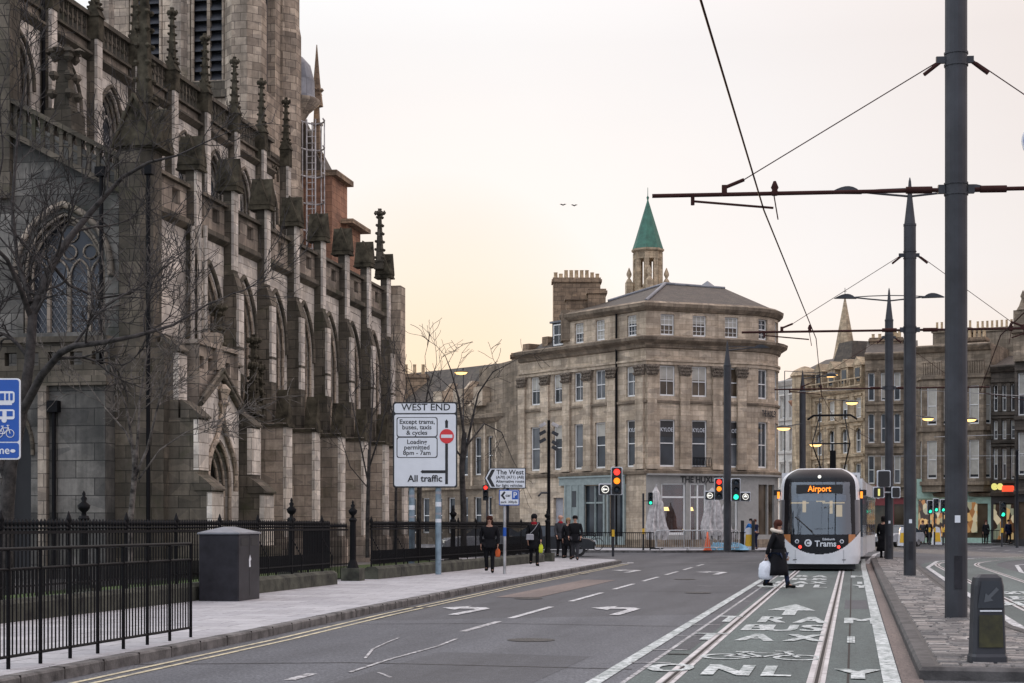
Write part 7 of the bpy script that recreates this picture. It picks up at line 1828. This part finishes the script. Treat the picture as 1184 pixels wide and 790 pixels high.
    if hat:
        m = M(T); m.lathe((hc.x, hc.y, hc.z + .02), [(.1, -.01), (.108, .03), (.1, .08), (.06, .125), (.01, .135)], 12); m.build('hat', hat, o)
    m = M(T); hx, hy, hz2 = hc.x, hc.y + .018, hc.z
    prof = [(.088, -.02), (.101, .02), (.1, .06), (.075, .1), (.03, .115), (.003, .117)]
    m.lathe((hx, hy, hz2), prof, 12)
    if hairlen > .02:
        n = 9; vs = []
        for k in range(4):
            z = hz2 + .03 - (hairlen + .05) * k / 3
            for i in range(n): t = R_(-20 + 220 * i / (n - 1)); r = .103 - .004 * k; vs.append((hx + r * math.cos(t), hy + r * math.sin(t) - .01, z))
        m.add(vs, [(k * n + i, k * n + i + 1, (k + 1) * n + i + 1, (k + 1) * n + i) for k in range(3) for i in range(n - 1)], True)
    m.build('hair', hair, o)
    if hood:
        m = M(T); nb_ = J['neckb'][0]
        pts = [(nb_.x + .12 * math.cos(t), nb_.y + .02 + .12 * math.sin(t), nb_.z + .045 - .03 * math.cos(t - math.pi / 2) * -1) for t in [R_(-75 + 330 * i / 14) for i in range(15)]]
        m.path(pts, .05, 7); m.build('hood_trim', hood, o)
    if scarf:
        m = M(T); nb_ = J['neckb'][0]; m.lathe((nb_.x, nb_.y, nb_.z), [(.09, -.03), (.105, .02), (.07, .06)], 12); m.build('scarf', scarf, o)
    return o, T, {k: T @ v[0] for k, v in hands.items()}
# woman crossing with a white bag: walks to the right of the picture, head turned to the camera
D = 39.4
cx, cy = W(899, D)
o, T, H = person('person in a long black coat with pale fur hood crossing the tram lane', (cx, cy), TH + R_(56), 1.60, coatlen=.62, stride=.27, hat='hair_brown', hair='hair_brown', hood='fur_pale', legs='denim', base=0.012, arms=(.25, -.5), wide=1.2, hairlen=.12)
def bag(pos, w, h, mat, label, name='carrier_bag', cat='bag'):
    x, y, z = pos; r = empty(name, (x, y, z - h - .15), label, cat); m = M(facing((x, y, z), TH)); n = 14; vs = []
    for k, (rr, zz) in enumerate(((.35, -.15), (.85, -.28), (1.05, -.5), (1.0, -.85), (.8, -1.0))):
        for i in range(n): t = 2 * math.pi * i / n; q = 1 + .1 * math.sin(i * 2.3 + k); vs.append((w / 2 * rr * q * math.cos(t), w / 4 * rr * q * math.sin(t), zz * (h + .12)))
    m.add(vs, [(k * n + i, k * n + (i + 1) % n, (k + 1) * n + (i + 1) % n, (k + 1) * n + i) for k in range(4) for i in range(n)] + [tuple(range(4 * n, 5 * n))], True); m.build('bag_body', mat, r)
    m = M(facing((x, y, z), TH)); m.path([(-w * .2, 0, -.06 - h * .15), (0, 0, .02), (w * .2, 0, -.06 - h * .15)], .008, 4); m.build('handle', mat, r)
hb = min(H.values(), key=lambda v: proj(v)[0]); hb2 = max(H.values(), key=lambda v: proj(v)[0])
bag(hb, .36, .40, 'bag_white', 'crinkled white carrier bag hanging from the hand of the person crossing')
# pedestrians on the left pavement
P_ = lambda px, py: G(px, py, PZ)
p = P_(566, 662.5); o, T, H = person('person in loose black top and black trousers walking towards the camera', p[:2], TH - .05, 1.64, coat='cloth_black', coatlen=.22, hair='hair_brown', hairlen=.14, stride=.05, wide=1.18, arms=(.1, .1), hat=None)
bag(max(H.values(), key=lambda v: proj(v)[0]), .14, .17, 'bag_orange', 'small orange bag in the hand of the pedestrian in black', name='handbag')
p = P_(617.5, 654.5); o, T, H = person('person in dark hat and coat with a crossbody bag, walking by the railings end', p[:2], TH + .1, 1.72, coat='cloth_black', coatlen=.4, hair='hair_dark', hat='cloth_black', stride=.16, legs='cloth_black', arms=(.3, .2), hairlen=.1, scarf='scarf_red')
q = T @ Vector((-.16, -.19, 1.0)); r = empty('crossbody_bag', q, 'small pale grey crossbody bag worn by the pedestrian in a dark hat', 'bag'); m = M(facing(q, TH)); m.bbox(-.13, .13, -.05, .05, -.12, .08, .03); m.build('pouch', 'bag_grey', r)
m = M(T); m.path([(-.16, -.17, 1.08), (0, -.2, 1.25), (.12, -.12, 1.42), (.13, 0, 1.46)], .01, 5); m.build('strap', 'bag_grey', r)
bag(max(H.values(), key=lambda v: proj(v)[0]), .14, .24, 'bag_yellow', 'yellow-green bag carried by the pedestrian in a dark hat', name='carrier_bag')
p = P_(648, 645.5); person('bald person in dark jacket, leftmost of the group of three', p[:2], TH + .2, 1.76, coat='cloth_grey', coatlen=.2, hair='skin', hairlen=0, stride=.12, scarf='cloth_red', legs='cloth_black', arms=(.3, .5))
p = P_(657, 647); person('fair-haired person in the middle of the group of three', p[:2], TH + .1, 1.66, coat='cloth_black', coatlen=.4, hair='hair_fair', hairlen=.12, stride=.14, legs='cloth_black')
p = P_(665, 647.8); person('person in a bulky black jacket at the right of the group of three', p[:2], TH - .1, 1.74, coat='cloth_black', coatlen=.28, hair='hair_dark', hairlen=.03, stride=.1, legs='cloth_grey', wide=1.2, arms=(.5, .5))
# waiting by the mast
x, y = W(1021.5, 69); person('person in a long black coat standing just left of the third mast', (x, y), TH + 2.6, 1.72, coat='cloth_black', coatlen=.7, hair='hair_dark', hairlen=.1, wide=1.1, arms=(.1, .1))
# far away
x, y = W(863, 93); person('distant person in a blue jacket bending behind the railing by the restaurant', (x, y), TH + 1.2, 1.7, coat='cloth_blue', coatlen=.15, legs='cloth_navy', lean=.25, arms=(.9, .9), hair='hair_dark', hairlen=0)
x, y = W(873, 93.4); person('distant person in dark blue clothes beside the one in bright blue', (x, y), TH - .8, 1.66, coat='cloth_navy', coatlen=.2, legs='cloth_navy', arms=(.9, .6), hair='hair_brown', hairlen=.03)
x, y = W(1074, 119.5); person('distant person in a dark coat in front of the lit mint shop', (x, y), TH, 1.7, coat='cloth_black', coatlen=.5, hair='hair_fair', hairlen=.1)
x, y = W(1067, 120); person('distant person in a grey coat at the left end of the mint shop', (x, y), TH, 1.66, coat='cloth_grey', coatlen=.4, hair='hair_brown', hairlen=.1)
x, y = W(1166, 118); person('distant person in a blue jacket by the blackened tenement', (x, y), TH + .4, 1.72, coat='cloth_navy', coatlen=.25, hair='hair_dark', hairlen=.03, wide=1.1, stride=.1)
x, y = W(1178, 117); person('distant person in a red jacket near the right edge', (x, y), TH - .4, 1.75, coat='cloth_red', coatlen=.25, hair='hair_brown', hairlen=.03, wide=1.1)
x, y = W(1140, 118.5); person('distant person in black between the nearest mast and the dark shop', (x, y), TH, 1.68, coat='cloth_black', coatlen=.3, hair='hair_brown', hairlen=.1)
# ---------------------------------------------------------------- sky, sun, camera
SUN_PX, SUN_EL = 500, R_(5.0)
sd = TH + math.atan((CX - SUN_PX) / F)     # sun azimuth, to the left of +Y
sdir = Vector((-math.sin(sd) * math.cos(SUN_EL), math.cos(sd) * math.cos(SUN_EL), math.sin(SUN_EL)))
w = bpy.data.worlds.new('World'); sc.world = w; w.use_nodes = True; nt = w.node_tree
bg = nt.nodes['Background']; out = nt.nodes['World Output']
sky = nt.nodes.new('ShaderNodeTexSky'); sky.sky_type = 'NISHITA'; sky.sun_disc = False
sky.sun_elevation = SUN_EL; sky.sun_rotation = math.atan2(sdir.x, sdir.y); sky.air_density = 1.0; sky.dust_density = .5; sky.ozone_density = 1.0
L(nt, sky.outputs[0], bg.inputs['Color']); bg.inputs['Strength'].default_value = .05; sky.sun_intensity = .5
# thin overcast veil: warmer round the low sun, brightened behind the camera as fill
tc = nt.nodes.new('ShaderNodeTexCoord'); nv = N(nt, 'ShaderNodeVectorMath', operation='NORMALIZE'); L(nt, tc.outputs['Generated'], nv.inputs[0])
dt_ = N(nt, 'ShaderNodeVectorMath', operation='DOT_PRODUCT'); L(nt, nv.outputs[0], dt_.inputs[0]); dt_.inputs[1].default_value = sdir
r1 = nt.nodes.new('ShaderNodeValToRGB'); L(nt, dt_.outputs['Value'], r1.inputs[0])
mp = N(nt, 'ShaderNodeMapRange'); mp.inputs[1].default_value = -1; mp.inputs[2].default_value = 1; L(nt, dt_.outputs['Value'], mp.inputs[0]); L(nt, mp.outputs[0], r1.inputs[0])
els = r1.color_ramp.elements
els[0].position = 0; els[0].color = (.98, 1.1, 1.32, 1)
els[1].position = 1.0; els[1].color = (.95, .86, .74, 1)
for p, c in ((.5, (1.10, 1.16, 1.28, 1)), (.85, (1.05, 1.07, 1.12, 1)), (.92, (1.0, 1.0, 1.0, 1)), (.955, (1.02, 1.03, 1.03, 1)), (.985, (1.05, 1.05, 1.07, 1)), (.9965, (1.06, 1.01, 1.0, 1))):
    e = els.new(p); e.color = c
# pinker to the right
right = Vector((CT * .8, ST * .8, .6)).normalized()
d2_ = N(nt, 'ShaderNodeVectorMath', operation='DOT_PRODUCT'); L(nt, nv.outputs[0], d2_.inputs[0]); d2_.inputs[1].default_value = right
pk = ramp(nt, d2_.outputs['Value'], .16, .55)
c1 = mixc(nt, pk, r1.outputs[0], mixc(nt, 1.0, r1.outputs[0], (.92, .77, .72), 'MULTIPLY'))
# warm band low on the horizon, ahead
sp = N(nt, 'ShaderNodeSeparateXYZ'); L(nt, nv.outputs[0], sp.inputs[0])
hz = ramp(nt, sp.outputs['Z'], .04, .15, (1, 1, 1), (0, 0, 0)); ah = ramp(nt, dt_.outputs['Value'], .8, .97)
hb_ = mixc(nt, 1, hz, ah, 'MULTIPLY')
c2 = mixc(nt, hb_, c1, mixc(nt, 1, c1, (1.05, .885, .76), 'MULTIPLY'))
cl = ramp(nt, noise(nt, 2.2, scaled(nt, nv.outputs[0], (1, 1, 3)), 5, .55), .3, .7, (.975, .975, .98), (1.02, 1.02, 1.015))
c3 = mixc(nt, 1, c2, cl, 'MULTIPLY')
# overcast skies are brighter overhead
zen = nt.nodes.new('ShaderNodeMapRange'); zen.inputs[1].default_value = .28; zen.inputs[2].default_value = .75; zen.inputs[3].default_value = 1.0; zen.inputs[4].default_value = 2.1; L(nt, sp.outputs['Z'], zen.inputs[0])
zm_ = N(nt, 'ShaderNodeVectorMath', operation='SCALE'); L(nt, c3, zm_.inputs[0]); L(nt, zen.outputs[0], zm_.inputs['Scale']); c3 = zm_.outputs[0]
bg2 = nt.nodes.new('ShaderNodeBackground'); L(nt, c3, bg2.inputs['Color']); bg2.inputs['Strength'].default_value = 1.06
ad = nt.nodes.new('ShaderNodeMixShader'); ad.inputs[0].default_value = .82; L(nt, bg.outputs[0], ad.inputs[1]); L(nt, bg2.outputs[0], ad.inputs[2]); L(nt, ad.outputs[0], out.inputs['Surface'])
sl = bpy.data.lights.new('sun', 'SUN'); sl.energy = 2.5; sl.angle = R_(.6); sl.color = (1, .74, .46)
so = bpy.data.objects.new('sun', sl); col.objects.link(so); so.rotation_euler = (-sdir).to_track_quat('-Z', 'Y').to_euler()
cam = bpy.data.cameras.new('camera'); co = bpy.data.objects.new('camera', cam); col.objects.link(co)
co.location = (0, 0, EYE); co.rotation_euler = (math.pi / 2, 0, TH)
cam.sensor_width = 36; cam.lens = F / 1184 * 36; cam.shift_y = (HY - 395) / 1184; cam.clip_end = 3000; cam.clip_start = .1
sc.camera = co
sc.view_settings.view_transform = 'Standard'; sc.view_settings.look = 'None'; sc.view_settings.gamma = 1; sc.view_settings.exposure = 0
sc.view_settings.use_curve_mapping = False
sc.cycles.use_denoising = True; sc.cycles.max_bounces = 5; sc.cycles.diffuse_bounces = 3; sc.cycles.glossy_bounces = 3; sc.cycles.transparent_max_bounces = 8
